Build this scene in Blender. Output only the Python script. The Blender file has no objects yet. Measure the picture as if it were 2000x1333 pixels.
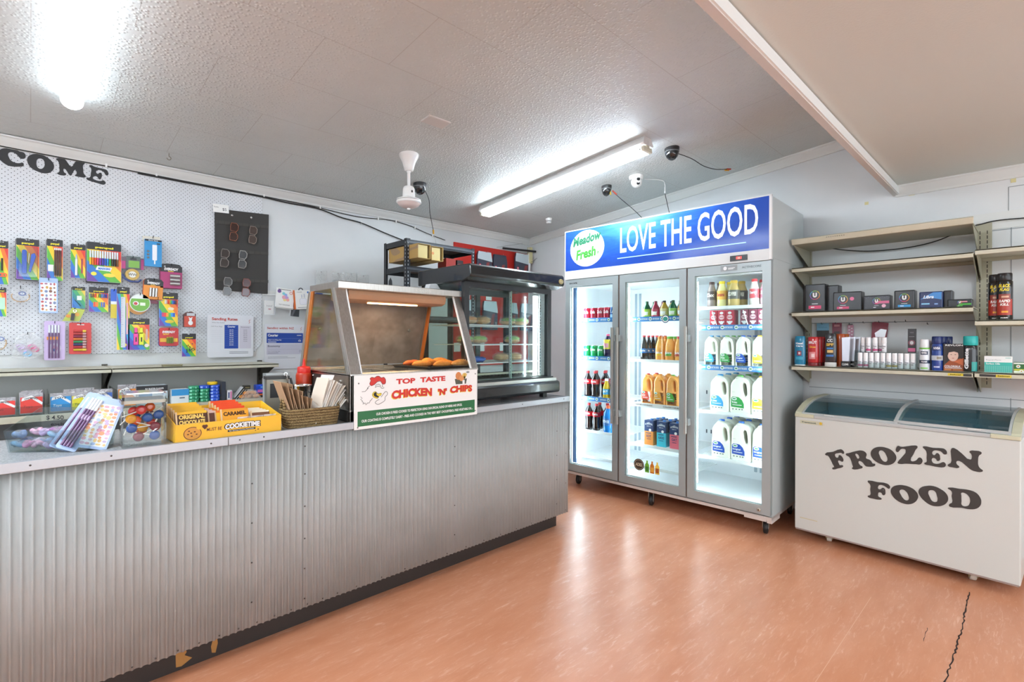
import bpy, math, random, re
from mathutils import Matrix, Vector
random.seed(7)
SC = bpy.context.scene
COL = SC.collection
PI = math.pi
R = math.radians

# ---------------------------------------------------------------- camera
CAM_H = 1.27
yaw = math.atan2(1030, 984)
roll = R(0.2)
fw = Vector((math.cos(yaw), math.sin(yaw), 0))
rt = Vector((math.sin(yaw), -math.cos(yaw), 0))
up = Vector((0, 0, 1))
cr_, sr_ = math.cos(roll), math.sin(roll)
cx_, cy_ = rt * cr_ + up * sr_, rt * -sr_ + up * cr_
cd = bpy.data.cameras.new('camera')
cd.sensor_width = 36
cd.lens = 984 / 2000 * 36
cd.shift_y = -0.0025
cd.clip_start = 0.05
cam = bpy.data.objects.new('camera', cd)
COL.objects.link(cam)
m3 = Matrix((cx_, cy_, -fw)).transposed()
cam.matrix_world = Matrix.Translation((0, 0, CAM_H)) @ m3.to_4x4()
SC.camera = cam

# ---------------------------------------------------------------- world, exposure, big lights
w = bpy.data.worlds.new('world')
SC.world = w
w.use_nodes = True
bg = w.node_tree.nodes['Background']
bg.inputs[0].default_value = (0.86, 0.93, 1.0, 1)
bg.inputs[1].default_value = 1.6
vs = SC.view_settings
vs.view_transform = 'Standard'
vs.look = 'None'
vs.exposure = 1.3
vs.gamma = 1
vs.use_curve_mapping = False
SC.cycles.use_denoising = True
SC.cycles.max_bounces = 8
SC.cycles.transparent_max_bounces = 24
SC.cycles.caustics_reflective = False
SC.cycles.caustics_refractive = False
SC.cycles.sample_clamp_indirect = 6

def area(name, loc, rot, sx, sy, power, color):
    l = bpy.data.lights.new(name, 'AREA')
    l.shape = 'RECTANGLE'; l.size = sx; l.size_y = sy
    l.energy = power; l.color = color
    o = bpy.data.objects.new(name, l)
    o.location = loc; o.rotation_euler = rot
    COL.objects.link(o)
    return o
# added fill from behind the camera, shaped as daylight from an assumed shop front
area('front_fill_light', (0.6, -3.05, 1.5), (R(-90), 0, 0), 6.0, 2.2, 190, (0.86, 0.96, 1.0))

# ---------------------------------------------------------------- materials
MATS = {}
def lin(c):
    c = c / 255.0
    return c / 12.92 if c <= 0.04045 else ((c + 0.055) / 1.055) ** 2.4
def rgb(h):
    return (lin(int(h[0:2], 16)), lin(int(h[2:4], 16)), lin(int(h[4:6], 16)), 1)
def mat(h, rough=0.5, metal=0.0, emis=0.0, coat=0.0, name=None):
    key = (h, rough, metal, emis, coat)
    if key in MATS: return MATS[key]
    m = bpy.data.materials.new(name or 'paint_' + h)
    m.use_nodes = True
    b = m.node_tree.nodes['Principled BSDF']
    b.inputs['Base Color'].default_value = rgb(h)
    b.inputs['Roughness'].default_value = rough
    b.inputs['Metallic'].default_value = metal
    if emis:
        b.inputs['Emission Color'].default_value = rgb(h)
        b.inputs['Emission Strength'].default_value = emis
    if coat: b.inputs['Coat Weight'].default_value = coat
    MATS[key] = m
    return m
def glass(h='f4fbfa', rough=0.02, refl=1.0, name='thin_glass'):
    key = ('g', h, rough, refl)
    if key in MATS: return MATS[key]
    m = bpy.data.materials.new(name); m.use_nodes = True
    nt = m.node_tree; nt.nodes.clear()
    out = nt.nodes.new('ShaderNodeOutputMaterial')
    mix = nt.nodes.new('ShaderNodeMixShader')
    tr = nt.nodes.new('ShaderNodeBsdfTransparent'); tr.inputs[0].default_value = rgb(h)
    gl = nt.nodes.new('ShaderNodeBsdfGlossy'); gl.inputs['Roughness'].default_value = rough
    lw = nt.nodes.new('ShaderNodeLayerWeight'); lw.inputs[0].default_value = 0.5
    pw = nt.nodes.new('ShaderNodeMath'); pw.operation = 'POWER'; pw.inputs[1].default_value = 5
    mu = nt.nodes.new('ShaderNodeMath'); mu.operation = 'MULTIPLY_ADD'; mu.inputs[1].default_value = 0.7 * min(refl, 1.3); mu.inputs[2].default_value = 0.03 * refl
    nt.links.new(lw.outputs['Facing'], pw.inputs[0]); nt.links.new(pw.outputs[0], mu.inputs[0]); nt.links.new(mu.outputs[0], mix.inputs[0])
    nt.links.new(tr.outputs[0], mix.inputs[1]); nt.links.new(gl.outputs[0], mix.inputs[2])
    nt.links.new(mix.outputs[0], out.inputs[0])
    MATS[key] = m
    return m
def film(h, alpha, rough=0.15, name='plastic_film'):
    key = ('f', h, alpha, rough)
    if key in MATS: return MATS[key]
    m = bpy.data.materials.new(name); m.use_nodes = True
    nt = m.node_tree
    b = nt.nodes['Principled BSDF']
    b.inputs['Base Color'].default_value = rgb(h); b.inputs['Roughness'].default_value = rough
    b.inputs['Alpha'].default_value = alpha
    tc = nt.nodes.new('ShaderNodeTexCoord'); n = nt.nodes.new('ShaderNodeTexNoise')
    n.inputs['Scale'].default_value = 38; n.inputs['Distortion'].default_value = 1.5
    bp = nt.nodes.new('ShaderNodeBump'); bp.inputs['Distance'].default_value = 0.02; bp.inputs['Strength'].default_value = 0.9
    nt.links.new(tc.outputs['Object'], n.inputs[0]); nt.links.new(n.outputs[0], bp.inputs['Height']); nt.links.new(bp.outputs[0], b.inputs['Normal'])
    MATS[key] = m
    return m
class NT:
    """tiny node helper"""
    def __init__(s, name, rough=0.5, metal=0.0):
        s.m = bpy.data.materials.new(name); s.m.use_nodes = True
        s.t = s.m.node_tree; s.b = s.t.nodes['Principled BSDF']
        s.b.inputs['Roughness'].default_value = rough; s.b.inputs['Metallic'].default_value = metal
        s.tc = s.t.nodes.new('ShaderNodeTexCoord')
    def n(s, typ, **kw):
        x = s.t.nodes.new(typ)
        for k, v in kw.items():
            if k.startswith('i_'):
                key = k[2:].replace('_', ' ')
                x.inputs[int(key) if key.isdigit() else key].default_value = v
            else: setattr(x, k, v)
        return x
    def l(s, a, b): s.t.links.new(a, b)
    def math(s, op, a, b=None, c=None):
        x = s.t.nodes.new('ShaderNodeMath'); x.operation = op
        for i, v in enumerate((a, b, c)):
            if v is None: continue
            if isinstance(v, (int, float)): x.inputs[i].default_value = v
            else: s.l(v, x.inputs[i])
        return x.outputs[0]
    def mapping(s, scale=(1, 1, 1), loc=(0, 0, 0), rot=(0, 0, 0), out='Object'):
        x = s.n('ShaderNodeMapping'); x.inputs['Scale'].default_value = scale
        x.inputs['Location'].default_value = loc; x.inputs['Rotation'].default_value = rot
        s.l(s.tc.outputs[out], x.inputs[0]); return x.outputs[0]
    def noise(s, vec, scale, detail=3, rough=0.5, dist=0.0):
        x = s.n('ShaderNodeTexNoise'); x.inputs['Scale'].default_value = scale
        x.inputs['Detail'].default_value = detail; x.inputs['Roughness'].default_value = rough
        x.inputs['Distortion'].default_value = dist
        s.l(vec, x.inputs[0]); return x.outputs[0]
    def ramp(s, fac, stops):
        x = s.n('ShaderNodeValToRGB'); s.l(fac, x.inputs[0])
        e = x.color_ramp.elements
        e[0].position, e[0].color = stops[0][0], rgb(stops[0][1])
        e[1].position, e[1].color = stops[-1][0], rgb(stops[-1][1])
        for p, c in stops[1:-1]:
            q = e.new(p); q.color = rgb(c)
        return x.outputs[0]
    def mix(s, fac, a, b):
        x = s.n('ShaderNodeMix', data_type='RGBA')
        if isinstance(fac, (int, float)): x.inputs[0].default_value = fac
        else: s.l(fac, x.inputs[0])
        for i, v in ((6, a), (7, b)):
            if isinstance(v, str): x.inputs[i].default_value = rgb(v)
            else: s.l(v, x.inputs[i])
        return x.outputs[2]
    def color(s, v):
        if isinstance(v, str): s.b.inputs['Base Color'].default_value = rgb(v)
        else: s.l(v, s.b.inputs['Base Color'])
    def bump(s, h, dist=0.002, strength=1.0):
        x = s.n('ShaderNodeBump'); x.inputs['Distance'].default_value = dist; x.inputs['Strength'].default_value = strength
        s.l(h, x.inputs['Height']); s.l(x.outputs[0], s.b.inputs['Normal'])

def m_wall():
    k = NT('white_wall_paint', 0.42)
    v = k.mapping()
    n1 = k.noise(v, 1.6, 4); n2 = k.noise(v, 190, 2)
    k.color(k.ramp(n1, [(0.3, 'd3d6d8'), (0.7, 'e0e2e2')]))
    k.bump(n2, 0.0012, 0.35)
    return k.m
def m_ceiling():
    k = NT('embossed_ceiling_tile', 0.5)
    v = k.mapping()
    vo = k.n('ShaderNodeTexVoronoi', feature='F1'); vo.inputs['Scale'].default_value = 62
    k.l(v, vo.inputs[0])
    h = k.math('SUBTRACT', 1.0, k.math('SMOOTH_MIN', k.math('MULTIPLY', vo.outputs['Distance'], 2.1), 1.0, 0.3))
    base = k.ramp(k.noise(v, 0.9, 3), [(0.3, 'cbd1cf'), (0.7, 'd6dbda')])
    # raised dimples plus the joint grooves between the tiles, running bond 0.614 x 0.4065
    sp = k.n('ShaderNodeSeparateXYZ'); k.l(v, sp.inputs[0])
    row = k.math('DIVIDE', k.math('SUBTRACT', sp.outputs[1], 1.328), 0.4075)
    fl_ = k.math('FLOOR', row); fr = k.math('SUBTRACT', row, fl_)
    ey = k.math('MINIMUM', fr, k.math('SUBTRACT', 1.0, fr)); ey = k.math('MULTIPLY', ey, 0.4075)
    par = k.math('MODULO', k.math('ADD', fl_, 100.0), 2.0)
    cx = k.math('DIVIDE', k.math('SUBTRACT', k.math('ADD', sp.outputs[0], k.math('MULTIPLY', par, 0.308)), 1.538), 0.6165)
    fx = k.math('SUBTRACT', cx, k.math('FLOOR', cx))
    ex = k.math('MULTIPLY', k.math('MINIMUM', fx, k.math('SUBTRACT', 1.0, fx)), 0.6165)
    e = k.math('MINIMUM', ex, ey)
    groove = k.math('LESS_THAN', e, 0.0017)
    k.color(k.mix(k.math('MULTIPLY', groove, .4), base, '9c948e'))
    hh = k.math('SUBTRACT', k.math('MULTIPLY', h, 1.0), k.math('MULTIPLY', groove, 2.0))
    k.bump(hh, 0.0036, 0.68)
    return k.m
def m_soffit():
    k = NT('stippled_soffit', 0.5)
    v = k.mapping()
    k.color('cdd0ca')
    k.bump(k.noise(v, 120, 2), 0.002, 0.35)
    return k.m
def m_floor():
    k = NT('salmon_marbled_lino', 0.27)
    v1 = k.mapping(scale=(1.3, 5.0, 1)); v2 = k.mapping(scale=(7, 40, 1)); v4 = k.mapping(scale=(2.2, 9, 1)); v3 = k.mapping()
    a = k.noise(v1, 1.8, 6, 0.6, 0.15); b = k.noise(v2, 1.8, 8, 0.72, 0.9)
    c = k.ramp(a, [(0.25, 'c07b56'), (0.75, 'd0906e')])
    st = k.ramp(b, [(0.53, '000000'), (0.72, 'ffffff')])
    pat = k.ramp(k.noise(v4, 1.3, 5, 0.6, 0.5), [(0.42, '000000'), (0.68, 'ffffff')])
    c = k.mix(k.math('MULTIPLY', k.math('MULTIPLY', st, k.math('ADD', k.math('MULTIPLY', pat, 0.8), 0.25)), 0.85), c, 'eac2ae')
    c = k.mix(k.math('MULTIPLY', pat, 0.18), c, 'dca58a')
    dk = k.ramp(k.noise(v2, 2.6, 8, 0.74, 0.9), [(0.55, '000000'), (0.8, 'ffffff')])
    c = k.mix(k.math('MULTIPLY', dk, 0.22), c, 'a8603f')
    k.color(c)
    k.l(k.math('ADD', k.math('MULTIPLY', k.noise(v3, 3.0, 5), 0.14), 0.24), k.b.inputs['Roughness'])
    k.bump(k.noise(v3, 45, 3), 0.0008, 0.08)
    return k.m
def m_pegboard():
    k = NT('white_pegboard', 0.4)
    sp = k.n('ShaderNodeSeparateXYZ'); k.l(k.tc.outputs['Object'], sp.inputs[0])
    P = 0.0253
    def dist(ox, oz):
        fx = k.math('DIVIDE', k.math('SUBTRACT', sp.outputs[0], ox), P); fx = k.math('SUBTRACT', fx, k.math('ROUND', fx))
        fz = k.math('DIVIDE', k.math('SUBTRACT', sp.outputs[2], oz), P); fz = k.math('SUBTRACT', fz, k.math('ROUND', fz))
        return k.math('SQRT', k.math('ADD', k.math('MULTIPLY', fx, fx), k.math('MULTIPLY', fz, fz)))
    d = k.math('MINIMUM', dist(-0.1203, 2.2434), dist(-0.1203 + P / 2, 2.2434 + P / 2))
    hole = k.math('LESS_THAN', d, 0.088)
    n = k.ramp(k.noise(k.mapping(), 2.2, 4), [(0.3, 'd2d5da'), (0.7, 'dfe1e4')])
    k.color(k.mix(hole, n, '26272b'))
    return k.m
def m_steel(name='brushed_steel', base='b9b6b0', rough=0.28, sc=(60, 60, 4)):
    k = NT(name, rough, 1.0)
    n = k.noise(k.mapping(scale=sc), 3, 3)
    k.color(k.ramp(n, [(0.1, base), (0.9, 'd6d4cf')]))
    k.bump(n, 0.0003, 0.1)
    return k.m
def m_corrugated():
    k = NT('grey_painted_corrugated_sheet', 0.5, 0.0)
    n = k.noise(k.mapping(), 5, 5, 0.6)
    sp = k.ramp(k.noise(k.mapping(), 160, 2), [(0.70, '000000'), (0.76, 'ffffff')])
    c = k.ramp(n, [(0.3, '9da09e'), (0.7, 'a9abaa')])
    k.color(k.mix(k.math('MULTIPLY', sp, 0.25), c, '8a8480'))
    return k.m
def m_laminate():
    k = NT('speckled_grey_laminate', 0.3)
    n = k.noise(k.mapping(), 210, 3, 0.7)
    k.color(k.ramp(n, [(0.35, '6f7376'), (0.5, '9a9d9f'), (0.65, 'c3c5c6')]))
    return k.m
def m_cream():
    k = NT('cream_enamel', 0.42)
    n = k.noise(k.mapping(), 6, 4)
    c = k.ramp(n, [(0.3, 'c2bda6'), (0.7, 'ccc8b4')])
    k.color(k.mix(k.ramp(k.noise(k.mapping(), 60, 3, 0.7), [(0.66, '000000'), (0.74, 'ffffff')]), c, 'a89f84'))
    return k.m
def m_wicker():
    k = NT('woven_seagrass', 0.75)
    v = k.mapping(scale=(1, 1, 1))
    a = k.n('ShaderNodeTexWave', bands_direction='Z'); a.inputs['Scale'].default_value = 26; a.inputs['Distortion'].default_value = 6; a.inputs['Detail Scale'].default_value = 14
    k.l(v, a.inputs[0])
    k.color(k.ramp(a.outputs['Fac'], [(0.15, '6a5230'), (0.5, 'a08352'), (0.9, 'cdb27c')]))
    k.bump(a.outputs['Fac'], 0.004, 1.0)
    return k.m
def m_black():
    k = NT('black_kick_paint', 0.5)
    n = k.noise(k.mapping(scale=(3, 3, 20)), 9, 5, 0.7)
    k.color(k.ramp(n, [(0.62, '2e2724'), (0.75, '3c3431'), (0.86, '6a5f58')]))
    return k.m
def m_sign():
    k = NT('blue_sky_lightbox_film', 0.12)
    sp = k.n('ShaderNodeSeparateXYZ'); k.l(k.tc.outputs['Object'], sp.inputs[0])
    x = sp.outputs[0]; z = sp.outputs[2]
    n = k.noise(k.mapping(scale=(1.2, 1, 5)), 3, 5, 0.55, 0.8)
    dx = k.math('MULTIPLY', k.math('SUBTRACT', x, 0.72), 1.15)
    dz = k.math('MULTIPLY', k.math('SUBTRACT', z, 2.19), 3.2)
    d = k.math('SQRT', k.math('ADD', k.math('MULTIPLY', dx, dx), k.math('MULTIPLY', dz, dz)))
    d = k.math('ADD', d, k.math('MULTIPLY', k.math('SUBTRACT', n, 0.5), 0.55))
    c = k.ramp(d, [(0.02, '7cbcec'), (0.3, '468ad8'), (0.62, '2a5cba'), (1.0, '1e4296')])
    k.color(c); k.l(c, k.b.inputs['Emission Color']); k.b.inputs['Emission Strength'].default_value = 0.22
    return k.m
def m_food(a, b, name='fried_crumb', sc=60):
    k = NT(name, 0.6)
    n = k.noise(k.mapping(), sc, 5, 0.7)
    k.color(k.ramp(n, [(0.3, a), (0.7, b)])); k.bump(n, 0.004, 0.8)
    return k.m

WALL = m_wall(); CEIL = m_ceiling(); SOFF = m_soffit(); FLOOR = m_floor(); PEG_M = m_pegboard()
STEEL = m_steel(); CORR = m_corrugated(); LAM = m_laminate(); CREAM = m_cream(); WICK = m_wicker(); KICK = m_black(); SIGN = m_sign()
TRIM = mat('dfe0dd', 0.4, name='white_trim_paint')
WHITE = mat('ececec', 0.4); BLACK = mat('17181a', 0.4); PAPER = mat('f2f1ee', 0.7)
ALU = mat('b2b5ba', 0.38, 0.6, name='aluminium'); CHROME = mat('dcdcdc', 0.12, 1.0, name='chrome')
GLASS = glass(); CLEAR = glass('eef4f4', 0.05, 1.6, 'clear_plastic')
WIRE = mat('3b3b3d', 0.35, 0.8, name='dark_wire')
CABLE = mat('161616', 0.5, name='black_cable')

# ---------------------------------------------------------------- mesh helpers
TXT = {}
def text_geo(s, bold=0.0, shear=0.0):
    key = (s, bold, shear)
    if key in TXT: return TXT[key]
    cu = bpy.data.curves.new('lettering', 'FONT')
    cu.body = s; cu.size = 1; cu.offset = bold; cu.shear = shear; cu.resolution_u = 3
    o = bpy.data.objects.new('lettering', cu); COL.objects.link(o)
    dg = bpy.context.evaluated_depsgraph_get()
    me = bpy.data.meshes.new_from_object(o.evaluated_get(dg))
    vs_ = [(v.co.x, v.co.y) for v in me.vertices]
    fs = [tuple(p.vertices) for p in me.polygons]
    bpy.data.objects.remove(o); bpy.data.meshes.remove(me); bpy.data.curves.remove(cu)
    if not vs_: vs_ = [(0, 0), (1, 0), (1, 1)]; fs = [(0, 1, 2)]
    x0 = min(v[0] for v in vs_); x1 = max(v[0] for v in vs_); y0 = min(v[1] for v in vs_); y1 = max(v[1] for v in vs_)
    TXT[key] = ([((v[0] - x0) / max(x1 - x0, 1e-6), (v[1] - y0) / max(y1 - y0, 1e-6)) for v in vs_], fs, (x1 - x0) / max(y1 - y0, 1e-6))
    return TXT[key]
def curve_geo(loops, extrude=0.0, bevel=0.0, smooth=True, res=3):
    """closed 2D loops (x,z) -> verts (x,y,z), faces; front faces at -y"""
    cu = bpy.data.curves.new('shape', 'CURVE'); cu.dimensions = '2D'; cu.fill_mode = 'BOTH'
    cu.extrude = extrude; cu.bevel_depth = bevel; cu.bevel_resolution = 2
    if bevel: cu.offset = -bevel
    cu.resolution_u = res
    for lp in loops:
        if smooth:
            sp = cu.splines.new('BEZIER'); sp.bezier_points.add(len(lp) - 1)
            for i, p in enumerate(lp):
                bp = sp.bezier_points[i]; bp.co = (p[0], p[1], 0); bp.handle_left_type = bp.handle_right_type = 'AUTO'
        else:
            sp = cu.splines.new('POLY'); sp.points.add(len(lp) - 1)
            for i, p in enumerate(lp): sp.points[i].co = (p[0], p[1], 0, 1)
        sp.use_cyclic_u = True
    o = bpy.data.objects.new('shape', cu); COL.objects.link(o)
    dg = bpy.context.evaluated_depsgraph_get()
    me = bpy.data.meshes.new_from_object(o.evaluated_get(dg))
    vs_ = [(v.co.x, -v.co.z, v.co.y) for v in me.vertices]
    fs = [tuple(p.vertices) for p in me.polygons]
    bpy.data.objects.remove(o); bpy.data.meshes.remove(me); bpy.data.curves.remove(cu)
    return vs_, fs
def clip(poly, a, b, c):
    """keep a*x+b*z<=c"""
    out = []
    for i in range(len(poly)):
        p, q = poly[i], poly[(i + 1) % len(poly)]
        dp, dq = a * p[0] + b * p[1] - c, a * q[0] + b * q[1] - c
        if dp <= 0: out.append(p)
        if (dp < 0 < dq) or (dq < 0 < dp):
            t = dp / (dp - dq); out.append((p[0] + t * (q[0] - p[0]), p[1] + t * (q[1] - p[1])))
    return out

class MB:
    def __init__(s):
        s.V = []; s.F = []; s.I = []; s.S = []; s.M = []; s.T = None
    def mi(s, m):
        if m not in s.M: s.M.append(m)
        return s.M.index(m)
    def add(s, vs_, fs, m, smooth=False):
        b = len(s.V); i = s.mi(m)
        if s.T is not None: vs_ = [tuple(s.T @ Vector(v)) for v in vs_]
        s.V.extend(vs_)
        for f in fs:
            s.F.append(tuple(b + k for k in f)); s.I.append(i); s.S.append(smooth)
        return s
    def box(s, x0, x1, y0, y1, z0, z1, m):
        v = [(x0, y0, z0), (x1, y0, z0), (x1, y1, z0), (x0, y1, z0), (x0, y0, z1), (x1, y0, z1), (x1, y1, z1), (x0, y1, z1)]
        return s.add(v, [(0, 3, 2, 1), (4, 5, 6, 7), (0, 1, 5, 4), (1, 2, 6, 5), (2, 3, 7, 6), (3, 0, 4, 7)], m)
    def prism(s, poly, y0, y1, m, smooth=False):
        n = len(poly)
        v = [(p[0], y0, p[1]) for p in poly] + [(p[0], y1, p[1]) for p in poly]
        f = [tuple(range(n)), tuple(range(2 * n - 1, n - 1, -1))]
        s.add(v, f, m)
        b = len(s.V) - 2 * n; i = s.mi(m)
        for k in range(n):
            s.F.append((b + k, b + n + k, b + n + (k + 1) % n, b + (k + 1) % n)); s.I.append(i); s.S.append(smooth)
        return s
    def prismx(s, poly, x0, x1, m):
        n = len(poly)
        v = [(x0, p[0], p[1]) for p in poly] + [(x1, p[0], p[1]) for p in poly]
        f = [tuple(range(n)), tuple(range(2 * n - 1, n - 1, -1))] + [(k, n + k, n + (k + 1) % n, (k + 1) % n) for k in range(n)]
        return s.add(v, f, m)
    def prismz(s, poly, z0, z1, m):
        n = len(poly)
        v = [(p[0], p[1], z0) for p in poly] + [(p[0], p[1], z1) for p in poly]
        f = [tuple(range(n - 1, -1, -1)), tuple(range(n, 2 * n))] + [(k, (k + 1) % n, n + (k + 1) % n, n + k) for k in range(n)]
        return s.add(v, f, m)
    def face(s, poly, y, m):
        return s.add([(p[0], y, p[1]) for p in poly], [tuple(range(len(poly)))], m)
    def rect(s, x0, x1, z0, z1, y, m):
        return s.face([(x0, z0), (x1, z0), (x1, z1), (x0, z1)], y, m)
    def ell(s, cx, cz, rx, rz, y, m, n=18, th=None):
        p = [(cx + rx * math.cos(2 * PI * k / n), cz + rz * math.sin(2 * PI * k / n)) for k in range(n)]
        if th: return s.prism(p, y, y + th, m)
        return s.face(p, y, m)
    def ring(s, cx, cz, r0, r1, y, m, n=20, a0=0, a1=2 * PI):
        v = []; f = []
        for k in range(n + 1):
            a = a0 + (a1 - a0) * k / n
            v += [(cx + r0 * math.cos(a), y, cz + r0 * math.sin(a)), (cx + r1 * math.cos(a), y, cz + r1 * math.sin(a))]
        for k in range(n): f.append((2 * k, 2 * k + 1, 2 * k + 3, 2 * k + 2))
        return s.add(v, f, m)
    def lathe(s, prof, m, n=20, c=(0, 0), sy=1.0, z=0.0, sx=1.0):
        v = []; f = []
        for (r, h) in prof:
            for k in range(n):
                a = 2 * PI * k / n
                v.append((c[0] + sx * r * math.cos(a), c[1] + sy * r * math.sin(a), z + h))
        for j in range(len(prof) - 1):
            for k in range(n):
                f.append((j * n + k, j * n + (k + 1) % n, (j + 1) * n + (k + 1) % n, (j + 1) * n + k))
        s.add(v, f, m, True)
        s.add(v[:n], [tuple(range(n - 1, -1, -1))], m); s.add(v[-n:], [tuple(range(n))], m)
        return s
    def tube(s, pts, r, m, n=8, closed=False):
        pts = [Vector(p) for p in pts]; v = []; f = []; prev = None; L = len(pts)
        for i, p in enumerate(pts):
            if closed: t = pts[(i + 1) % L] - pts[i - 1]
            else: t = pts[min(i + 1, L - 1)] - pts[max(i - 1, 0)]
            t.normalize()
            if prev is None:
                a = Vector((0, 0, 1)) if abs(t.z) < 0.9 else Vector((1, 0, 0))
                u = t.cross(a).normalized()
            else:
                u = (prev - t * prev.dot(t)).normalized()
            prev = u; w_ = t.cross(u)
            rr = r[i] if isinstance(r, (list, tuple)) else r
            for k in range(n):
                a = 2 * PI * k / n
                v.append(tuple(p + (u * math.cos(a) + w_ * math.sin(a)) * rr))
        for i in range(L if closed else L - 1):
            j = (i + 1) % L
            for k in range(n): f.append((i * n + k, i * n + (k + 1) % n, j * n + (k + 1) % n, j * n + k))
        s.add(v, f, m, True)
        if not closed:
            s.add(v[:n], [tuple(range(n - 1, -1, -1))], m); s.add(v[-n:], [tuple(range(n))], m)
        return s
    def sphere(s, c, rx, ry, rz, m, n=14, h=8):
        prof = [(max(math.sin(PI * j / h), 0.02), -math.cos(PI * j / h)) for j in range(h + 1)]
        v = []; f = []
        for (r, z) in prof:
            for k in range(n):
                a = 2 * PI * k / n; v.append((c[0] + rx * r * math.cos(a), c[1] + ry * r * math.sin(a), c[2] + rz * z))
        for j in range(h):
            for k in range(n): f.append((j * n + k, j * n + (k + 1) % n, (j + 1) * n + (k + 1) % n, (j + 1) * n + k))
        f.append(tuple(range(n - 1, -1, -1))); f.append(tuple(range(h * n, h * n + n)))
        return s.add(v, f, m, True)
    def text(s, st, x, z, h, y, m, w=None, bold=0.0, shear=0.0, al='c', rad=None, slope=0.0, arc=None):
        g, fs, asp = text_geo(st, bold, shear)
        W = w if w else h * asp
        ox = x - W / 2 if al == 'c' else (x if al == 'l' else x - W)
        v = []
        for (a, b) in g:
            px, pz = ox + a * W, z + b * h + slope * a * W
            if arc: pz += arc * (1 - (2 * a - 1) ** 2)
            if rad: v.append((rad * math.sin(px / rad), -rad * math.cos(px / rad), pz))
            else: v.append((px, y, pz))
        return s.add(v, fs, m)
    def band(s, r, z0, z1, m, a0=-75, a1=75, n=14, c=(0, 0)):
        v = []; f = []
        for k in range(n + 1):
            a = R(a0 + (a1 - a0) * k / n)
            v += [(c[0] + r * math.sin(a), c[1] - r * math.cos(a), z0), (c[0] + r * math.sin(a), c[1] - r * math.cos(a), z1)]
        for k in range(n): f.append((2 * k, 2 * k + 2, 2 * k + 3, 2 * k + 1))
        return s.add(v, f, m, True)
    def geo(s, g, m, dx=0, dy=0, dz=0, smooth=True, sc=1.0):
        return s.add([(a * sc + dx, b * sc + dy, c * sc + dz) for a, b, c in g[0]], g[1], m, smooth)
    def build(s, name, parent=None, bevel=0.0, seg=2, label=None):
        me = bpy.data.meshes.new(name); me.from_pydata(s.V, [], s.F)
        for m in s.M: me.materials.append(m)
        me.polygons.foreach_set('material_index', s.I); me.polygons.foreach_set('use_smooth', s.S)
        me.update()
        o = bpy.data.objects.new(name, me); COL.objects.link(o)
        if parent: o.parent = parent
        if bevel:
            b = o.modifiers.new('bevel', 'BEVEL'); b.width = bevel; b.segments = seg; b.limit_method = 'ANGLE'; b.angle_limit = R(40)
        if label: o['label'] = label
        return o

def tag(o, label, cat, group=None, kind=None):
    if label: o['label'] = label
    if cat: o['category'] = cat
    if group: o['group'] = group
    if kind: o['kind'] = kind
    return o
def thing(name, label, cat, loc=(0, 0, 0), rz=0.0, group=None, rot=None):
    o = bpy.data.objects.new(name, None); COL.objects.link(o)
    o.empty_display_size = 0.05
    o.location = loc; o.rotation_euler = rot if rot else (0, 0, rz)
    return tag(o, label, cat, group)
def struct(name, mb, bevel=0.0):
    o = mb.build(name, bevel=bevel); o['kind'] = 'structure'; return o
def dup(root, loc, rz=None, label=None, group=None, rot=None):
    r = root.copy(); COL.objects.link(r); r.location = loc
    if rot is not None: r.rotation_euler = rot
    elif rz is not None: r.rotation_euler = (0, 0, rz)
    if label: r['label'] = label
    if group: r['group'] = group
    for ch in list(root.children):
        c = ch.copy(); COL.objects.link(c); c.parent = r
        for g in list(ch.children):
            d = g.copy(); COL.objects.link(d); d.parent = c
    return r
class Proto:
    """first placement moves the prototype itself, later ones copy it"""
    def __init__(s, root): s.root = root; s.used = False
    def put(s, loc, rz=0.0, label=None, group=None, rot=None):
        if not s.used:
            s.used = True; o = s.root; o.location = loc
            o.rotation_euler = rot if rot is not None else (0, 0, rz)
            if label: o['label'] = label
            if group: o['group'] = group
            return o
        return dup(s.root, loc, rz, label, group, rot)
def rrect(x0, x1, z0, z1, r, n=4):
    p = []
    for (cx, cz, a) in ((x1 - r, z0 + r, -90), (x1 - r, z1 - r, 0), (x0 + r, z1 - r, 90), (x0 + r, z0 + r, 180)):
        for k in range(n + 1):
            t = R(a + 90 * k / n); p.append((cx + r * math.cos(t), cz + r * math.sin(t)))
    return p
ORD = ['first', 'second', 'third', 'fourth', 'fifth', 'sixth', 'seventh', 'eighth', 'ninth', 'tenth', 'eleventh', 'twelfth']

# ================================================================ ROOM
XR, YB, XL, YF = 4.15, 4.06, -3.4, -3.1
def zc(y): return 2.406 + 0.0878 * (YB - y)
b = MB(); b.box(XL - .1, XR + .1, YF - .1, YB + .1, -0.1, 0, FLOOR)
CRK = mat('2a1712', 0.8, name='floor_crack_gap')
def crack(pts, w0):
    random.seed(3)
    P = []
    for i in range(len(pts) - 1):
        (x0, y0), (x1, y1) = pts[i], pts[i + 1]
        n = max(2, int(abs(x1 - x0) / 0.02))
        for k in range(n): P.append((x0 + (x1 - x0) * k / n, y0 + (y1 - y0) * k / n + random.uniform(-.0035, .0035)))
    P.append(pts[-1])
    v = []; f = []
    for i, (x, y) in enumerate(P):
        ww = w0 * random.uniform(.5, 1.2)
        v += [(x, y - ww, .0006), (x, y + ww, .0006)]
    for i in range(len(P) - 1): f.append((2 * i, 2 * i + 2, 2 * i + 3, 2 * i + 1))
    b.add(v, f, CRK)
CRACKS = [([(1.2, .235), (1.75, .228), (2.35, .24), (2.9, .232), (3.42, .24)], .0028), ([(2.72, .335), (2.86, .338)], .001), ([(1.95, .185), (2.02, .187)], .0008)]
for pts, ww in CRACKS: crack(pts, ww)
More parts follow.
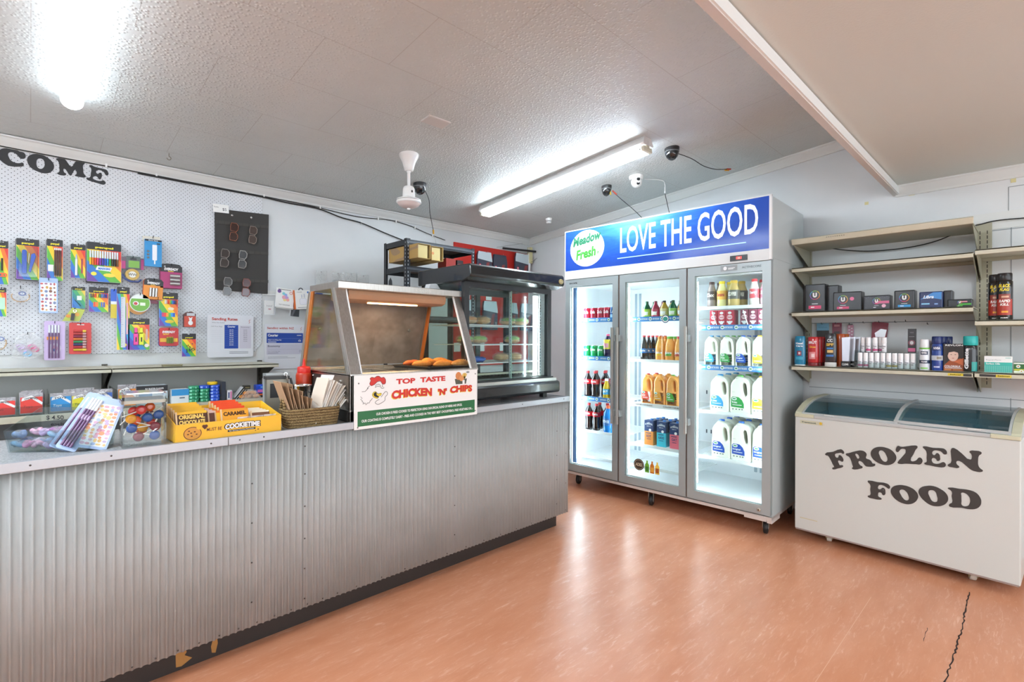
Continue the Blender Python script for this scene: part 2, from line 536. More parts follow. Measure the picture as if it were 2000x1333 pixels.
LW = mat('dcae94', 0.4, name='lino_weld_line')
b.add([(0.9, .569, .0004), (3.0, .569, .0004), (3.0, .5708, .0004), (0.9, .5708, .0004)], [(0, 1, 2, 3)], LW)
struct('floor', b)
b = MB(); b.box(XL - .1, XR + .1, YB, YB + .1, 0, 2.9, WALL); struct('wall_back', b)
b = MB(); b.box(XR, XR + .1, YF, YB, 0, 2.9, WALL); struct('wall_right', b)
b = MB(); b.box(XL - .1, XL, YF, YB, 0, 2.9, WALL); struct('wall_left', b)
b = MB()
b.box(XL - .1, XR + .1, YF - .1, YF, 0, .5, WALL); b.box(XL - .1, XR + .1, YF - .1, YF, 2.5, 2.9, WALL)
b.box(XL - .1, -2.6, YF - .1, YF, .5, 2.5, WALL); b.box(3.8, XR + .1, YF - .1, YF, .5, 2.5, WALL)
struct('wall_front', b)
# sloping tiled ceiling, bulkhead beam and the lower flat soffit
b = MB()
y0, y1 = .674, YB + .1
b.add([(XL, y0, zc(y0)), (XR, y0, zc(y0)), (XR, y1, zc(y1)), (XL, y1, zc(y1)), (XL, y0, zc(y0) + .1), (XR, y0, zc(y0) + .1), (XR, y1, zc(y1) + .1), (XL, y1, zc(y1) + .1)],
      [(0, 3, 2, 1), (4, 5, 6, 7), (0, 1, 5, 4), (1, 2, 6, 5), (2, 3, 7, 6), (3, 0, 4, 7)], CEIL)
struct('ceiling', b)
b = MB(); b.box(XL, XR, YF, .647, 2.282, 2.34, SOFF)
b.box(1.0, 4.15, -.0, .004, 2.279, 2.283, SOFF)
struct('ceiling_soffit', b)
PINK = mat('cdc6c0', 0.5, name='bulkhead_paint')
b = MB(); b.box(XL, XR, .647, .676, 2.227, 2.80, PINK); b.box(XL, XR, .640, .6475, 2.232, 2.276, TRIM); struct('trim_1', b)
# cornices
def corn(dz=0): return [(0, 2.406), (-.052, 2.406), (-.052, 2.398), (-.042, 2.392), (-.030, 2.372), (-.016, 2.352), (-.012, 2.340), (0, 2.338)]
b = MB(); b.prismx([(YB + y, z) for y, z in corn()], XL, XR, TRIM); struct('trim_2', b)
b = MB()
pr = corn(); n = len(pr)
v = [(XR + x, YB, z) for x, z in pr] + [(XR + x, .676, z + zc(.676) - 2.406) for x, z in pr]
b.add(v, [tuple(range(n)), tuple(range(2 * n - 1, n - 1, -1))] + [(k, n + k, n + (k + 1) % n, (k + 1) % n) for k in range(n)], TRIM); struct('trim_3', b)
b = MB(); p2_ = [(x, z - 2.406 + 2.282) for x, z in pr]
v = [(XR + x, .66, z) for x, z in p2_] + [(XR + x, YF, z) for x, z in p2_]
b.add(v, [tuple(range(n)), tuple(range(2 * n - 1, n - 1, -1))] + [(k, n + k, n + (k + 1) % n, (k + 1) % n) for k in range(n)], TRIM); struct('trim_4', b)
# wall battens behind the shelving on the right, the panel beside the corner, vertical joint
b = MB(); b.box(4.142, XR, -1.6, 1.0, 1.93, 2.03, TRIM); b.box(4.142, XR, -1.6, 1.17, 1.395, 1.47, WALL); b.box(4.142, XR, -1.6, 1.17, .93, 1.04, WALL); struct('trim_5', b)
GRV = mat('8d9496', 0.7, name='panel_joint')
b = MB(); b.box(4.1485, XR, .113, .117, .2, 2.0, GRV); b.box(4.1485, XR, -1.6, 1.17, 1.386, 1.391, GRV); b.box(4.1485, XR, -1.6, 1.17, 1.921, 1.925, GRV); b.box(4.1485, XR, -1.6, 1.17, .92, .924, GRV)
b.box(4.1485, XR, .125, .128, 2.02, 2.17, GRV); b.box(4.1485, XR, -.2, .128, 2.168, 2.171, GRV); struct('trim_6', b)
b = MB(); b.box(4.11, XR, 2.87, 3.10, 0, 2.04, TRIM); b.box(4.095, XR, 2.86, 2.875, 0, 2.05, TRIM); b.box(4.10, XR, 2.99, 3.0, 0, 2.04, TRIM); struct('trim_7', b, .003)
b = MB(); b.box(1.262, 2.25, 4.045, YB, 1.592, 1.628, TRIM); struct('trim_8', b)
# yellowed tape scraps left on the right wall
TAPE = mat('d8cf9a', 0.7, name='old_tape')
for k, (y, z, wd, hh) in enumerate([(.822, 2.207, .022, .02), (.577, 2.222, .03, .02), (.107, 2.207, .022, .03)]):
    b = MB(); b.box(4.148, XR, y - wd / 2, y + wd / 2, z - hh / 2, z + hh / 2, TAPE); o = b.build('tape_scrap')
    tag(o, ['small yellowed tape scrap on right wall above the fridge end of the shelves', 'yellowed tape scrap just under the soffit cornice on right wall', 'yellowed tape scrap at the far right under the soffit cornice'][k], 'tape')

# ================================================================ CEILING FITTINGS
def on_ceiling(x, y): return (x, y, zc(y))
sl = math.atan(0.0878)   # ceiling falls towards +y
TUBE_E = mat('eaf6ff', 0.3, emis=15.0, name='lit_tube')
# batten with twin tubes, running along y
def batten(name, label, x, ya, yb, TUBE_E=TUBE_E):
    L = yb - ya; ym = (ya + yb) / 2
    t = thing(name, label, 'ceiling light', (x, ym, zc(ym)), rot=(-sl, 0, 0))
    h = L / 2
    b = MB(); b.prism([(-.040, 0), (.040, 0), (.062, -.048), (.052, -.056), (-.052, -.056), (-.062, -.048)], -h, h, WHITE); b.build('housing', t)
    for sx in (-.030, .030):
        b = MB(); b.tube([(sx, -h + .03, -.080), (sx, h - .03, -.080)], .0190, TUBE_E, 14)
        o = b.build('tube', t)
        c = MB()
        for e in (-1, 1): c.tube([(sx, e * (h - .03), -.080), (sx, e * (h - .045), -.080)], .0193, CHROME, 12)
        c.build('tube_cap', o)
    CR = mat('dad6c2', 0.5, name='lampholder_plastic')
    for e in (-1, 1):
        b = MB(); b.box(-.016, .016, e * (h - .03), e * h, -.085, -.02, CR); b.box(-.052, .052, e * (h - .026), e * (h - .004), -.096, -.064, CR)
        b.build('lampholder', t, bevel=.004)
    b = MB()
    for k in (-.62, -.1, .38): b.box(-.0445, -.0425, k * h, k * h + .28, -.012, -.008, mat('7c7663', 0.6))
    b.build('seam_line', t)
    return t
batten('batten_light', 'bare twin tube fluorescent batten lit on the tiled ceiling above the drinks fridge', 2.95, 1.79, 3.47)
# round-edged diffuser batten top left
t = thing('ceiling_light', 'long lit diffuser batten at the top left of the sloping ceiling', 'ceiling light', (.145, 2.70, zc(2.70)), rot=(-sl, 0, 0))
DIFF_E = mat('e8f5ff', 0.3, emis=6.5, name='lit_diffuser')
b = MB(); b.box(-.04, .04, -.62, .62, -.02, 0, WHITE); b.build('housing', t)
prof = [(-.045, -.018)] + [(.045 * -math.cos(PI * k / 10), -.03 - .045 * math.sin(PI * k / 10)) for k in range(11)] + [(.045, -.018)]
b = MB(); b.prism(prof, -.62, .62, DIFF_E, True); b.build('diffuser', t)
# soffit fittings out of view; middle and left ones are added fill light
SOF_FILL_E = mat('e4f4ff', 0.3, emis=17.0, name='fill_soffit_diffuser')
for (lx, ly) in ((3.1, -1.2), (-1.2, -1.2), (1.0, -1.6)):
    SE = mat('e4f4ff', 0.3, emis=7.0, name='dim_soffit_diffuser') if lx > 2 else SOF_FILL_E
    t = thing('soffit_light', 'lit diffuser batten under the low soffit, %s' % ('right side' if lx > 2 else 'middle' if lx > 0 else 'added fill on the left side'), 'ceiling light', (lx, ly, 2.282))
    b = MB(); b.box(-.045, .045, -.65, .65, -.022, 0, WHITE); b.build('housing', t)
    b = MB(); b.box(-.045, .045, -.65, .65, -.07, -.022, SE); b.build('diffuser', t, bevel=.012)

FILL_E = mat('eaf6ff', 0.3, emis=33.0, name='fill_tube_bright')  # extra-bright tubes for two unseen battens added to brighten the room
batten('batten_light', 'added unseen fill batten on the tiled ceiling beyond the left picture edge', -1.9, 1.3, 3.0, FILL_E)
batten('batten_light', 'second added fill batten beyond the left picture edge, nearer the counter', -.95, .85, 2.35, FILL_E)

# ceiling fan hub without blades
fx, fy = 1.838, 2.935
t = thing('fan_motor', 'white ceiling fan motor and down rod without blades', 'ceiling fan', on_ceiling(fx, fy))
PEARL = mat('eeeeec', 0.3, coat=.4, name='white_gloss_paint')
b = MB(); b.lathe([(.065, .01), (.067, -.004), (.062, -.018), (.045, -.05), (.035, -.085), (.029, -.108), (.018, -.112)], PEARL, 28); b.build('canopy', t)
b = MB(); b.lathe([(.0105, -.11), (.0105, -.225)], PEARL, 14); b.lathe([(.014, -.110), (.014, -.122)], PEARL, 14); b.build('down_rod', t)
b = MB(); b.lathe([(.030, -.215), (.036, -.222), (.040, -.235), (.043, -.29)], PEARL, 26); b.box(-.006, .002, -.046, -.036, -.262, -.248, BLACK); b.build('coupling_cover', t)
b = MB(); b.lathe([(.04, -.290), (.042, -.298)], mat('5a5a58', .5), 24); b.lathe([(.055, -.296), (.080, -.302), (.083, -.312), (.083, -.324), (.077, -.328)], PEARL, 30)
b.lathe([(.0835, -.310), (.0838, -.314)], CHROME, 30); b.build('motor_rim', t)
b = MB(); b.lathe([(.077, -.327), (.066, -.342), (.045, -.354), (.018, -.360), (.012, -.361)], mat('e0d0cb', .3), 30); b.lathe([(.010, -.361), (.012, -.366), (.006, -.371)], WHITE, 10); b.build('motor_bowl', t)

# dome cameras
SMK = mat('1d2022', 0.12, coat=.6, name='smoked_dome')
def dome(label, x, y, r, tilt=0.0):
    t = thing('security_camera', label, 'security camera', on_ceiling(x, y), tilt)
    b = MB(); b.lathe([(r, .004), (r, -.012), (r * .97, -.022)], mat('2c2e30', .35), 26); b.lathe([(r * .99, -.022), (r * .97, -.03)], mat('6d7072', .3), 26); b.build('base', t)
    b = MB(); b.lathe([(r * .96, -.028), (r * .9, -.045), (r * .72, -.065), (r * .45, -.078), (r * .2, -.084), (.003, -.085)], SMK, 26); b.build('dome', t)
    b = MB(); b.lathe([(r * .3, -.06), (r * .3, -.083)], mat('0a0a0b', .2), 14, c=(-.015, -.012)); b.build('lens', t)
    return t
dome('black dome camera on the ceiling right of the fluorescent batten', 3.243, 1.78, .05)
dome('small grey dome camera left of the white camera above the fridge', 3.467, 2.495, .042)
dome('black dome camera behind the ceiling fan motor', 2.185, 3.33, .052)
t = thing('security_camera', 'white twin lens turret camera above the drinks fridge', 'security camera', on_ceiling(3.49, 2.225), R(-38))
b = MB(); b.lathe([(.058, .004), (.058, -.008), (.052, -.03)], PEARL, 28); b.build('base', t)
b = MB(); b.sphere((0, -.008, -.05), .044, .044, .044, PEARL, 24, 14); b.build('ball', t)
b = MB()
for dz in (-.036, -.066): b.T = Matrix.Translation((0, -.051 + (.004 if dz < -.05 else 0), dz)) @ Matrix.Rotation(R(90), 4, 'X'); b.lathe([(.013, -.006), (.013, .002)], mat('232629', .2), 18); b.T = None
b.build('lens', t)
# leads of the cameras
def lead(name, label, pts, r=.0028, m=CABLE, cat='cable', ends=()):
    b = MB(); b.tube(pts, r, m, 6)
    o = b.build(name); tag(o, label, cat)
    for (p, q, h, rr) in ends:
        e = MB(); e.tube([p, q], rr, mat(h, .4), 8); e.build('connector', o)
    return o
def sag(pts, n=8):
    P = [Vector(p) for p in pts]; out = []
    for i in range(len(P) - 1):
        p0 = P[max(i - 1, 0)]; p1 = P[i]; p2 = P[i + 1]; p3 = P[min(i + 2, len(P) - 1)]
        for k in range(n):
            s = k / n
            out.append(.5 * ((2 * p1) + (p2 - p0) * s + (2 * p0 - 5 * p1 + 4 * p2 - p3) * s * s + (3 * p1 - p0 - 3 * p2 + p3) * s ** 3))
    out.append(P[-1]); return out
lead('camera_lead', 'black lead of the right dome camera ending in red and yellow plugs', sag([(3.29, 1.775, 2.585), (3.45, 1.74, 2.575), (3.62, 1.73, 2.56), (3.80, 1.72, 2.575), (3.93, 1.69, 2.60)]),
     ends=[((3.93, 1.69, 2.60), (3.965, 1.675, 2.604), 'c23a22', .006), ((3.92, 1.70, 2.592), (3.955, 1.685, 2.595), 'e0a21c', .006), ((3.965, 1.675, 2.604), (4.0, 1.66, 2.606), 'e8e8e8', .004)])
lead('camera_lead', 'black lead dropping from the small grey dome camera to the fridge top', sag([(3.50, 2.46, 2.50), (3.54, 2.40, 2.43), (3.60, 2.30, 2.32), (3.66, 2.20, 2.19)]),
     ends=[((3.475, 2.465, 2.50), (3.478, 2.46, 2.465), 'd8b21e', .006), ((3.50, 2.46, 2.505), (3.52, 2.43, 2.47), 'c23a22', .006)])
lead('camera_lead', 'white lead of the turret camera joined to a black cable behind the fridge sign', sag([(3.54, 2.18, 2.545), (3.66, 2.10, 2.545), (3.68, 2.08, 2.51), (3.68, 2.08, 2.44)]), m=WHITE,
     ends=[((3.68, 2.08, 2.49), (3.68, 2.08, 2.44), 'e8e8e8', .006), ((3.68, 2.08, 2.44), (3.70, 2.03, 2.19), '161616', .003)])
lead('camera_lead', 'black lead hanging from the dome camera behind the fan motor', sag([(2.22, 3.31, 2.42), (2.27, 3.33, 2.36), (2.30, 3.36, 2.27), (2.36, 3.40, 2.15)]),
     ends=[((2.36, 3.40, 2.15), (2.37, 3.41, 2.12), 'd39a1e', .007), ((2.37, 3.41, 2.12), (2.44, 3.46, 2.03), 'c9c9c6', .002)])
t = thing('smoke_sensor', 'small white sensor on the ceiling near the back corner', 'sensor', on_ceiling(3.73, 3.38))
b = MB(); b.lathe([(.034, .003), (.033, -.008), (.026, -.022)], PEARL, 20); b.build('base', t)
b = MB(); b.lathe([(.022, -.020), (.022, -.032)], mat('77787a', .4), 18); b.lathe([(.026, -.030), (.024, -.044), (.014, -.048)], PEARL, 20); b.build('cap', t)
t = thing('ceiling_hook', 'small brass hook screwed in the ceiling above the pegboard', 'hook', on_ceiling(.627, 3.79))
b = MB(); b.tube([(0, 0, .005), (0, 0, -.02)], .0016, mat('8a7f6c', .4, .8), 6); b.build('shank', t)
b = MB(); b.tube([(.011 * math.sin(a), 0, -.031 + .011 * math.cos(a)) for a in [R(d) for d in range(0, 271, 30)]], .002, mat('8a7f6c', .4, .8), 6); b.build('hook_end', t)
b = MB(); b.T = Matrix.Rotation(-sl, 4, 'X'); b.box(-.075, .075, -.045, .045, -.008, .002, mat('d8d4d0', .5)); b.T = None
o = b.build('ceiling_plate', bevel=.003); o.location = on_ceiling(1.72, 2.455); tag(o, 'flat blanking plate painted over on the tiled ceiling', 'cover plate')

# ================================================================ CABLES ALONG THE BACK WALL
CY_ = 4.046
c1 = [(-1.4, 2.36), (-.128, 2.345), (.4, 2.343), (.88, 2.339), (1.255, 2.337), (1.438, 2.334), (1.672, 2.33), (1.765, 2.323), (2.036, 2.312), (2.333, 2.332), (2.546, 2.315), (2.75, 2.27), (2.95, 2.237)]
lead('wall_cable', 'long black cable clipped under the cornice to the red board', sag([(x, CY_, z) for x, z in c1]), .0035)
c2 = [(.5, 2.334), (.88, 2.331), (1.255, 2.329), (1.438, 2.32), (1.68, 2.318), (1.875, 2.28), (2.06, 2.262), (2.282, 2.21), (2.47, 2.17)]
lead('wall_cable', 'second black cable sagging from the pegboard corner to the black rack', sag([(x, CY_ - .004, z) for x, z in c2]), .005)
b = MB(); clipm = mat('f4f4f2', .5)
for i, (x, z) in enumerate([(.34, 2.346), (.60, 2.343), (1.27, 2.339), (1.70, 2.33), (2.06, 2.263), (2.22, 2.327), (2.40, 2.332), (2.60, 2.306), (2.80, 2.26)]):
    b = MB(); b.box(-.005, .005, -.02, -.004, -.012, .012, clipm); o = b.build('cable_clip'); o.location = (x, YB, z)
    tag(o, 'white cable clip holding the black cable, %s from the left' % ORD[i], 'cable clip', 'cable clips along the back wall')
lead('wall_cable', 'thin black cable drooping under the top shelf on the right wall', sag([(4.1, 1.044, 1.925), (4.11, .938, 1.895), (4.11, .79, 1.87), (4.11, .597, 1.868), (4.11, .444, 1.893), (4.10, .30, 1.95), (4.12, .246, 1.965), (4.12, .168, 1.976), (4.12, .0, 1.97), (4.12, -.3, 1.97)]), .0035)

# ================================================================ COUNTER
t = thing('shop_counter', 'long shop counter faced in grey corrugated sheet with speckled top', 'counter', (0, 2.2, 0))
CX0, CX1 = -1.3, 2.622
b = MB(); b.box(CX0, CX1, .004, .53, .842, .874, LAM); b.build('countertop', t)
b = MB(); b.box(CX0, CX1, .535, .55, 0, .842, WHITE); b.box(CX1 - .04, CX1 - .006, .01, .53, .1, .842, mat('b9b6b2', .5)); b.box(CX0, CX1 - .04, .082, .535, .08, .1, WHITE); b.build('carcass', t)
edges = [CX0, .56, 1.15, CX1 + .01]
for i in range(3):
    b = MB(); b.box(edges[i] + .0008, edges[i + 1] - .0008, -.012, .006, .848, .880, ALU); b.build('edge_strip', t, bevel=.0015)
b = MB(); b.box(CX1, CX1 + .01, .006, .53, .848, .880, ALU); b.build('edge_strip', t)
def corr(x0, x1):
    b = MB(); P = .0254; v = []; k0 = math.ceil(x0 / P * 12 + .01); xs = [x0] + [q * P / 12 for q in range(k0, int(x1 / P * 12) + 1)] + [x1]; n = len(xs) - 1
    for x in xs:
        ph = (x / P) % 1.0
        y = -.0062 * max(0.0, math.sin(2 * PI * ph)) ** 1.4 + .0014 * max(0.0, -math.sin(2 * PI * ph))
        v += [(x, y, .099), (x, y, .849)]
    f = [(2 * k, 2 * k + 2, 2 * k + 3, 2 * k + 1) for k in range(n)]
    b.add(v, f, CORR, True); o = b.build('corrugated_panel', t)
    s = o.modifiers.new('thickness', 'SOLIDIFY'); s.thickness = .0008
    return o
for x0, x1 in ((CX0, -.34), (-.34, .655), (.655, .8545), (.8555, 1.66), (1.6605, 2.505), (2.505, CX1)): corr(x0, x1)
b = MB(); b.prismz([(CX1, 0), (CX1 + .006, 0), (CX1 + .006, .53), (CX1, .53)], .1, .849, CORR); b.build('end_panel', t)
b = MB(); b.box(CX0, CX1 - .04, .062, .08, 0, .1, KICK)
WD = mat('a9793f', .6, name='bare_wood_chip')
b.face([(.40, .085), (.425, .088), (.437, .06), (.43, .05), (.455, .03), (.42, .012), (.402, .015)], .0615, WD)
b.face([(.525, .07), (.54, .08), (.543, .05), (.535, .015), (.522, .02), (.519, .045)], .0615, WD)
b.build('kickboard', t)
SCR = mat('55504c', .35, .7, name='dull_screw')
sb = MB(); sb.T = Matrix.Rotation(R(90), 4, 'X'); sb.lathe([(.0032, 0), (.003, .0016), (.001, .0022)], SCR, 8); sb.T = None
sp_ = sb.build('screw', t)
scr = [(.648, z) for z in (.20, .36, .52, .68)] + [(.86, z) for z in (.14, .27, .40, .54, .68, .80)] + [(1.67, z) for z in (.2, .36, .52, .68)] + [(2.51, z) for z in (.18, .34, .5, .66)] + [(2.6, z) for z in (.12, .3, .5, .65, .8)]
scr += [(.26 + .068 * k, .112) for k in range(12)] + [(1.1 + .13 * k, .112) for k in range(11)]
scr2 = [(-.0, .866), (.2, .864), (.5, .864), (.6, .864), (.69, .864), (2.57, .868), (2.18, .866)]
for i, (x, z) in enumerate(scr + scr2):
    c = sp_ if i == 0 else sp_.copy()
    if i: COL.objects.link(c); c.parent = t
    c.location = (x, -.0045 if z < .85 else -.0125, z)

# ================================================================ DRINKS FRIDGE (local x along the front, y into the cabinet)
FO = Vector((3.344, 2.83, 0)); FA = R(-88.05)
FM = Matrix.Translation(FO) @ Matrix.Rotation(FA, 4, 'Z')
fr = thing('drinks_fridge', 'tall three door glass drinks fridge with blue lit header sign', 'fridge', FO, FA)
FW, FD = 1.656, .70
GREY = mat('bcc3c3', .35, name='light_grey_powder_coat'); FGREY = mat('a4adae', .35, .3, name='grey_door_frame'); LINER = mat('e6ebee', .35, name='white_fridge_liner')
b = MB()
b.box(0, .04, .03, FD, .13, 1.79, GREY); b.box(FW - .04, FW, .03, FD, .13, 1.79, GREY); b.box(.04, FW - .04, FD - .04, FD, .13, 1.79, GREY)
b.box(.04, FW - .04, .03, FD - .04, .13, .185, GREY); b.box(.04, FW - .04, .03, FD - .04, 1.73, 1.79, GREY)
b.build('cabinet', fr)
b = MB()
b.box(.04, .05, .04, FD - .05, .185, 1.73, LINER); b.box(FW - .05, FW - .04, .04, FD - .05, .185, 1.73, LINER); b.box(.05, FW - .05, FD - .06, FD - .04, .185, 1.73, LINER)
b.box(.05, FW - .05, .04, FD - .06, .185, .192, LINER); b.box(.05, FW - .05, .04, FD - .06, 1.72, 1.73, LINER)
for cx in (.535, 1.096):
    b.box(cx - .03, cx + .03, .035, .09, .192, 1.72, LINER)
DK = mat('9fb0bb', .5); SLOT = mat('4a5560', .6)
for cx in (.30, .34, .80, .84, 1.34, 1.38): b.box(cx, cx + .02, FD - .065, FD - .06, .25, 1.68, DK)
for z in (.50, .82):
    for k in range(24):
        if k % 9 < 6: b.box(.62 + k * .038, .63 + k * .038, FD - .062, FD - .0595, z, z + .03, SLOT)
b.build('liner', fr)
LED = mat('eef6ff', .3, emis=15.0, name='lit_led_strip')
for i, (x0, x1, yy) in enumerate(((.088, .120, .05), (.508, .530, .092), (.569, .580, .075), (1.130, 1.141, .075), (1.588, 1.602, .075))):
    b = MB(); b.box(x0, x1, yy, yy + .012, .24, 1.68, LED); b.build('led_strip', fr)
b = MB(); b.box(.05, .087, .045, .05, .2, 1.72, mat('5e7fae', .3)); b.build('side_reflector', fr)
# header
b = MB(); b.box(0, FW, .012, FD, 1.79, 2.186, GREY); b.build('header_box', fr, bevel=.004)
b = MB(); b.box(0, FW - .015, -.006, .014, 1.776, 1.849, mat('dcdedd', .35)); b.build('header_fascia', fr, bevel=.002)
b = MB(); b.box(FW - .015, FW, -.004, .016, 1.78, 2.19, mat('e8e8e8', .35)); b.box(-.006, 0, -.006, .016, 1.78, 2.19, mat('e8e8e8', .35)); b.box(0, FW, -.004, .016, 2.186, 2.194, mat('e8e8e8', .35)); b.build('sign_frame', fr)
b = MB(); b.box(0, FW - .016, -.003, .012, 1.849, 2.186, SIGN); o = b.build('header_sign', fr)
WL = mat('eef1f1', .3, emis=.25, name='backlit_white_print')
b = MB(); b.text('LOVE THE GOOD', 1.06, 1.945, .200, -.0045, WL, w=1.03, bold=.012, slope=0.01); b.box(.52, 1.50, -.0045, -.004, 1.903, 1.909, mat('9fd2ef', .3, emis=.4))
b.build('slogan', o)
b = MB(); b.ell(.225, 2.025, .172, .152, -.0045, WL, 40)
G1 = mat('137a50', .4); G2 = mat('3fa035', .4)
b.text('Meadow', .225, 2.045, .078, -.0055, G1, w=.285, bold=.045, shear=.15, slope=.14); b.text('Fresh', .215, 1.93, .085, -.0055, G2, w=.20, bold=.045, shear=.1, slope=.12)
b.add([(.33, -.0055, 1.985), (.345, -.0055, 1.99), (.335, -.0055, 1.955)], [(0, 1, 2)], G2); b.build('oval_emblem', o)
b = MB(); b.box(1.40, 1.51, -.012, -.005, 1.790, 1.826, mat('1b1d20', .3)); b.box(1.44, 1.475, -.0125, -.012, 1.80, 1.817, mat('d2322e', .4, emis=1.2)); b.text('38', 1.457, 1.802, .012, -.013, mat('ff9a8a', .4, emis=1.0)); b.build('thermostat_display', fr)
# doors
def fdoor(i, x0, x1):
    gx0, gx1, gz0, gz1 = x0 + .052, x1 - .052, .203, 1.712
    z0, z1 = .145, 1.772
    b = MB()
    b.box(x0, gx0, -.004, .03, z0, z1, FGREY); b.box(gx1, x1, -.004, .03, z0, z1, FGREY)
    b.box(gx0, gx1, -.004, .03, z0, gz0, FGREY); b.box(gx0, gx1, -.004, .03, gz1, z1, FGREY)
    d = b.build('door', fr)
    b = MB(); s = mat('dfe3e4', .35)
    b.box(gx0, gx0 + .006, .012, .03, gz0, gz1, s); b.box(gx1 - .006, gx1, .012, .03, gz0, gz1, s); b.box(gx0, gx1, .012, .03, gz0, gz0 + .006, s); b.box(gx0, gx1, .012, .03, gz1 - .006, gz1, s)
    b.build('gasket', d)
    b = MB(); b.box(gx0, gx1, .004, .008, gz0, gz1, GLASS); b.build('glass_pane', d)
    hx = x1 - .028 if i == 0 else x0 + .012
    b = MB(); hm = mat('b9b8b2', .3, .6)
    if i == 1: hx = x0 + .006
    if i == 2: hx = x0 + .004
    b.box(hx - .010, hx + .010, -.055, -.038, .60, 1.36, hm)
    b.box(hx - .008, hx + .022, -.04, -.003, .66, .71, FGREY); b.box(hx - .008, hx + .022, -.04, -.003, 1.25, 1.30, FGREY)
    b.build('handle', d, bevel=.003)
    return d
d1 = fdoor(0, .002, .528); d2 = fdoor(1, .541, 1.091); d3 = fdoor(2, 1.102, 1.654)
b = MB(); b.box(.529, .540, .0, .03, .145, 1.772, mat('5b4c42', .5)); b.box(1.0925, 1.1005, .0, .03, .145, 1.772, mat('5b4c42', .5)); b.build('mullion_gap', fr)
b = MB(); b.text('SKOPE', .085, 1.735, .013, -.0046, BLACK, w=.085, bold=.03); b.build('maker_badge', d1)
b = MB(); b.rect(1.335, 1.445, 1.728, 1.766, -.0046, mat('8f9494', .4)); b.ell(1.365, 1.747, .012, .013, -.0052, WHITE, 12); b.rect(1.385, 1.43, 1.745, 1.749, -.0052, WHITE); b.rect(1.385, 1.42, 1.738, 1.742, -.0052, WHITE); b.text('ACTIVECORE', 1.535, 1.737, .014, -.0046, mat('5a6464', .5), w=.12, bold=.02); b.build('rating_badge', d3)
b = MB(); b.T = Matrix.Translation((1.585, -.004, .172)) @ Matrix.Rotation(R(90), 4, 'X'); b.lathe([(.011, 0), (.011, .006), (.006, .007)], mat('c7bfae', .3, .8), 16); b.lathe([(.004, .007), (.004, .008)], BLACK, 8); b.T = None; b.build('door_lock', d3)
# stickers on the middle pane
b = MB(); b.ell(.715, .308, .044, .044, -.0003, mat('3d2d22', .5), 24); b.ring(.715, .308, .035, .037, -.001, mat('d9c9a8', .5)); b.text('ADES', .715, .296, .024, -.001, mat('d9c9a8', .5), w=.055, bold=.03)
for k, (h1, h2) in enumerate((('6fae2f', '3d7a23'), ('c8741a', 'e0a23a'), ('e8c24a', 'a4521d'))):
    x = .785 + k * .042; b.prism([(x - .017, .26), (x + .017, .26), (x + .017, .318), (x + .006, .335), (x + .006, .350), (x - .006, .350), (x - .006, .335), (x - .017, .318)], -.001, -.0003, mat(h1, .5)); b.rect(x - .013, x + .013, .27, .305, -.0013, mat(h2, .5))
b.build('pane_sticker', d2)
b = MB(); b.ell(.93, 1.418, .030, .030, -.0003, mat('20455f', .4), 24); b.ell(.93, 1.418, .024, .024, -.0008, WHITE, 24); b.ell(.93, 1.418, .020, .017, -.0012, mat('2b8a7a', .4), 16); b.build('pane_sticker', d2)
# shelves
WS = mat('f2f5f6', .3, name='white_wire_shelf')
bays = ((.052, .515), (.570, 1.064), (1.130, 1.604))
shelves = {0: [1.432, 1.108, .762, .484, .262], 1: [1.428, 1.105, .757, .438, .27], 2: [1.497, 1.355, 1.073, .757, .432, ]}
strips = {0: [1.432, 1.108, .762], 1: [1.428], 2: [1.355, 1.073]}
STRIP = mat('3f7fc0', .35, name='blue_ticket_strip')
for i, zs in shelves.items():
    x0, x1 = bays[i]
    for z in zs:
        b = MB()
        b.box(x0, x1, .115, .118, z - .008, z + .002, WS); b.box(x0, x1, FD - .1, FD - .095, z - .008, z + .002, WS)
        n = 34 if i else 26
        for k in range(n + 1):
            x = x0 + (x1 - x0 - .003) * k / n; b.box(x, x + .0035, .116, FD - .098, z - .004, z, WS)
        for yy in (.25, .42): b.box(x0, x1, yy, yy + .005, z - .008, z - .004, WS)
        b.box(x0, x1, .108, .116, z - .016, z + .006, WS)
        s = b.build('shelf', fr)
        if z in strips[i]:
            b = MB(); b.box(x0, x1, .103, .107, z - .022, z + .015, STRIP)
            n = 5 if i else 4
            for k in range(n):
                cx = x0 + (k + .3) * (x1 - x0) / n; b.text('LOVE THE GOOD', cx, z - .010, .014, .1022, WHITE, w=.058, bold=.04); b.ell(cx + .052, z - .003, .014, .013, .1022, WHITE, 14); b.ell(cx + .052, z - .003, .009, .005, .1018, mat('4a9a66', .4), 10)
            b.build('ticket_strip', s)
        elif z == .757 and i == 1:
            b = MB(); b.box(x0, x1, .103, .107, z - .020, z + .012, WHITE)
            for k in range(2): b.text('GUARANTEED TO BE DELICIOUS', x0 + .12 + k * .25, z - .008, .010, .1022, mat('3a3a3a', .4), w=.16, bold=.02)
            b.build('ticket_strip', s)
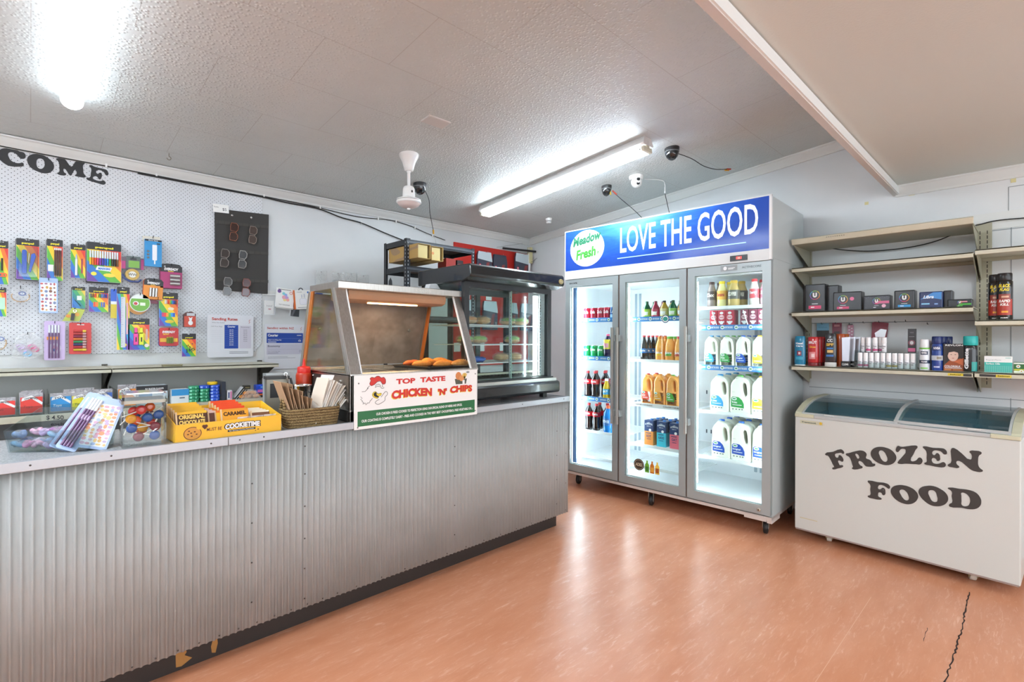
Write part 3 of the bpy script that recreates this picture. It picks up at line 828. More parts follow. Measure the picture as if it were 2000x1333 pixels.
# underframe and castors
b = MB(); b.box(.0, FW, .01, FD, .112, .132, mat('cfc4bd', .4)); b.box(FW - .03, FW, .02, .18, .09, .13, mat('cfc4bd', .4)); b.box(1.49, FW - .03, .006, .03, .10, .128, mat('cfc4bd', .4)); b.build('underframe', fr)
RUB = mat('1c1c1d', .5, name='black_rubber')
def castor(par, x, y, h, r, m, fork, ang=0.0):
    b = MB(); T = Matrix.Translation((x, y, 0)) @ Matrix.Rotation(ang, 4, 'Z')
    b.T = T @ Matrix.Translation((0, 0, r)) @ Matrix.Rotation(R(90), 4, 'Y'); b.lathe([(r * .8, -.014), (r, -.010), (r, .010), (r * .8, .014)], m, 24); b.lathe([(r * .45, .014), (r * .45, .017)], mat('8c8c8c', .4, .7), 12)
    o = b.build('castor', par)
    b = MB(); b.T = T; b.box(-.02, -.016, -.016, .016, r - .004, h, fork); b.box(.016, .02, -.016, .016, r - .004, h, fork); b.box(-.024, .024, -.026, .026, h - .004, h, fork); b.build('castor_fork', o)
    return o
STL = mat('9a978f', .35, .8)
for (x, y) in ((.05, .13), (.79, .06), (1.60, .085), (.06, .60), (1.60, .60), (.80, .60)): castor(fr, x, y, .112, .042, RUB, STL, R(12))

def FP(x, y, z): return FM @ Vector((x, y, z))

# ================================================================ DRINKS (prototypes, base at z=0, facing -y)
def M_(h, r=.3, **k): return mat(h, r, **k)
def part(mb, name, par, **k): return mb.build(name, par, **k)
def can(label, body, ink, word, accent=None, r=.034, h=.104):
    t = thing('drink_can', label, 'can')
    b = MB(); b.lathe([(r * .82, 0), (r * .95, .004), (r, .012), (r, h - .014), (r * .80, h - .003)], M_(body, .22, metal=.25), 22)
    if accent: b.band(r + .0004, .012, .04, M_(accent, .3), -60, 60)
    b.text(word, 0, h * .5, h * .26, 0, M_(ink, .4), w=r * 1.6, bold=.03, shear=.25, rad=r + .0006)
    part(b, 'can_body', t)
    b = MB(); b.lathe([(r * .80, h - .003), (r * .80, h), (r * .72, h - .002), (.002, h - .002)], CHROME, 18); part(b, 'can_lid', t)
    return t
def bottle(name, label, prof, liquid, cap, capc, band=None, word=None, n=22, cat_='bottle', capr=.015, cap_h=.016, cap_z=None, label2=None):
    t = thing(name, label, cat_)
    b = MB(); b.lathe(prof, liquid, n); part(b, 'bottle_body', t)
    zt = prof[-1][1]
    b = MB(); b.lathe([(capr, zt - .003), (capr, zt + cap_h - .002), (capr * .85, zt + cap_h)], M_(capc, .35), 16); part(b, 'cap', t)
    if band:
        z0, z1, rr, h = band
        b = MB(); b.band(rr + .0006, z0, z1, M_(h, .35), -180, 180, 24)
        if label2: b.band(rr + .0009, z0 + (z1 - z0) * .15, z0 + (z1 - z0) * .6, M_(label2, .35), -40, 40)
        if word: b.text(word[0], 0, z0 + (z1 - z0) * .35, (z1 - z0) * .42, 0, M_(word[1], .4), w=min(rr * 1.7, .06), bold=.03, shear=.1, rad=rr + .0014)
        part(b, 'label_wrap', t)
    return t
COLA = mat('1c0d0a', .12, coat=.5, name='dark_cola')
pr_cola = [(.026, 0), (.031, .006), (.032, .03), (.029, .07), (.0335, .115), (.0345, .14), (.031, .165), (.018, .190), (.0135, .200), (.0135, .212)]
def kcola(label): return bottle('cola_bottle', label, pr_cola, COLA, None, 'c8242c', band=(.118, .158, .0345, 'c2202c'), word=('Cola', 'f4f4f4'))
def place(P, i, z, x, y, label, group=None, rz=None): return P.put(FP(x, y, z + .001), FA if rz is None else rz, label, group)

# --- left door
redcan = Proto(can('red can', 'b5203a', 'f2e6e6', 'Cola'))
W1 = ['leftmost', 'second', 'third', 'fourth', 'fifth', 'sixth']
for k, x in enumerate((.118, .188, .258, .322)):
    place(redcan, 0, 1.432, x, .158, '%s red cola can on the top shelf behind the left fridge door' % (W1[k] + ('' if k == 0 else ' from the left')), 'red cola cans')
    place(redcan, 0, 1.432, x, .235, 'red cola can directly behind the %s can of the top shelf row, left fridge bay' % ('first', 'second', 'third', 'fourth')[k], 'red cola cans')
bluecan = Proto(can('blue can', '1d5f9e', 'e8f2fa', 'LP', '8fb8d8'))
place(bluecan, 0, 1.432, .388, .158, 'blue and silver can at the right end of the top shelf, left fridge bay')
gcan = Proto(can('green can', '1f9a57', 'f0f8f0', 'Sprite'))
for k, x in enumerate((.118, .190, .262)):
    place(gcan, 0, 1.108, x, .158, '%s green lemonade can on the second shelf of the left fridge bay' % (W1[k] + ('' if k == 0 else ' from the left')), 'green lemonade cans')
    place(gcan, 0, 1.108, x + .02, .235, 'green lemonade can behind the %s one on the second shelf, left fridge bay' % ORD[k], 'green lemonade cans')
pr_j = [(.030, 0), (.036, .008), (.036, .12), (.032, .150), (.018, .175), (.015, .185)]
t = bottle('juice_bottle', 'dark fruit drink bottle with pink cap and yellow label, second shelf of left fridge bay', pr_j, M_('2a1c3e', .15), None, 'd04a72', band=(.075, .155, .0365, 'd8c43a'), word=('V', 'b03060'), label2='c98a9a')
pj = Proto(t); place(pj, 0, 1.108, .330, .155, None); place(pj, 0, 1.108, .405, .155, 'second pink capped dark fruit drink, at the right end of second shelf, left fridge bay')
bc = bottle('water_bottle', 'bottle with teal cap behind the pink capped drinks, left fridge bay', [(.028, 0), (.032, .01), (.032, .14), (.014, .19)], M_('9fc4d4', .15), None, '1f7f93'); Proto(bc).put(FP(.40, .24, 1.109), FA)
PC = Proto(kcola('cola'))
for k, (x, y) in enumerate(((.122, .16), (.198, .16), (.245, .24), (.155, .24), (.325, .25), (.20, .32))):
    place(PC, 0, .762, x, y, 'cola bottle on the left bay third shelf, %s' % ('at the left end', 'second in the front row', 'behind and right of the second', 'behind the two front ones', 'behind the yellow bottles', 'deepest of its shelf')[k], 'cola bottles third shelf')
for k, (x, y) in enumerate(((.135, .16), (.215, .16), (.185, .25), (.265, .25), (.34, .26))):
    place(PC, 0, .484, x, y, 'cola bottle on the left bay fourth shelf, %s' % ('at the left end', 'second in the front row', 'behind between the front two', 'behind and right of the second', 'behind the blue sports drink')[k], 'cola bottles fourth shelf')
yb = Proto(bottle('ginger_drink_bottle', 'yellow', [(.027, 0), (.031, .006), (.031, .09), (.024, .12), (.014, .145), (.013, .155)], M_('c9a51e', .12), None, 'eeeeee', band=(.04, .085, .031, '4aa0c8'), word=('L&P', 'f4f4e8')))
for k, x in enumerate((.318, .388)): place(yb, 0, .762, x, .155, ('yellow drink bottle with white cap and blue label right of the colas, third shelf', 'yellow drink bottle with white cap at the right end of third shelf, left bay')[k], 'yellow soft drinks')
t = bottle('sports_bottle', 'bright blue sports drink with orange cap on the fourth shelf, left bay', [(.036, 0), (.041, .008), (.042, .06), (.037, .10), (.042, .135), (.036, .17), (.022, .195), (.019, .203)], M_('1e7fd0', .12), None, 'e2683a', band=(.06, .12, .0425, '3a6fae'), capr=.022, cap_h=.02, word=('POWER', 'e8f0f8'))
t.location = FP(.337, .155, .485); t.rotation_euler = (0, 0, FA)

# --- middle door
def squat(label, glassc, lab, cap): 
    return bottle('soda_bottle', label, [(.027, 0), (.031, .006), (.032, .06), (.029, .085), (.013, .115), (.012, .125)], M_(glassc, .1, coat=.4), None, cap, band=(.018, .075, .032, lab), word=('Brew', 'ffffff'), capr=.0125, cap_h=.012, label2='f0ead8')
SQ = [('16603a', '9ccf3a', 'lime green'), ('a8324c', 'c4455f', 'raspberry red'), ('c9a23a', 'e0d08a', 'pale yellow'), ('1a6b46', '8fc95a', 'dark green'), ('c87f2a', 'e8b13a', 'amber')]
for k, x in enumerate((.690, .765, .838, .910, .980)):
    t = squat('stubby soda bottle with %s label, top shelf of middle fridge bay' % SQ[k][2], SQ[k][0], SQ[k][1], '2a5f3a' if k in (0, 3) else '8a2a3a' if k == 1 else '2d2d2d')
    P = Proto(t); P.put(FP(x, .16, 1.429), FA)
    place(P, 0, 1.428, x + .02, .24, 'soda bottle standing behind the one with %s label, middle fridge bay' % SQ[k][2])
gc = Proto(bottle('glass_cola_bottle', 'glass cola', [(.024, 0), (.028, .005), (.026, .05), (.029, .085), (.026, .12), (.013, .165), (.011, .182)], COLA, None, 'c0222e', band=(.052, .088, .0285, '2a6fc0'), word=('Cola', 'ffffff'), capr=.013, cap_h=.01))
for k in range(6):
    place(gc, 0, 1.105, .665 + .004 * k, .16 + .062 * k, 'glass cola bottle with red cap, %s of the six in a file, middle fridge bay' % ORD[k], 'glass cola bottles in a file')
def oj(label, cap, lab, ink, word='Juice'):
    return bottle('juice_bottle', label, [(.033, 0), (.038, .006), (.0385, .10), (.034, .125), (.024, .155), (.021, .168)], M_('ffb25a', .18), None, cap, band=(.028, .080, .0385, 'efa04a'), label2=lab, word=(word, ink), capr=.023, cap_h=.016)
for k, (x, cap, lab, nm) in enumerate(((.808, 'e8831f', 'e8b321', 'orange'), (.887, '7fc24a', '5fae3c', 'green'), (.965, 'd33a2c', 'd8553a', 'red'))):
    P = Proto(oj('small orange juice bottle with %s cap on the second shelf of the middle fridge bay' % nm, cap, lab, 'ffffff')); P.put(FP(x, .16, 1.106), FA)
    for j in (1, 2): place(P, 0, 1.105, x + .004 * j, .16 + .085 * j, '%s orange juice bottle behind the %s capped one, middle fridge bay' % (ORD[j], nm))

def jugproto(name, label, w, h, d, body, cap, lab, ink, word, catg, left=True):
    t = thing(name, label, catg)
    hw = w / 2
    out = [(-hw * .94, .003), (0, 0), (hw * .94, .003), (hw, h * .06), (hw * .99, h * .42), (hw * .95, h * .55), (hw * .90, h * .70), (hw * .78, h * .82), (hw * .40, h * .925), (hw * .02, h * .955), (hw * .0, h * .96), (-hw * .42, h * .96), (-hw * .47, h * .935), (-hw * .72, h * .86), (-hw * .93, h * .76), (-hw * .96, h * .62), (-hw * .99, h * .42), (-hw, h * .06)]
    hole = [(hw * .34, h * .80), (hw * .52, h * .79), (hw * .66, h * .68), (hw * .68, h * .56), (hw * .55, h * .47), (hw * .40, h * .52), (hw * .28, h * .66)]
    g = curve_geo([out, hole], extrude=d / 2 - .014, bevel=.014, res=4)
    b = MB(); b.geo(g, body); part(b, 'jug_body', t)
    b = MB(); cx = -hw * .21; b.lathe([(hw * .27, h * .945), (hw * .28, h * .95), (hw * .28, h * .99), (hw * .24, h)], M_(cap, .35), 20, c=(cx, 0)); part(b, 'cap', t)
    b = MB(); y = -d / 2 - .0006
    if lab:
        x0, x1 = -hw * .86, hw * .42
        pl = [(x0, h * .17), (x1, h * .15), (x1 * .98, h * .26), (x1 * .55, h * .36), (x0 * .1, h * .43), (x0 * .8, h * .44), (x0, h * .40)]
        b.face(pl, y, M_(lab, .4))
        b.ell(x0 + (x1 - x0) * .26, h * .385, hw * .26, h * .042, y - .0006, WHITE, 16); b.ell(x0 + (x1 - x0) * .26, h * .385, hw * .19, h * .018, y - .001, M_('3f9a68', .4), 10)
        b.text(word, x0 + (x1 - x0) * .06, h * .265, h * .055, y - .0006, M_(ink, .4), w=(x1 - x0) * (.62 if len(word) > 5 else .42), al='l', bold=.03)
        b.rect(x0 + .01, x1 * .5, h * .215, h * .232, y - .0006, WHITE)
        for q in (.1, .35, .6, .8): b.rect(x0 + (x1 - x0) * q, x0 + (x1 - x0) * (q + .12), h * .10, h * .125, y, M_('5a6f6a', .5))
        b.rect(x0 + .004, x0 + hw * .4, h * .56, h * .565, y, M_('7c8a84', .5))
    part(b, 'label', t)
    return t
MILK = mat('f3f3e6', .3, name='milk_white_plastic'); OJB = mat('ffb058', .2, name='orange_juice')
for k, (x, cap, lab, nm, wd) in enumerate(((.710, 'd3392c', 'd2442e', 'red', 'Just'), (.815, 'e8912a', 'e7a01e', 'orange', 'Juice'), (.920, '7fc44a', '58ad3c', 'green', 'Fresh'))):
    P = Proto(jugproto('juice_jug', 'large orange juice jug with %s cap on the third shelf of the middle fridge bay' % nm, .100, .240, .085, OJB, cap, lab, 'ffffff', wd, 'jug'))
    P.put(FP(x, .165, .758), FA)
    place(P, 0, .757, x + .015, .27, 'orange juice jug behind the %s capped jug, middle fridge bay' % nm)
def carton(label, c2, word):
    t = thing('milk_carton', label, 'carton')
    b = MB(); b.box(-.037, .037, -.03, .03, 0, .108, M_(c2, .4)); b.box(-.037, .037, -.03, .03, .108, .192, M_('1e3566', .4)); part(b, 'carton_body', t)
    b = MB(); y = -.0308; b.text('THE', 0, .172, .007, y, WHITE); b.text('ALTERNATIVE', 0, .154, .013, y, WHITE, w=.062, bold=.03, arc=.006); b.text('DAIRY CO', 0, .143, .008, y, WHITE, w=.035); b.ell(.012, .118, .011, .011, y - .0004, WHITE, 12)
    b.text(word, 0, .060, .020, y, M_('1e3566', .5), w=min(.05, .014 * len(word)), bold=.03); b.rect(-.025, .02, .09, .096, y, M_('1e3566', .5)); b.rect(-.018, .018, .045, .049, y, M_('1e3566', .5)); part(b, 'label', t)
    b = MB(); b.lathe([(.012, .192), (.012, .204)], M_('3b7fd0', .4), 14, c=(.01, .005)); part(b, 'cap', t)
    return t
for k, (x, c2, wd, nm) in enumerate(((.722, 'e08a3a', 'SOY', 'orange'), (.828, '3ab7cc', 'ALMOND', 'turquoise'), (.935, 'e06a7a', 'OAT', 'pink'))):
    P = Proto(carton('navy topped milk carton with %s lower half on the fourth shelf, middle bay' % nm, c2, wd)); P.put(FP(x, .165, .439), FA)
    for j in (1, 2): place(P, 0, .438, x + .012 * j, .165 + .07 * j, '%s carton behind the %s one on the fourth shelf, middle bay' % (ORD[j], nm))

# --- right door
def fl_bottle(label, body, cap, lab, ink, word, r=.032, h=.185):
    return bottle('flavoured_milk_bottle', label, [(r * .9, 0), (r, .006), (r, h * .45), (r * .95, h * .62), (r * .6, h * .84), (r * .55, h * .90)], M_(body, .25), None, cap, band=(h * .28, h * .62, r + .0004, lab), word=(word, ink), capr=r * .62, cap_h=h * .09)
for (x, bo, ca, la, ik, wd, nm, rr) in ((1.205, '8b7d78', '4a3330', '4b3f3c', 'f0e8e0', 'Choc', 'grey brown', .031), (1.278, 'efe8a0', 'f0d020', 'f0b84a', 'c0402a', 'Banana', 'pale yellow', .033), (1.360, 'cbb06a', 'd8b23a', '5c5a50', 'f4f0e0', 'COFFEE', 'tan coffee', .039), (1.497, 'f0ece4', 'd03a3e', 'd2545a', 'f8f0f0', 'Berry', 'white and red', .030), (1.566, 'e2a8b4', 'd8586a', 'd46a80', 'f8f0f0', 'Straw', 'pink', .030)):
    t = fl_bottle('%s flavoured milk bottle on the top shelf of the right fridge bay' % nm, bo, ca, la, ik, wd, rr); P = Proto(t); P.put(FP(x, .165, 1.498), FA)
    if nm != 'pink': place(P, 0, 1.497, x + .022, .25, 'bottle behind the %s flavoured milk, right fridge bay' % nm)
def tetra(label, c):
    t = thing('juice_carton', label, 'carton')
    b = MB(); b.box(-.0265, .0265, -.02, .02, 0, .118, M_(c, .35)); part(b, 'carton_body', t)
    b = MB(); y = -.0206; b.ell(.0, .098, .013, .009, y, WHITE, 12); b.ell(0, .068, .019, .017, y, M_('e8c8cc', .5), 10); b.text('Swirl', 0, .062, .013, y - .0005, M_(c, .4), w=.03, bold=.03); b.ell(0, .03, .013, .013, y, WHITE, 9); b.ell(-.014, .036, .006, .006, y, WHITE, 8); b.ell(.014, .036, .006, .006, y, WHITE, 8); part(b, 'label', t)
    return t
PT = Proto(tetra('t', 'b8283e')); PM = Proto(tetra('t', '7a3046'))
for k in range(3):
    place(PT, 0, 1.355, 1.232 + .0565 * k, .15, 'crimson milk carton, %s of the three in the left pack under the top shelf' % ORD[k], 'crimson cartons')
    place(PT, 0, 1.355, 1.232 + .0565 * k, .195, 'crimson milk carton hidden behind the %s of the left pack' % ORD[k], 'crimson cartons')
for k in range(3):
    place(PM, 0, 1.355, 1.443 + .0565 * k, .15, 'maroon milk carton, %s of the three in the right pack under the top shelf' % ORD[k], 'maroon cartons')
    place(PM, 0, 1.355, 1.443 + .0565 * k, .195, 'maroon milk carton hidden behind the %s of the right pack' % ORD[k], 'maroon cartons')
for i, x in enumerate((1.225, 1.437)):
    b = MB(); b.tube([(0, 0, .112), (.034, 0, .004)], .0035, WHITE, 6); o = b.build('drinking_straw'); o.location = FP(x, .124, 1.356); o.rotation_euler = (0, 0, FA); tag(o, 'white straw leaning on the %s carton pack' % ('crimson', 'maroon')[i], 'straw')
caps = [('4a9fd8', '3f9fdc', 'Lite', 'light blue'), ('66bb55', '2f9a48', 'Trim', 'green'), ('2f6fd0', '2454b4', 'Original', 'royal blue'), ('f0c030', 'f2c23c', 'Calci+', 'yellow')]
for k, x in enumerate((1.213, 1.325, 1.432, 1.541)):
    cap, lab, wd, nm = caps[k]
    P = Proto(jugproto('milk_jug', 'two litre milk jug with %s cap on the third shelf, right bay, front row' % nm, .100, .222, .085, MILK, cap, lab, 'ffffff' if k < 3 else 'e08a1a', wd, 'jug')); P.put(FP(x, .17, 1.074), FA)
    for j in (1, 2): place(P, 0, 1.073, x + .006 * j, .17 + .098 * j, '%s milk jug behind the %s capped one on the third shelf, right bay' % (ORD[j], nm))
for k, x in enumerate((1.275, 1.415, 1.556)):
    cap, lab, wd, nm = caps[(0, 1, 3)[k]]
    P = Proto(jugproto('milk_jug', 'large milk jug with %s cap on the fourth shelf, right bay, front row' % nm, .136, .262, .115, MILK, cap, lab, 'ffffff' if k < 2 else 'e08a1a', wd, 'jug')); P.put(FP(x, .185, .758), FA)
    for j in (1, 2): place(P, 0, .757, x + .006 * j, .185 + .13 * j, '%s large jug behind the %s capped one on the fourth shelf, right bay' % (ORD[j], nm))
P = Proto(jugproto('milk_jug', 'o', .132, .265, .115, MILK, '2f6fd0', '2050b0', 'ffffff', 'Original', 'jug'))
for k, x in enumerate((1.286, 1.421, 1.560)):
    for j in range(3): place(P, 0, .432, x + .004 * j, .185 + .13 * j, 'royal blue capped large milk jug on the bottom row, %s from the left, %s' % (ORD[k], ('front', 'second deep', 'third deep')[j]), 'blue capped jugs on the bottom row')
# the few labels a proto took over
FROZEN={'F': [[(0.1728, 0.5638), (0.2152, 0.5839), (0.2543, 0.6059), (0.2639, 0.6048), (0.2748, 0.5858), (0.2688, 0.5806), (0.2592, 0.5845), (0.2446, 0.5806), (0.2275, 0.572), (0.2263, 0.5648), (0.2337, 0.5521), (0.2435, 0.5553), (0.2471, 0.5685), (0.2544, 0.5698), (0.2665, 0.558), (0.2713, 0.5436), (0.2678, 0.5333), (0.2617, 0.5321), (0.2496, 0.5368), (0.2435, 0.5329), (0.2472, 0.5183), (0.2521, 0.5095), (0.2642, 0.5123), (0.2703, 0.506), (0.2643, 0.4979), (0.24, 0.4862), (0.2204, 0.4767), (0.213, 0.478), (0.213, 0.4865), (0.2216, 0.4924), (0.2154, 0.5052), (0.1979, 0.5414), (0.1879, 0.5551), (0.1766, 0.556)]], 'R': [[(0.2832, 0.5832), (0.2975, 0.5898), (0.335, 0.6086), (0.3628, 0.6169), (0.3811, 0.6111), (0.389, 0.5977), (0.3857, 0.5755), (0.4015, 0.5704), (0.4105, 0.564), (0.4184, 0.5508), (0.4284, 0.5513), (0.4307, 0.5438), (0.424, 0.5358), (0.4017, 0.5288), (0.3836, 0.5293), (0.3698, 0.5456), (0.3583, 0.5529), (0.3491, 0.5499), (0.3561, 0.5294), (0.3676, 0.5235), (0.3688, 0.517), (0.3539, 0.5073), (0.3354, 0.4995), (0.3213, 0.4981), (0.3148, 0.5023), (0.3201, 0.5116), (0.3166, 0.5246), (0.3094, 0.5507), (0.2999, 0.5682), (0.2856, 0.5753)], [(0.3328, 0.5918), (0.3421, 0.5921), (0.3513, 0.5802), (0.3514, 0.5707), (0.3445, 0.5653), (0.3386, 0.5738)]], 'O': [[(0.4082, 0.6064), (0.4148, 0.629), (0.4304, 0.6449), (0.4546, 0.6537), (0.4807, 0.6533), (0.5043, 0.6454), (0.5213, 0.6288), (0.5298, 0.6069), (0.5257, 0.5854), (0.5109, 0.5657), (0.4853, 0.5537), (0.4592, 0.5545), (0.4328, 0.5655), (0.415, 0.5835)], [(0.4481, 0.624), (0.459, 0.6338), (0.4721, 0.6281), (0.483, 0.609), (0.4884, 0.589), (0.4852, 0.5766), (0.4766, 0.5715), (0.4635, 0.5791), (0.4525, 0.6009)]], 'Z': [[(0.5301, 0.6615), (0.5374, 0.673), (0.55, 0.6699), (0.5768, 0.6769), (0.6094, 0.6868), (0.6204, 0.6866), (0.6244, 0.6809), (0.6155, 0.663), (0.6055, 0.6358), (0.5944, 0.6058), (0.5975, 0.5983), (0.6116, 0.6014), (0.6216, 0.6108), (0.6286, 0.6222), (0.6375, 0.6239), (0.6455, 0.6127), (0.6445, 0.6), (0.6357, 0.587), (0.6177, 0.5843), (0.5709, 0.5784), (0.5461, 0.5724), (0.5356, 0.5756), (0.5377, 0.5851), (0.5543, 0.6114), (0.5718, 0.6543), (0.5645, 0.6602), (0.55, 0.6557), (0.5417, 0.6427), (0.5344, 0.6363), (0.527, 0.6428)]], 'E': [[(0.6463, 0.6845), (0.6512, 0.6891), (0.6902, 0.6868), (0.7246, 0.6908), (0.7378, 0.6886), (0.7482, 0.6696), (0.7426, 0.66), (0.7351, 0.6599), (0.7247, 0.6716), (0.7113, 0.6755), (0.6941, 0.6726), (0.6874, 0.6627), (0.6894, 0.6506), (0.6961, 0.6481), (0.7047, 0.6608), (0.7133, 0.6598), (0.7191, 0.6411), (0.7181, 0.6249), (0.7077, 0.6198), (0.7029, 0.6283), (0.6942, 0.6329), (0.6875, 0.6304), (0.6885, 0.6082), (0.6962, 0.6035), (0.7134, 0.6055), (0.7248, 0.6138), (0.7342, 0.6181), (0.7418, 0.6121), (0.7418, 0.5975), (0.7324, 0.5895), (0.7078, 0.5871), (0.675, 0.5895), (0.6554, 0.592), (0.6534, 0.5979), (0.6623, 0.6046), (0.6632, 0.626), (0.6621, 0.6609), (0.6552, 0.6722)]], 'N': [[(0.7648, 0.6931), (0.7694, 0.6993), (0.7786, 0.6991), (0.8078, 0.6763), (0.8401, 0.651), (0.8454, 0.6591), (0.8435, 0.6802), (0.8364, 0.6897), (0.8408, 0.6971), (0.8558, 0.7001), (0.8802, 0.698), (0.8834, 0.6907), (0.8734, 0.6772), (0.8699, 0.6518), (0.8718, 0.6238), (0.8787, 0.6122), (0.8883, 0.6035), (0.884, 0.5963), (0.8596, 0.5935), (0.8438, 0.5982), (0.8206, 0.6187), (0.7989, 0.635), (0.788, 0.633), (0.7871, 0.6171), (0.7968, 0.6069), (0.7957, 0.5999), (0.7697, 0.5973), (0.753, 0.5996), (0.7508, 0.6053), (0.7567, 0.6137), (0.7632, 0.6198), (0.7644, 0.6566)]], 'F2': [[(0.394, 0.4439), (0.4034, 0.4485), (0.4405, 0.4476), (0.4859, 0.4491), (0.4993, 0.4394), (0.5009, 0.4288), (0.4949, 0.4209), (0.486, 0.4255), (0.4709, 0.4338), (0.4528, 0.4334), (0.4452, 0.4236), (0.4467, 0.4092), (0.4574, 0.4109), (0.4649, 0.42), (0.4755, 0.4176), (0.4795, 0.4021), (0.4756, 0.3811), (0.4666, 0.379), (0.4605, 0.3904), (0.4483, 0.3893), (0.4447, 0.3793), (0.4469, 0.3651), (0.4575, 0.361), (0.4621, 0.3541), (0.453, 0.3489), (0.4192, 0.3473), (0.3974, 0.3503), (0.3943, 0.3562), (0.4068, 0.3648), (0.4067, 0.3964), (0.406, 0.426), (0.3972, 0.4352)]], 'O2': [[(0.5039, 0.4114), (0.5127, 0.4351), (0.5332, 0.4498), (0.5621, 0.4562), (0.5934, 0.4515), (0.6159, 0.4372), (0.6271, 0.4153), (0.6244, 0.3936), (0.6105, 0.3708), (0.5881, 0.3563), (0.5624, 0.3542), (0.5334, 0.3642), (0.5128, 0.3845)], [(0.5449, 0.4208), (0.5564, 0.4314), (0.5708, 0.4268), (0.5851, 0.4017), (0.5857, 0.3824), (0.5752, 0.3745), (0.5623, 0.382), (0.5507, 0.4007)]], 'O3': [[(0.6285, 0.4366), (0.6381, 0.4598), (0.6627, 0.4751), (0.6923, 0.4807), (0.7215, 0.4719), (0.7451, 0.4535), (0.7535, 0.4283), (0.7466, 0.4029), (0.7297, 0.385), (0.7086, 0.3756), (0.6819, 0.3747), (0.6547, 0.3905), (0.6354, 0.4137)], [(0.6714, 0.4466), (0.6817, 0.4566), (0.6977, 0.4544), (0.7071, 0.4308), (0.7098, 0.4109), (0.7045, 0.3983), (0.6899, 0.3974), (0.6777, 0.4169)]], 'D': [[(0.751, 0.482), (0.758, 0.4876), (0.7987, 0.4902), (0.8337, 0.4925), (0.8606, 0.4855), (0.8776, 0.465), (0.8825, 0.44), (0.8753, 0.4153), (0.8584, 0.3995), (0.8315, 0.3926), (0.8065, 0.3928), (0.7608, 0.3862), (0.7564, 0.3918), (0.7608, 0.4031), (0.7685, 0.41), (0.7671, 0.4451), (0.7683, 0.4657), (0.7606, 0.4757)], [(0.8063, 0.4712), (0.8188, 0.4724), (0.8337, 0.461), (0.84, 0.4427), (0.8375, 0.4223), (0.8289, 0.4075), (0.809, 0.4058), (0.8065, 0.4278), (0.8059, 0.4544)]]}
COME={'C': [[(-0.1278, 2.3242), (-0.1187, 2.3331), (-0.0972, 2.3405), (-0.0771, 2.3441), (-0.063, 2.3434), (-0.0488, 2.335), (-0.0346, 2.3342), (-0.0258, 2.3265), (-0.0234, 2.3116), (-0.0281, 2.3004), (-0.0392, 2.2954), (-0.0472, 2.2979), (-0.0598, 2.3134), (-0.0739, 2.323), (-0.0894, 2.3194), (-0.0953, 2.3087), (-0.0917, 2.29), (-0.0831, 2.2746), (-0.0691, 2.2671), (-0.0502, 2.2673), (-0.036, 2.2741), (-0.0312, 2.2664), (-0.036, 2.2531), (-0.0533, 2.2471), (-0.0768, 2.2422), (-0.097, 2.2439), (-0.1139, 2.254), (-0.1246, 2.2644), (-0.1337, 2.273), (-0.1383, 2.2891), (-0.1353, 2.3093)]], 'O': [[(-0.0177, 2.2952), (-0.0138, 2.314), (-0.0025, 2.328), (0.0153, 2.337), (0.0365, 2.3397), (0.0597, 2.3348), (0.0814, 2.3198), (0.0958, 2.2982), (0.0975, 2.2758), (0.0883, 2.2531), (0.0699, 2.2375), (0.05, 2.2334), (0.0269, 2.2377), (0.0058, 2.2474), (-0.0104, 2.2658)], [(0.0219, 2.2893), (0.0259, 2.3083), (0.0349, 2.3161), (0.0465, 2.3156), (0.0548, 2.3041), (0.0568, 2.2843), (0.0515, 2.266), (0.04, 2.2559), (0.0285, 2.2595), (0.0228, 2.2738)]], 'M': [[(0.1062, 2.3297), (0.1123, 2.3358), (0.13, 2.3408), (0.1424, 2.3406), (0.1507, 2.3334), (0.1619, 2.3158), (0.1745, 2.3021), (0.1843, 2.3156), (0.1941, 2.3367), (0.2026, 2.3434), (0.2182, 2.3454), (0.2369, 2.3415), (0.2355, 2.3317), (0.2297, 2.3228), (0.2305, 2.2948), (0.2328, 2.2727), (0.2429, 2.258), (0.2386, 2.2504), (0.2171, 2.2475), (0.1972, 2.2486), (0.1912, 2.252), (0.1985, 2.2611), (0.1985, 2.2779), (0.1942, 2.2863), (0.1907, 2.2845), (0.1802, 2.2607), (0.1732, 2.247), (0.1676, 2.2485), (0.1565, 2.2663), (0.1453, 2.2831), (0.1426, 2.2834), (0.1419, 2.2611), (0.1523, 2.2524), (0.1496, 2.2444), (0.1344, 2.2391), (0.118, 2.2409), (0.1111, 2.2476), (0.12, 2.2551), (0.1209, 2.2838), (0.1192, 2.3091), (0.1137, 2.3224)]], 'E': [[(0.2579, 2.3277), (0.263, 2.3327), (0.282, 2.3277), (0.3057, 2.3248), (0.3266, 2.3239), (0.3431, 2.3192), (0.3492, 2.309), (0.3515, 2.296), (0.3447, 2.2857), (0.3372, 2.2888), (0.3296, 2.3025), (0.3176, 2.3103), (0.3013, 2.3103), (0.2939, 2.3048), (0.2917, 2.2919), (0.2998, 2.2861), (0.3072, 2.2945), (0.3154, 2.2954), (0.3192, 2.2848), (0.317, 2.267), (0.3103, 2.254), (0.3036, 2.2544), (0.2999, 2.2632), (0.2895, 2.2695), (0.2807, 2.2656), (0.2764, 2.2522), (0.2852, 2.2466), (0.3014, 2.2434), (0.3163, 2.2457), (0.3253, 2.2515), (0.3343, 2.2468), (0.3381, 2.237), (0.3298, 2.2256), (0.3193, 2.2243), (0.297, 2.2281), (0.2676, 2.2332), (0.2473, 2.2401), (0.2451, 2.2462), (0.2487, 2.2517), (0.2588, 2.2531), (0.266, 2.2841), (0.2674, 2.311), (0.2616, 2.321)]]}

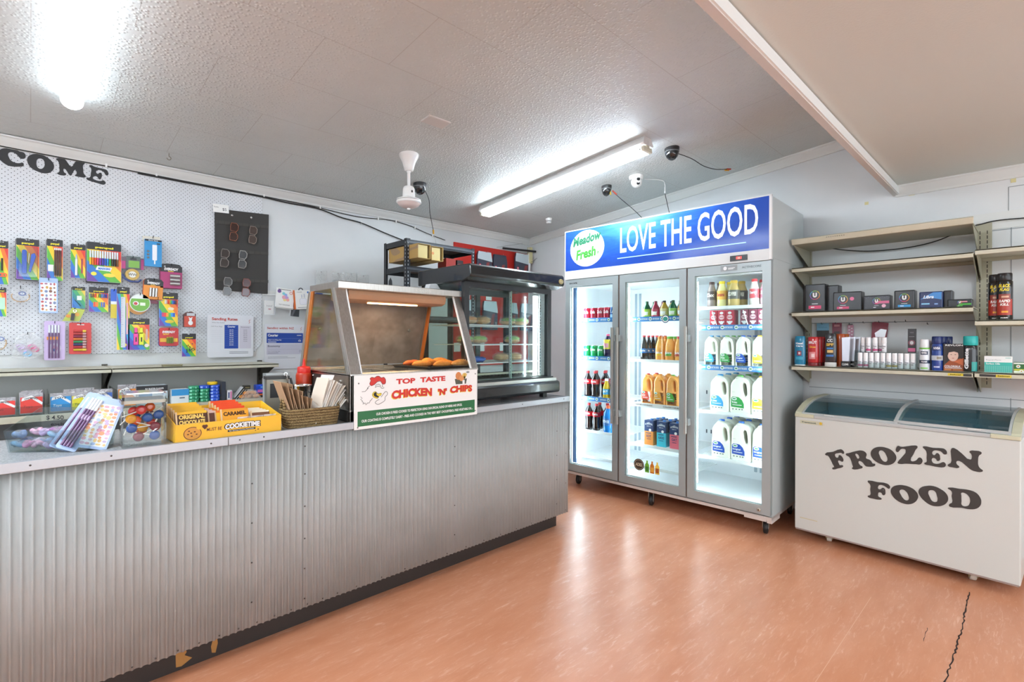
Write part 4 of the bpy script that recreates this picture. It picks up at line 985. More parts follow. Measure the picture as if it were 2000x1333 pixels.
# ================================================================ PEGBOARD AND WELCOME LETTERS
b = MB(); b.prism([(-1.6, 1.165), (1.21, 1.165), (1.26, 1.225), (1.26, 2.338), (-1.6, 2.338)], 4.052, YB - .0005, PEG_M)
o = b.build('pegboard', bevel=.001); tag(o, 'large white pegboard covering the back wall on the left', 'pegboard')
LET = mat('2f2f31', .6, name='dark_cut_letter'); HALO = mat('f4f4f2', .6)
for k in ('C', 'O', 'M', 'E'):
    g = curve_geo(COME[k], extrude=.0012)
    cx = sum(p[0] for p in COME[k][0]) / len(COME[k][0]); cz = sum(p[1] for p in COME[k][0]) / len(COME[k][0])
    b = MB(); b.geo(g, LET, -cx, 0, -cz, smooth=False); o = b.build('wall_letter'); o.location = (cx, 4.0505, cz)
    tag(o, 'black cut out letter %s of the welcome sign on the pegboard' % k, 'letter', 'letters of the welcome sign')

# ================================================================ GOODS ON THE PEGBOARD
RB = ['e23b2e', 'ee7a24', 'f6cf2a', '5db43c', '2a74c8', '6a3fa0']
def rainbow(b, x0, x1, z0, z1, y, rev=False, cols=RB):
    W, H = x1 - x0, z1 - z0; n = len(cols)
    for k in range(n):
        a0, a1 = k / n, (k + 1) / n
        poly = [(x0, z0), (x1, z0), (x1, z1), (x0, z1)]
        # diagonal bands from the top right to the bottom left corner
        A, B = (1 / W, 1 / H)
        base = x0 / W + z0 / H
        s0, s1 = base + 2 * (1 - a1), base + 2 * (1 - a0)
        if rev: A2 = -A; p = clip(poly, -A2, -B, -(-x1 / W + z0 / H + 2 * (1 - a1))); 
        p = clip(clip(poly, A, B, s1), -A, -B, -s0)
        if len(p) >= 3: b.face(p, y, M_(cols[k], .3))
def peg(name, label, cat_, r, dy=3.99, tilt=0.0, hook=True, hookx=.5):
    x0, x1, z0, z1 = r
    t = thing(name, label, cat_, ((x0 + x1) / 2, dy, z1), rot=(0, R(tilt), 0))
    if hook:
        hb = MB(); hb.tube([(0, 0, 0), (0, -.085, .0), (0, -.092, .012)], .0018, WIRE, 6); ho = hb.build('peg_hook'); ho.location = ((x0 + x1) / 2 + (hookx - .5) * (x1 - x0), 4.052, z1 - .012)
        tag(ho, 'black wire hook of the ' + re.split(' on | hanging| in the | below | right of | left of | at the | above | cut by | half hidden|, ', label)[0], 'hook')
    return t, (x1 - x0) / 2, (z1 - z0)
YEL = mat('f2e21c', .4); HDR = mat('26262a', .35)
def penpal(name, label, r, depth=.012, hdr=.17, cols=RB, back=0, **kw):
    t, hw, h = peg(name, label, 'stationery pack', r, **kw)
    b = MB(); b.prism(rrect(-hw, hw, -h, 0, .006), 0, .0015, PAPER)
    if back:
        for j in range(back): b.prism(rrect(-hw - .003, hw - .003, -h - .002 * (j + 1), -.003, .006), .006 * (j + 1), .006 * (j + 1) + .0015, HDR)
    zt = -h * hdr
    rainbow(b, -hw + .001, hw - .001, -h + .001, zt, -.0006, cols=cols)
    b.face(rrect(-hw + .0005, hw - .0005, zt, -.0005, .005), -.0008, HDR)
    b.text('penpal', 0, -h * hdr * .86, min(h * .062, hw * .42), -.0015, YEL, w=hw * 1.05, bold=.05)
    b.rect(-hw * .25, hw * .1, -h * .028, -h * .018, -.0015, WHITE)
    b.ell(0, -h * .03, .008, .0025, -.0018, mat('dddddd', .5), 8)
    part(b, 'backing_card', t)
    return t, hw, h
def blister(t, hw, h, x0, x1, z0, z1, th=.012):
    b = MB(); b.prism(rrect(x0, x1, z0, z1, .008), -th, -.002, glass('f6fafa', .06, 2.2, 'blister_plastic')); return part(b, 'blister', t, bevel=.004)
PG = {}
PEG = dict(scissors=(-.142, -.091, 1.561, 1.804), stapler=(-.061, .035, 1.596, 1.829), pencils=(.066, .137, 1.6, 1.842), correction=(.17, .239, 1.623, 1.827), markers=(.244, .411, 1.609, 1.851), bracelet=(-.088, .004, 1.462, 1.558), stickers=(.034, .115, 1.408, 1.612), notes=(-.136, -.098, 1.382, 1.544), pens=(.177, .239, 1.441, 1.573), crayons=(.254, .348, 1.423, 1.577), ruler=(.389, .454, 1.189, 1.586), protractor=(.36, .389, 1.388, 1.57), keyring=(.142, .237, 1.359, 1.443), purplepens=(.056, .147, 1.134, 1.362), pastels=(.165, .267, 1.167, 1.356), hairties=(-.077, .052, 1.145, 1.297), bracelet2=(-.16, -.092, 1.19, 1.313), tapebox=(.409, .526, 1.703, 1.785), powerbank=(.526, .617, 1.727, 1.927), batC=(.612, .734, 1.595, 1.757), batA=(.527, .631, 1.517, 1.651), batB=(.551, .632, 1.488, 1.541), greenroll=(.451, .56, 1.431, 1.552), colpencils=(.607, .714, 1.343, 1.567), highlighters=(.446, .558, 1.188, 1.391), batR=(.607, .714, 1.213, 1.333), redcard=(.741, .813, 1.338, 1.445), erasers=(.736, .819, 1.139, 1.296))
# scissors pack, cut by the picture edge
t, hw, h = penpal('scissors_pack', 'rainbow stationery card with orange handled scissors at the far left of the top row', PEG['scissors'])
b = MB(); b.tube([(.0, -.006, -h * .4), (.0, -.006, -h * .68)], .004, M_('2b2b2d'), 8); b.ring(-.004, -h * .78, .006, .012, -.007, M_('f0642a')); b.ring(.008, -h * .78, .006, .012, -.008, M_('f0642a')); part(b, 'scissors', t)
# stapler
t, hw, h = penpal('stapler_pack', 'blue stapler in a rainbow blister card, second card of the top row', PEG['stapler'], back=2)
BL = M_('1d56c4', .25)
b = MB(); b.prism(rrect(-.024, -.004, -h * .86, -h * .28, .009), -.022, -.003, BL); b.prism([(.004, -h * .80), (.012, -h * .82), (.034, -h * .42), (.028, -h * .34), (.014, -h * .38)], -.02, -.003, BL); b.prism([(.001, -h * .6), (.005, -h * .6), (.009, -h * .36), (.003, -h * .35)], -.018, -.004, M_('e6dcb8')); part(b, 'stapler', t, bevel=.003)
blister(t, hw, h, -.04, .042, -h * .95, -h * .2, .024)
# pencils
t, hw, h = penpal('pencil_pack', 'card of four brown striped pencils in the top row of the pegboard', PEG['pencils'], back=1)
for k in range(4):
    b = MB(); b.tube([(.004 + .0085 * k - .004, -.006, -h * .88), (.004 + .0085 * k - .004, -.006, -h * .26)], .0035, M_('5c3a3e'), 8); b.tube([(.004 + .0085 * k - .004, -.006, -h * .26), (.004 + .0085 * k - .004, -.006, -h * .21)], .0036, M_('e8e8ea'), 8); b.tube([(.0085 * k, -.006, -h * .88), (.0085 * k, -.006, -h * .92)], [.0035, .0004], M_('d9b98a'), 8); part(b, 'pencil', t)
b = MB(); b.rect(-.030, -.006, -h * .78, -h * .62, -.002, PAPER); part(b, 'price_sticker', t)
# glue pen
t, hw, h = penpal('glue_pen_pack', 'narrow card with one white glue pen in the top row of the pegboard', PEG['correction'])
b = MB(); b.tube([(-.008, -.008, -h * .92), (-.008, -.008, -h * .45)], .0062, M_('e8eaf0'), 12); b.tube([(-.008, -.008, -h * .45), (-.008, -.008, -h * .38), (-.008, -.008, -h * .3)], [.005, .004, .0015], M_('b8c8e8'), 12); part(b, 'glue_pen', t)
b = MB(); b.rect(.014, .022, -h * .85, -h * .42, -.002, M_('9a3a4a')); part(b, 'print_bar', t)
# markers
t, hw, h = penpal('marker_pack', 'wide pack of coloured markers in the top row of the pegboard', PEG['markers'], hdr=.19, back=4)
MC = ['f2c21e', 'ee7a1e', 'e8432a', 'd8336a', '8a3aa0', '4a3fa8', '2458c0', '2a8ad0', '2aa84a', '3a3a3c', '1d1d1f', '6a4a2a']
for k, c in enumerate(MC):
    x = -hw * .80 + k * hw * 1.6 / 11.3
    b = MB(); b.tube([(x, -.008, -h * .58), (x, -.008, -h * .40)], .0052, M_(c), 8); b.tube([(x, -.008, -h * .40), (x, -.008, -h * .22)], .0045, M_('e6eef2', .2), 8); part(b, 'marker', t)
b = MB(); b.face([(-hw * .5, -h * .70), (hw * .35, -h * .72), (hw * .45, -h * .62), (-hw * .4, -h * .60)], -.003, M_('f4f6fa')); b.text('MARKERS', 0, -h * .69, h * .06, -.0035, M_('2a74c8'), w=hw * .7, bold=.05); b.ell(-hw * .6, -h * .8, .014, .012, -.003, M_('f6e04a'), 10); b.ell(hw * .3, -h * .82, .03, .012, -.003, M_('f2d84a'), 12); part(b, 'front_print', t)
# bracelets in bags
def bracelet(r, label):
    t, hw, h = peg('bracelet_pack', label, 'bracelet', r)
    GO = M_('c9a06a', .3, metal=.6)
    b = MB(); b.tube([(math.cos(a) * hw * .8, -.004 + .004 * math.sin(3 * a), -h * .62 + math.sin(a) * h * .30) for a in [R(d) for d in range(150, 391, 12)]], .0028, GO, 6); part(b, 'chain', t)
    for k in range(11):
        a = R(165 + k * 21); b = MB(); b.sphere((math.cos(a) * hw * .8, -.006, -h * .62 + math.sin(a) * h * .32), .0045, .004, .0045, GO, 8, 5); part(b, 'bead', t)
    b = MB(); b.ell(hw * .15, -h * .45, .017, .013, -.007, M_('2f4f9a', .3), 18, .003); b.ell(hw * .15, -h * .45, .009, .006, -.0075, WHITE, 12); b.ell(hw * .15, -h * .45, .004, .003, -.008, M_('7fb0e0'), 8); part(b, 'eye_charm', t)
    b = MB(); b.face([(-hw * .7, -h * .1), (hw * .2, -.0), (hw, -h * .2), (hw * .9, -h * .9), (-hw * .5, -h * 1.05), (-hw, -h * .7)], -.011, film('f4f6f8', .22)); part(b, 'bag', t)
bracelet(PEG['bracelet'], 'gold beaded bracelet with blue eye charm in a clear bag')
bracelet(PEG['bracelet2'], 'beaded bracelet cut by the left picture edge, low on the pegboard')
# sticker sheet
STK2 = ['e0b87a', 'e8a07a', 'd8b0c8', 'e8c88a', 'c8b0d0', 'e0a0b0', 'b0c0e0']
STK = ['c9894a', 'c8704a', '8a5a4a', 'd0a24a', '9a7a9a', 'a86a8a', '7a8ab0', 'c25a5a']
def sticker_sheet(t, hw, h, back='a9c2e6', seed=1, dens=(4, 8), STK=STK):
    random.seed(seed)
    b = MB(); b.prism(rrect(-hw, hw, -h, 0, .004), 0, .0015, M_(back)); b.face(rrect(-hw * .86, hw * .86, -h * .95, -h * .13, .006), -.0008, M_('eef0f4')); part(b, 'backing_card', t)
    b = MB()
    for i in range(dens[0]):
        for j in range(dens[1]):
            x = -hw * .68 + i * hw * 1.36 / (dens[0] - 1) + random.uniform(-.003, .003); z = -h * .18 - j * h * .72 / (dens[1] - 1) + random.uniform(-.003, .003)
            b.ell(x, z, hw * random.uniform(.10, .19), h * random.uniform(.020, .042), -.0016, M_(random.choice(STK), .4), 9)
    part(b, 'sticker_print', t)
t, hw, h = peg('sticker_sheet', 'pale blue sheet of small animal stickers hanging under the pencils', 'sticker sheet', PEG['stickers'], dy=3.98); sticker_sheet(t, hw, h)
# sticky notes at left edge
t, hw, h = penpal('sticky_note_pack', 'card of pale green notes cut by the left picture edge, second row', PEG['notes'])
b = MB(); b.rect(-hw * .6, hw * .7, -h * .75, -h * .35, -.003, M_('b8e0c8')); part(b, 'note_pad', t)
# small pen card
t, hw, h = penpal('sharpener_pack', 'small teal card with a compass pencil below the glue pen', PEG['pens'], cols=['e8c84a', '8fc25a', '3aa06a', '2a8a8a', '2a7ac0', '2460b0'], back=2)
b = MB(); b.face([(-.008, -h * .42), (.014, -h * .42), (.014, -h * .62), (-.008, -h * .62)], -.003, M_('dfe8e0')); b.tube([(-.018, -.005, -h * .62), (.010, -.005, -h * .88)], .002, M_('2a3f6a'), 6); part(b, 'compass', t)
# crayons
t, hw, h = penpal('crayon_pack', 'box of coloured crayons in the second row of the pegboard', PEG['crayons'], hdr=.24)
for k, c in enumerate(['6a6a6e', '8a5a3a', 'e23b2e', 'f0c020', '3aa04a', '2a8ad0', '2458c0', '1d3f9a']):
    x = -hw * .78 + k * hw * 1.56 / 7; b = MB(); b.tube([(x, -.005, -h * .42), (x, -.005, -h * .30), (x, -.005, -h * .25)], [.004, .004, .001], M_(c), 8); part(b, 'crayon', t)
b = MB(); b.rect(-hw * .55, hw * .75, -h * .78, -h * .60, -.002, M_('e8a02a'))
for k, c in enumerate(['e23b2e', 'ee7a24', '5db43c', '2a74c8', '2458c0']): b.rect(-hw * .5 + k * hw * .24, -hw * .34 + k * hw * .24, -h * .80, -h * .60, -.003, M_(c))
part(b, 'front_print', t)
# ruler, protractor strip
t, hw, h = penpal('ruler_pack', 'tall rainbow card with a clear ruler in the middle of the pegboard', PEG['ruler'], hdr=.11, cols=['e23b2e', 'f0c22a', '5db43c', '2a9ad0', '6a3fa0', '2a74c8', '5db43c', 'f6cf2a'])
b = MB(); b.box(-.012, .010, -.006, -.003, -h * .96, -h * .16, M_('c9ccd4', .15))
for k in range(28): b.rect(-.011, -.005 if k % 5 else -.001, -h * .18 - k * .011, -h * .18 - k * .011 - .0015, -.0065, M_('4a4a55'))
part(b, 'ruler', t)
b = MB(); b.rect(.015, .024, -h * .75, -h * .25, -.002, M_('e4a8b8')); b.ell(.008, -h * .92, .010, .010, -.002, M_('f2d22a'), 14); part(b, 'front_print', t)
t, hw, h = peg('chalk_strip', 'blue and yellow strip card half hidden behind the ruler card', 'stationery pack', PEG['protractor'], dy=4.0)
b = MB(); b.box(-hw, hw + .02, 0, .002, -h, -h * .42, M_('d8c22a')); b.box(-hw, hw + .02, 0, .002, -h * .42, 0, M_('2a62d0')); b.rect(-hw, hw, -h * .52, -h * .42, -.0005, M_('e8ecf0')); part(b, 'backing_card', t)
# key ring card
t, hw, h = peg('keyring_pack', 'green card with a small black torch key ring, tilted under the compass card', 'key ring', PEG['keyring'], tilt=6, dy=3.97)
b = MB(); b.prism([(-hw, -h), (hw * .6, -h * .92), (hw, -h * .05), (-hw * .25, 0)], 0, .0015, M_('b4c04a')); b.ell(-hw * .5, -h * .62, .012, .01, -.001, M_('d88a2a'), 8); b.ell(hw * .3, -h * .45, .012, .012, -.001, M_('e0a03a'), 8); part(b, 'backing_card', t)
b = MB(); b.box(-.012, .004, -.012, -.003, -h * .9, -h * .4, M_('202022')); b.ring(.002, -h * .22, .006, .008, -.006, CHROME); part(b, 'torch', t)
# purple pencil pack
def penpack(t, hw, h, back='c9b2dc', clipc='d0802a'):
    b = MB(); b.prism(rrect(-hw, hw, -h, 0, .008), 0, .0015, M_(back)); b.ell(0, -h * .70, hw * .62, h * .14, -.001, M_('e8dff2'), 16); b.ell(0, -h * .70, hw * .3, h * .08, -.0016, M_('d0a0c0'), 10); b.ell(0, -h * .74, hw * .16, h * .04, -.002, M_('4a6ab0'), 8); part(b, 'backing_card', t)
    for k in range(4):
        x = -hw * .52 + k * hw * .30; b = MB(); b.tube([(x, -.007, -h * .95), (x, -.007, -h * .30)], .0042, M_('6a4a72'), 8); b.tube([(x, -.007, -h * .30), (x, -.007, -h * .10)], .0046, M_('e4eaf0', .15), 8); part(b, 'pencil', t)
    b = MB(); b.box(-hw * .75, hw * .3, -.010, -.004, -h * .48, -h * .40, M_(clipc, .4)); part(b, 'clip_strip', t)
t, hw, h = peg('fancy_pencil_pack', 'lilac pack of mechanical pencils hanging low above the left shelf', 'stationery pack', PEG['purplepens'], dy=3.98); penpack(t, hw, h)
# oil pastels red card
t, hw, h = peg('glue_stick_card', 'red blister card holding a column of coloured glue sticks, low on the pegboard', 'blister card', PEG['pastels'])
b = MB(); b.prism(rrect(-hw, hw, -h, 0, .01), 0, .0015, M_('cf2a24')); b.rect(-hw * .3, hw * .35, -h * .08, -h * .05, -.001, WHITE); part(b, 'backing_card', t)
for k, c in enumerate(['c23a3a', 'b83a3a', '8a2a4a', 'd0702a', '2a8a5a', '3a3a6a', 'b02a3a', 'd8b22a']):
    z = -h * .27 - k * h * .085; b = MB(); b.tube([(-hw * .62, -.008, z), (hw * .55, -.008, z)], .0068, M_(c, .3), 8); b.tube([(hw * .2, -.008, z), (hw * .5, -.008, z)], .0072, M_('e8c84a' if k in (0, 7) else 'c8a0a0', .3), 8); part(b, 'glue_stick', t)
# hair ties in crinkled bag
t, hw, h = peg('hair_tie_bag', 'clear bag of pink, lilac and blue hair ties at the lower left', 'hair ties', PEG['hairties'], dy=3.98)
for k, (x, z, c) in enumerate(((-.02, -.10, 'c9b0d8'), (.018, -.085, 'e8a0c8'), (.0, -.125, '8fc2e8'), (.03, -.10, 'c86a8a'), (-.03, -.085, 'd8c8e4'))):
    b = MB(); b.tube([(x + .016 * math.cos(a), -.006 + .004 * math.sin(2 * a), z + .012 * math.sin(a)) for a in [R(q) for q in range(0, 360, 30)]], .0055, M_(c, .7), 8, closed=True); part(b, 'hair_tie', t)
b = MB(); b.face([(-hw * .6, -.01), (hw * .3, -.0), (hw * .95, -h * .25), (hw, -h * .85), (hw * .3, -h), (-hw, -h * .95), (-hw * .8, -h * .3)], -.013, film('f2f4f6', .3)); part(b, 'bag', t)
# parcel label + tape roll
t, hw, h = peg('tape_card', 'dark header card with green label above the round tape roll', 'tape pack', PEG['tapebox'])
b = MB(); b.box(-hw, hw, .003, .005, -h, -h * .1, M_('6a5a66')); b.rect(-hw, -hw * .6, -h, -h * .4, .002, M_('b83a7a')); b.rect(hw * .75, hw, -h, -h * .2, .002, M_('b83a7a')); b.box(-hw * .55, hw * .7, -.002, 0, -h * .95, 0, M_('5f6a68')); b.rect(-hw * .35, hw * .6, -h * .88, -h * .35, -.003, M_('7fb24a')); b.rect(-hw * .2, hw * .35, -h * .3, -h * .12, -.003, M_('3a3c40')); part(b, 'backing_card', t)
t = thing('tape_roll', 'round roll of clear tape with gold core hanging beside the blue power bank', 'tape roll', (.466, 3.985, 1.668))
b = MB(); b.T = Matrix.Rotation(R(90), 4, 'X'); b.lathe([(.036, -.008), (.036, .008)], M_('c2a04a', .25), 28); b.lathe([(.020, -.009), (.020, .009)], M_('e6e4dc', .3), 20); b.T = None; b.text('WW', 0, -.009, .016, -.0095, M_('55564f', .4), bold=.02); part(b, 'roll', t)
b = MB(); b.tube([(-.05, -.004, -.002), (-.04, -.006, -.03), (-.01, -.006, -.045), (.03, -.006, -.045), (.045, -.004, -.03)], .006, M_('44548a', .3), 6); part(b, 'wrapper', t)
# power bank
t, hw, h = peg('power_bank_box', 'blue boxed power bank at the top of the pegboard goods', 'boxed gadget', PEG['powerbank'], dy=3.965)
b = MB(); b.prism([(-hw - .008, -h * .2), (hw - .004, -h * .1), (hw - .004, 0), (-hw - .008, -.004)], .02, .0215, M_('ded6c6')); part(b, 'hang_tab', t)
b = MB(); b.box(-hw, hw, -.010, .016, -h, -h * .13, M_('2f8fcb', .35)); b.rect(-hw + .001, hw - .001, -h * .19, -h * .135, -.0105, HDR); b.text('Phone Bank', 0, -h * .18, h * .03, -.011, WHITE, w=hw * 1.1, bold=.03); b.rect(hw * .4, hw * .8, -h * .28, -h * .24, -.0105, M_('2a3a44'))
for k in range(3): b.ell(-hw * .6, -h * (.52 + .10 * k), .0075, .0075, -.0105, M_('1d2a33'), 12); b.ring(-hw * .6, -h * (.52 + .10 * k), .004, .005, -.011, WHITE, 10)
part(b, 'box', t)
b = MB(); b.prism(rrect(-hw * .12, hw * .42, -h * .80, -h * .30, .004), -.014, -.0105, M_('ececf0')); b.rect(hw * .08, hw * .24, -h * .92, -h * .80, -.0115, WHITE); part(b, 'power_bank', t)
# batteries
def batt(name, label, r, c1, c2, n, word='EVEREADY', vert=False, back=3, tilt=0, bx=(-.15, .75)):
    t, hw, h = peg(name, label, 'battery pack', r, tilt=tilt, dy=3.975)
    out = [(-hw, -h), (hw, -h), (hw, -h * .12), (hw * .75, -h * .02), (hw * .3, 0), (-hw * .4, 0), (-hw * .85, -h * .04), (-hw, -h * .12)]
    b = MB(); b.prism(out, 0, .0015, M_(c1))
    for j in range(back): b.prism([(p[0] - .002, p[1] - .002 * j) for p in out], .007 * (j + 1), .007 * (j + 1) + .0015, M_(c2))
    p2 = clip(out, 0, -1, h * .34); b.face(p2, -.0006, HDR); b.text(word, 0, -h * .28, h * .11, -.0012, WHITE, w=hw * 1.3, bold=.05, shear=.15); b.rect(-hw * .3, hw * .2, -h * .335, -h * .30, -.0012, M_('d8b23a')); b.ell(-hw * .6, -h * .12, .005, .005, -.0012, M_('b8b8ba'), 8); part(b, 'backing_card', t)
    x0, x1 = bx[0] * hw, bx[1] * hw
    for k in range(n):
        b = MB()
        if vert: x = x0 + (k + .5) * (x1 - x0) / n; b.tube([(x, -.008, -h * .88), (x, -.008, -h * .46)], (x1 - x0) / n * .45, M_('c9c8c4', .2, metal=.7), 10)
        else:
            z = -h * (.50 + .155 * k); b.tube([(x0, -.009, z), (x1, -.009, z)], h * .07, M_('c4c2c2', .2, metal=.7), 10)
        part(b, 'battery', t)
    return t, hw, h
batt('battery_pack', 'magenta battery pack of three cells right of the power bank', PEG['batC'], 'a82a68', '6a1a3a', 3)
batt('battery_pack', 'orange battery pack with two cells below the blue power bank', PEG['batA'], 'e8902a', 'c85a1a', 3, vert=True, tilt=3, bx=(-.45, .45))
t, hw, h = batt('battery_pack', 'maroon battery pack mostly hidden under the orange one', (.56, .64, 1.49, 1.53), '7a2a44', '5a1a2e', 1, back=1); t.location.y = 4.0
t, hw, h = peg('battery_pack', 'red boxed pack of four small batteries below the coloured pencils', 'battery pack', PEG['batR'], dy=3.975)
b = MB(); b.prism(rrect(-hw, hw, -h, 0, .012), 0, .0015, M_('c3221f')); b.prism(rrect(-hw - .002, hw - .002, -h - .003, -.004, .012), .010, .012, M_('2a2f8a')); b.text('EVEREADY', 0, -h * .30, h * .13, -.001, WHITE, w=hw * 1.35, bold=.05, shear=.2); b.text('GOLD', -hw * .3, -h * .40, h * .08, -.001, M_('f0c22a'), w=hw * .6, bold=.05); b.rect(-hw * .9, hw * .9, -h * .78, -h * .58, -.001, M_('e8b020')); part(b, 'backing_card', t)
for k in range(4): b = MB(); x = -hw * .18 + k * hw * .18; b.tube([(x, -.007, -h * .85), (x, -.007, -h * .55)], .0052, M_('6f7a2a', .3), 8); b.tube([(x, -.007, -h * .55), (x, -.007, -h * .50)], .004, M_('c8a83a', .3), 8); part(b, 'battery', t)
# round green elastic pack
t, hw, h = peg('elastic_pack', 'stack of round green labelled packs left of the orange batteries', 'ribbon roll', PEG['greenroll'], dy=3.975)
for j in range(3):
    b = MB(); b.ell(-.004 * j, -h * .52 - .008 * j, hw, h * .48, .008 * j, M_('c88a3a' if j else 'e8ece8', .3), 26, .006); part(b, 'roll', t)
b = MB(); b.face(clip([(hw * .93 * math.cos(R(a)), -h * .52 + h * .44 * math.sin(R(a))) for a in range(0, 360, 12)], 0, 1, -h * .30), -.001, M_('6fae3a')); b.ell(-hw * .4, -h * .55, .016, .014, -.0016, WHITE, 10); b.ell(-hw * .42, -h * .56, .010, .010, -.002, M_('c83a3a'), 8); b.rect(0, hw * .5, -h * .66, -h * .50, -.0016, M_('e8f0d8')); part(b, 'label', t)
# coloured pencils
t, hw, h = penpal('coloured_pencil_pack', 'box of coloured pencils right of the orange batteries', PEG['colpencils'], hdr=.20, back=1)
for k, c in enumerate(['e8e8e8', 'd8c8b8', 'e23b2e', 'ee7a24', '5db43c', '2a9ad0', '2458c0', '3a2a6a', '7a4a2a']):
    x = -hw * .35 + k * hw * 1.15 / 8; b = MB(); b.tube([(x, -.004, -h * .34), (x, -.004, -h * .25), (x, -.004, -h * .21)], [.0038, .0038, .0006], M_(c), 6); part(b, 'pencil', t)
b = MB(); b.ell(hw * .25, -h * .48, .018, .010, -.002, M_('e8d8b8'), 8)
for k, c in enumerate(['c03a6a', 'e8402a', 'e8a02a', '5db43c', '2a9ad0', '2458c0']): b.rect(-hw * .7 + k * hw * .23, -hw * .47 + k * hw * .23, -h * .72, -h * .60, -.002, M_(c))
b.ell(hw * .1, -h * .86, .026, .011, -.002, M_('d8c22a'), 10); part(b, 'front_print', t)
# highlighters
t, hw, h = penpal('highlighter_pack', 'rainbow blister card with pink and yellow highlighters in the bottom row', PEG['highlighters'], hdr=.20, cols=['e23b2e', 'ee7a24', 'f6cf2a', '5db43c', '2a8ad0', '3a4ab8', '6a2a9a'])
for x, c in ((-.016, 'ea3f9a'), (.012, 'e4ea2a')):
    b = MB(); b.box(x - .013, x + .011, -.016, -.002, -h * .84, -h * .48, M_(c, .3)); b.box(x - .009, x + .007, -.013, -.003, -h * .46, -h * .30, M_(c, .3)); b.box(x - .010, x + .008, -.014, -.003, -h * .48, -h * .46, HDR); b.rect(x - .004, x + .003, -h * .74, -h * .60, -.0165, HDR); part(b, 'highlighter', t, bevel=.002)
b = MB(); b.rect(hw * .62, hw * .82, -h * .68, -h * .34, -.002, M_('d8b0a8')); b.ell(hw * .72, -h * .86, .012, .012, -.002, M_('f0e0d8'), 12); part(b, 'front_print', t)
# red card and erasers at the right
t, hw, h = peg('bell_pack', 'small red pack with white bear print at the right of the pegboard', 'small pack', PEG['redcard'], dy=3.965)
b = MB(); b.prism([(-hw, -h), (hw * .9, -h), (hw, -h * .15), (hw * .3, 0), (-hw * .6, -h * .06), (-hw, -h * .2)], 0, .022, M_('5a2a26')); b.prism(rrect(-hw * .9, hw * .95, -h * .97, -h * .3, .004), -.002, 0, M_('c8452e')); b.rect(-hw * .5, hw * .8, -h * .28, -h * .1, -.0025, M_('c2c4c8')); part(b, 'pack_body', t)
b = MB(); b.ell(hw * .1, -h * .5, .009, .010, -.004, WHITE, 12); b.ell(hw * .1, -h * .72, .014, .016, -.004, WHITE, 14); b.ell(-hw * .12, -h * .4, .004, .004, -.004, WHITE, 8); b.ell(hw * .32, -h * .4, .004, .004, -.004, WHITE, 8); part(b, 'bear_print', t)
t, hw, h = penpal('map_pin_pack', 'rainbow card of dark green map pins at the lower right of the pegboard', PEG['erasers'], hdr=.25)
random.seed(5)
for k in range(22):
    x, z = random.gauss(.004, .013), -h * .66 + random.gauss(0, .014); b = MB(); b.sphere((x, -.005, z), .003, .003, .0045, M_(random.choice(['1f4a3a', '2a5a8a', '20303a', '3a6a2a']), .3), 6, 4); part(b, 'map_pin', t)

# sunglasses holder with price card
t = thing('sunglasses_rack', 'dark hanging fabric rack for sunglasses at the edge of the pegboard', 'display rack', (1.131, 4.035, 2.185))
FAB = mat('3c3a38', .8, name='charcoal_fabric')
b = MB(); b.prism([(-.19, .0), (.172, .018), (.166, -.585), (-.185, -.575)], 0, .012, FAB); part(b, 'panel', t, bevel=.002)
b = MB()
for z in (-.085, -.285, -.495):
    b.prism([(-.186, z), (.168, z + .016), (.168, z - .006), (-.186, z - .022)], -.003, 0, mat('46433f', .85))
    for k in range(9): x = -.17 + .04 * k; b.box(x, x + .0012, -.004, -.003, z - .020 + .0018 * k, z + .0018 * k, mat('2a2826', .8))
part(b, 'elastic_band', t)
for x in (-.08, .048): b = MB(); b.T = Matrix.Translation((x, -.001, -.028 + .04 * x)) @ Matrix.Rotation(R(90), 4, 'X'); b.lathe([(.008, 0), (.0075, .003), (.004, .004)], CHROME, 14); b.T = None; part(b, 'eyelet', t)
t = thing('price_card', 'white handwritten $5 price card above the sunglasses rack', 'price card', (.978, 4.03, 2.19), rot=(0, R(-3), 0))
b = MB(); b.box(-.05, .05, 0, .001, -.03, .028, PAPER); part(b, 'card', t)
b = MB(); b.text('$5', .022, -.018, .022, -.0006, M_('3c3c44'), bold=.0); b.text('Sale', -.03, .004, .008, -.0006, M_('3c3c44'), w=.03); part(b, 'handwriting', t)
SGF = [('8a5038', '3a2824'), ('8a7a70', '4a3d38'), ('8a807a', '3c3431'), ('a8a49e', '4a4c4e'), ('9a9896', '2c2d2e'), ('8a4a40', '4a2c34')]
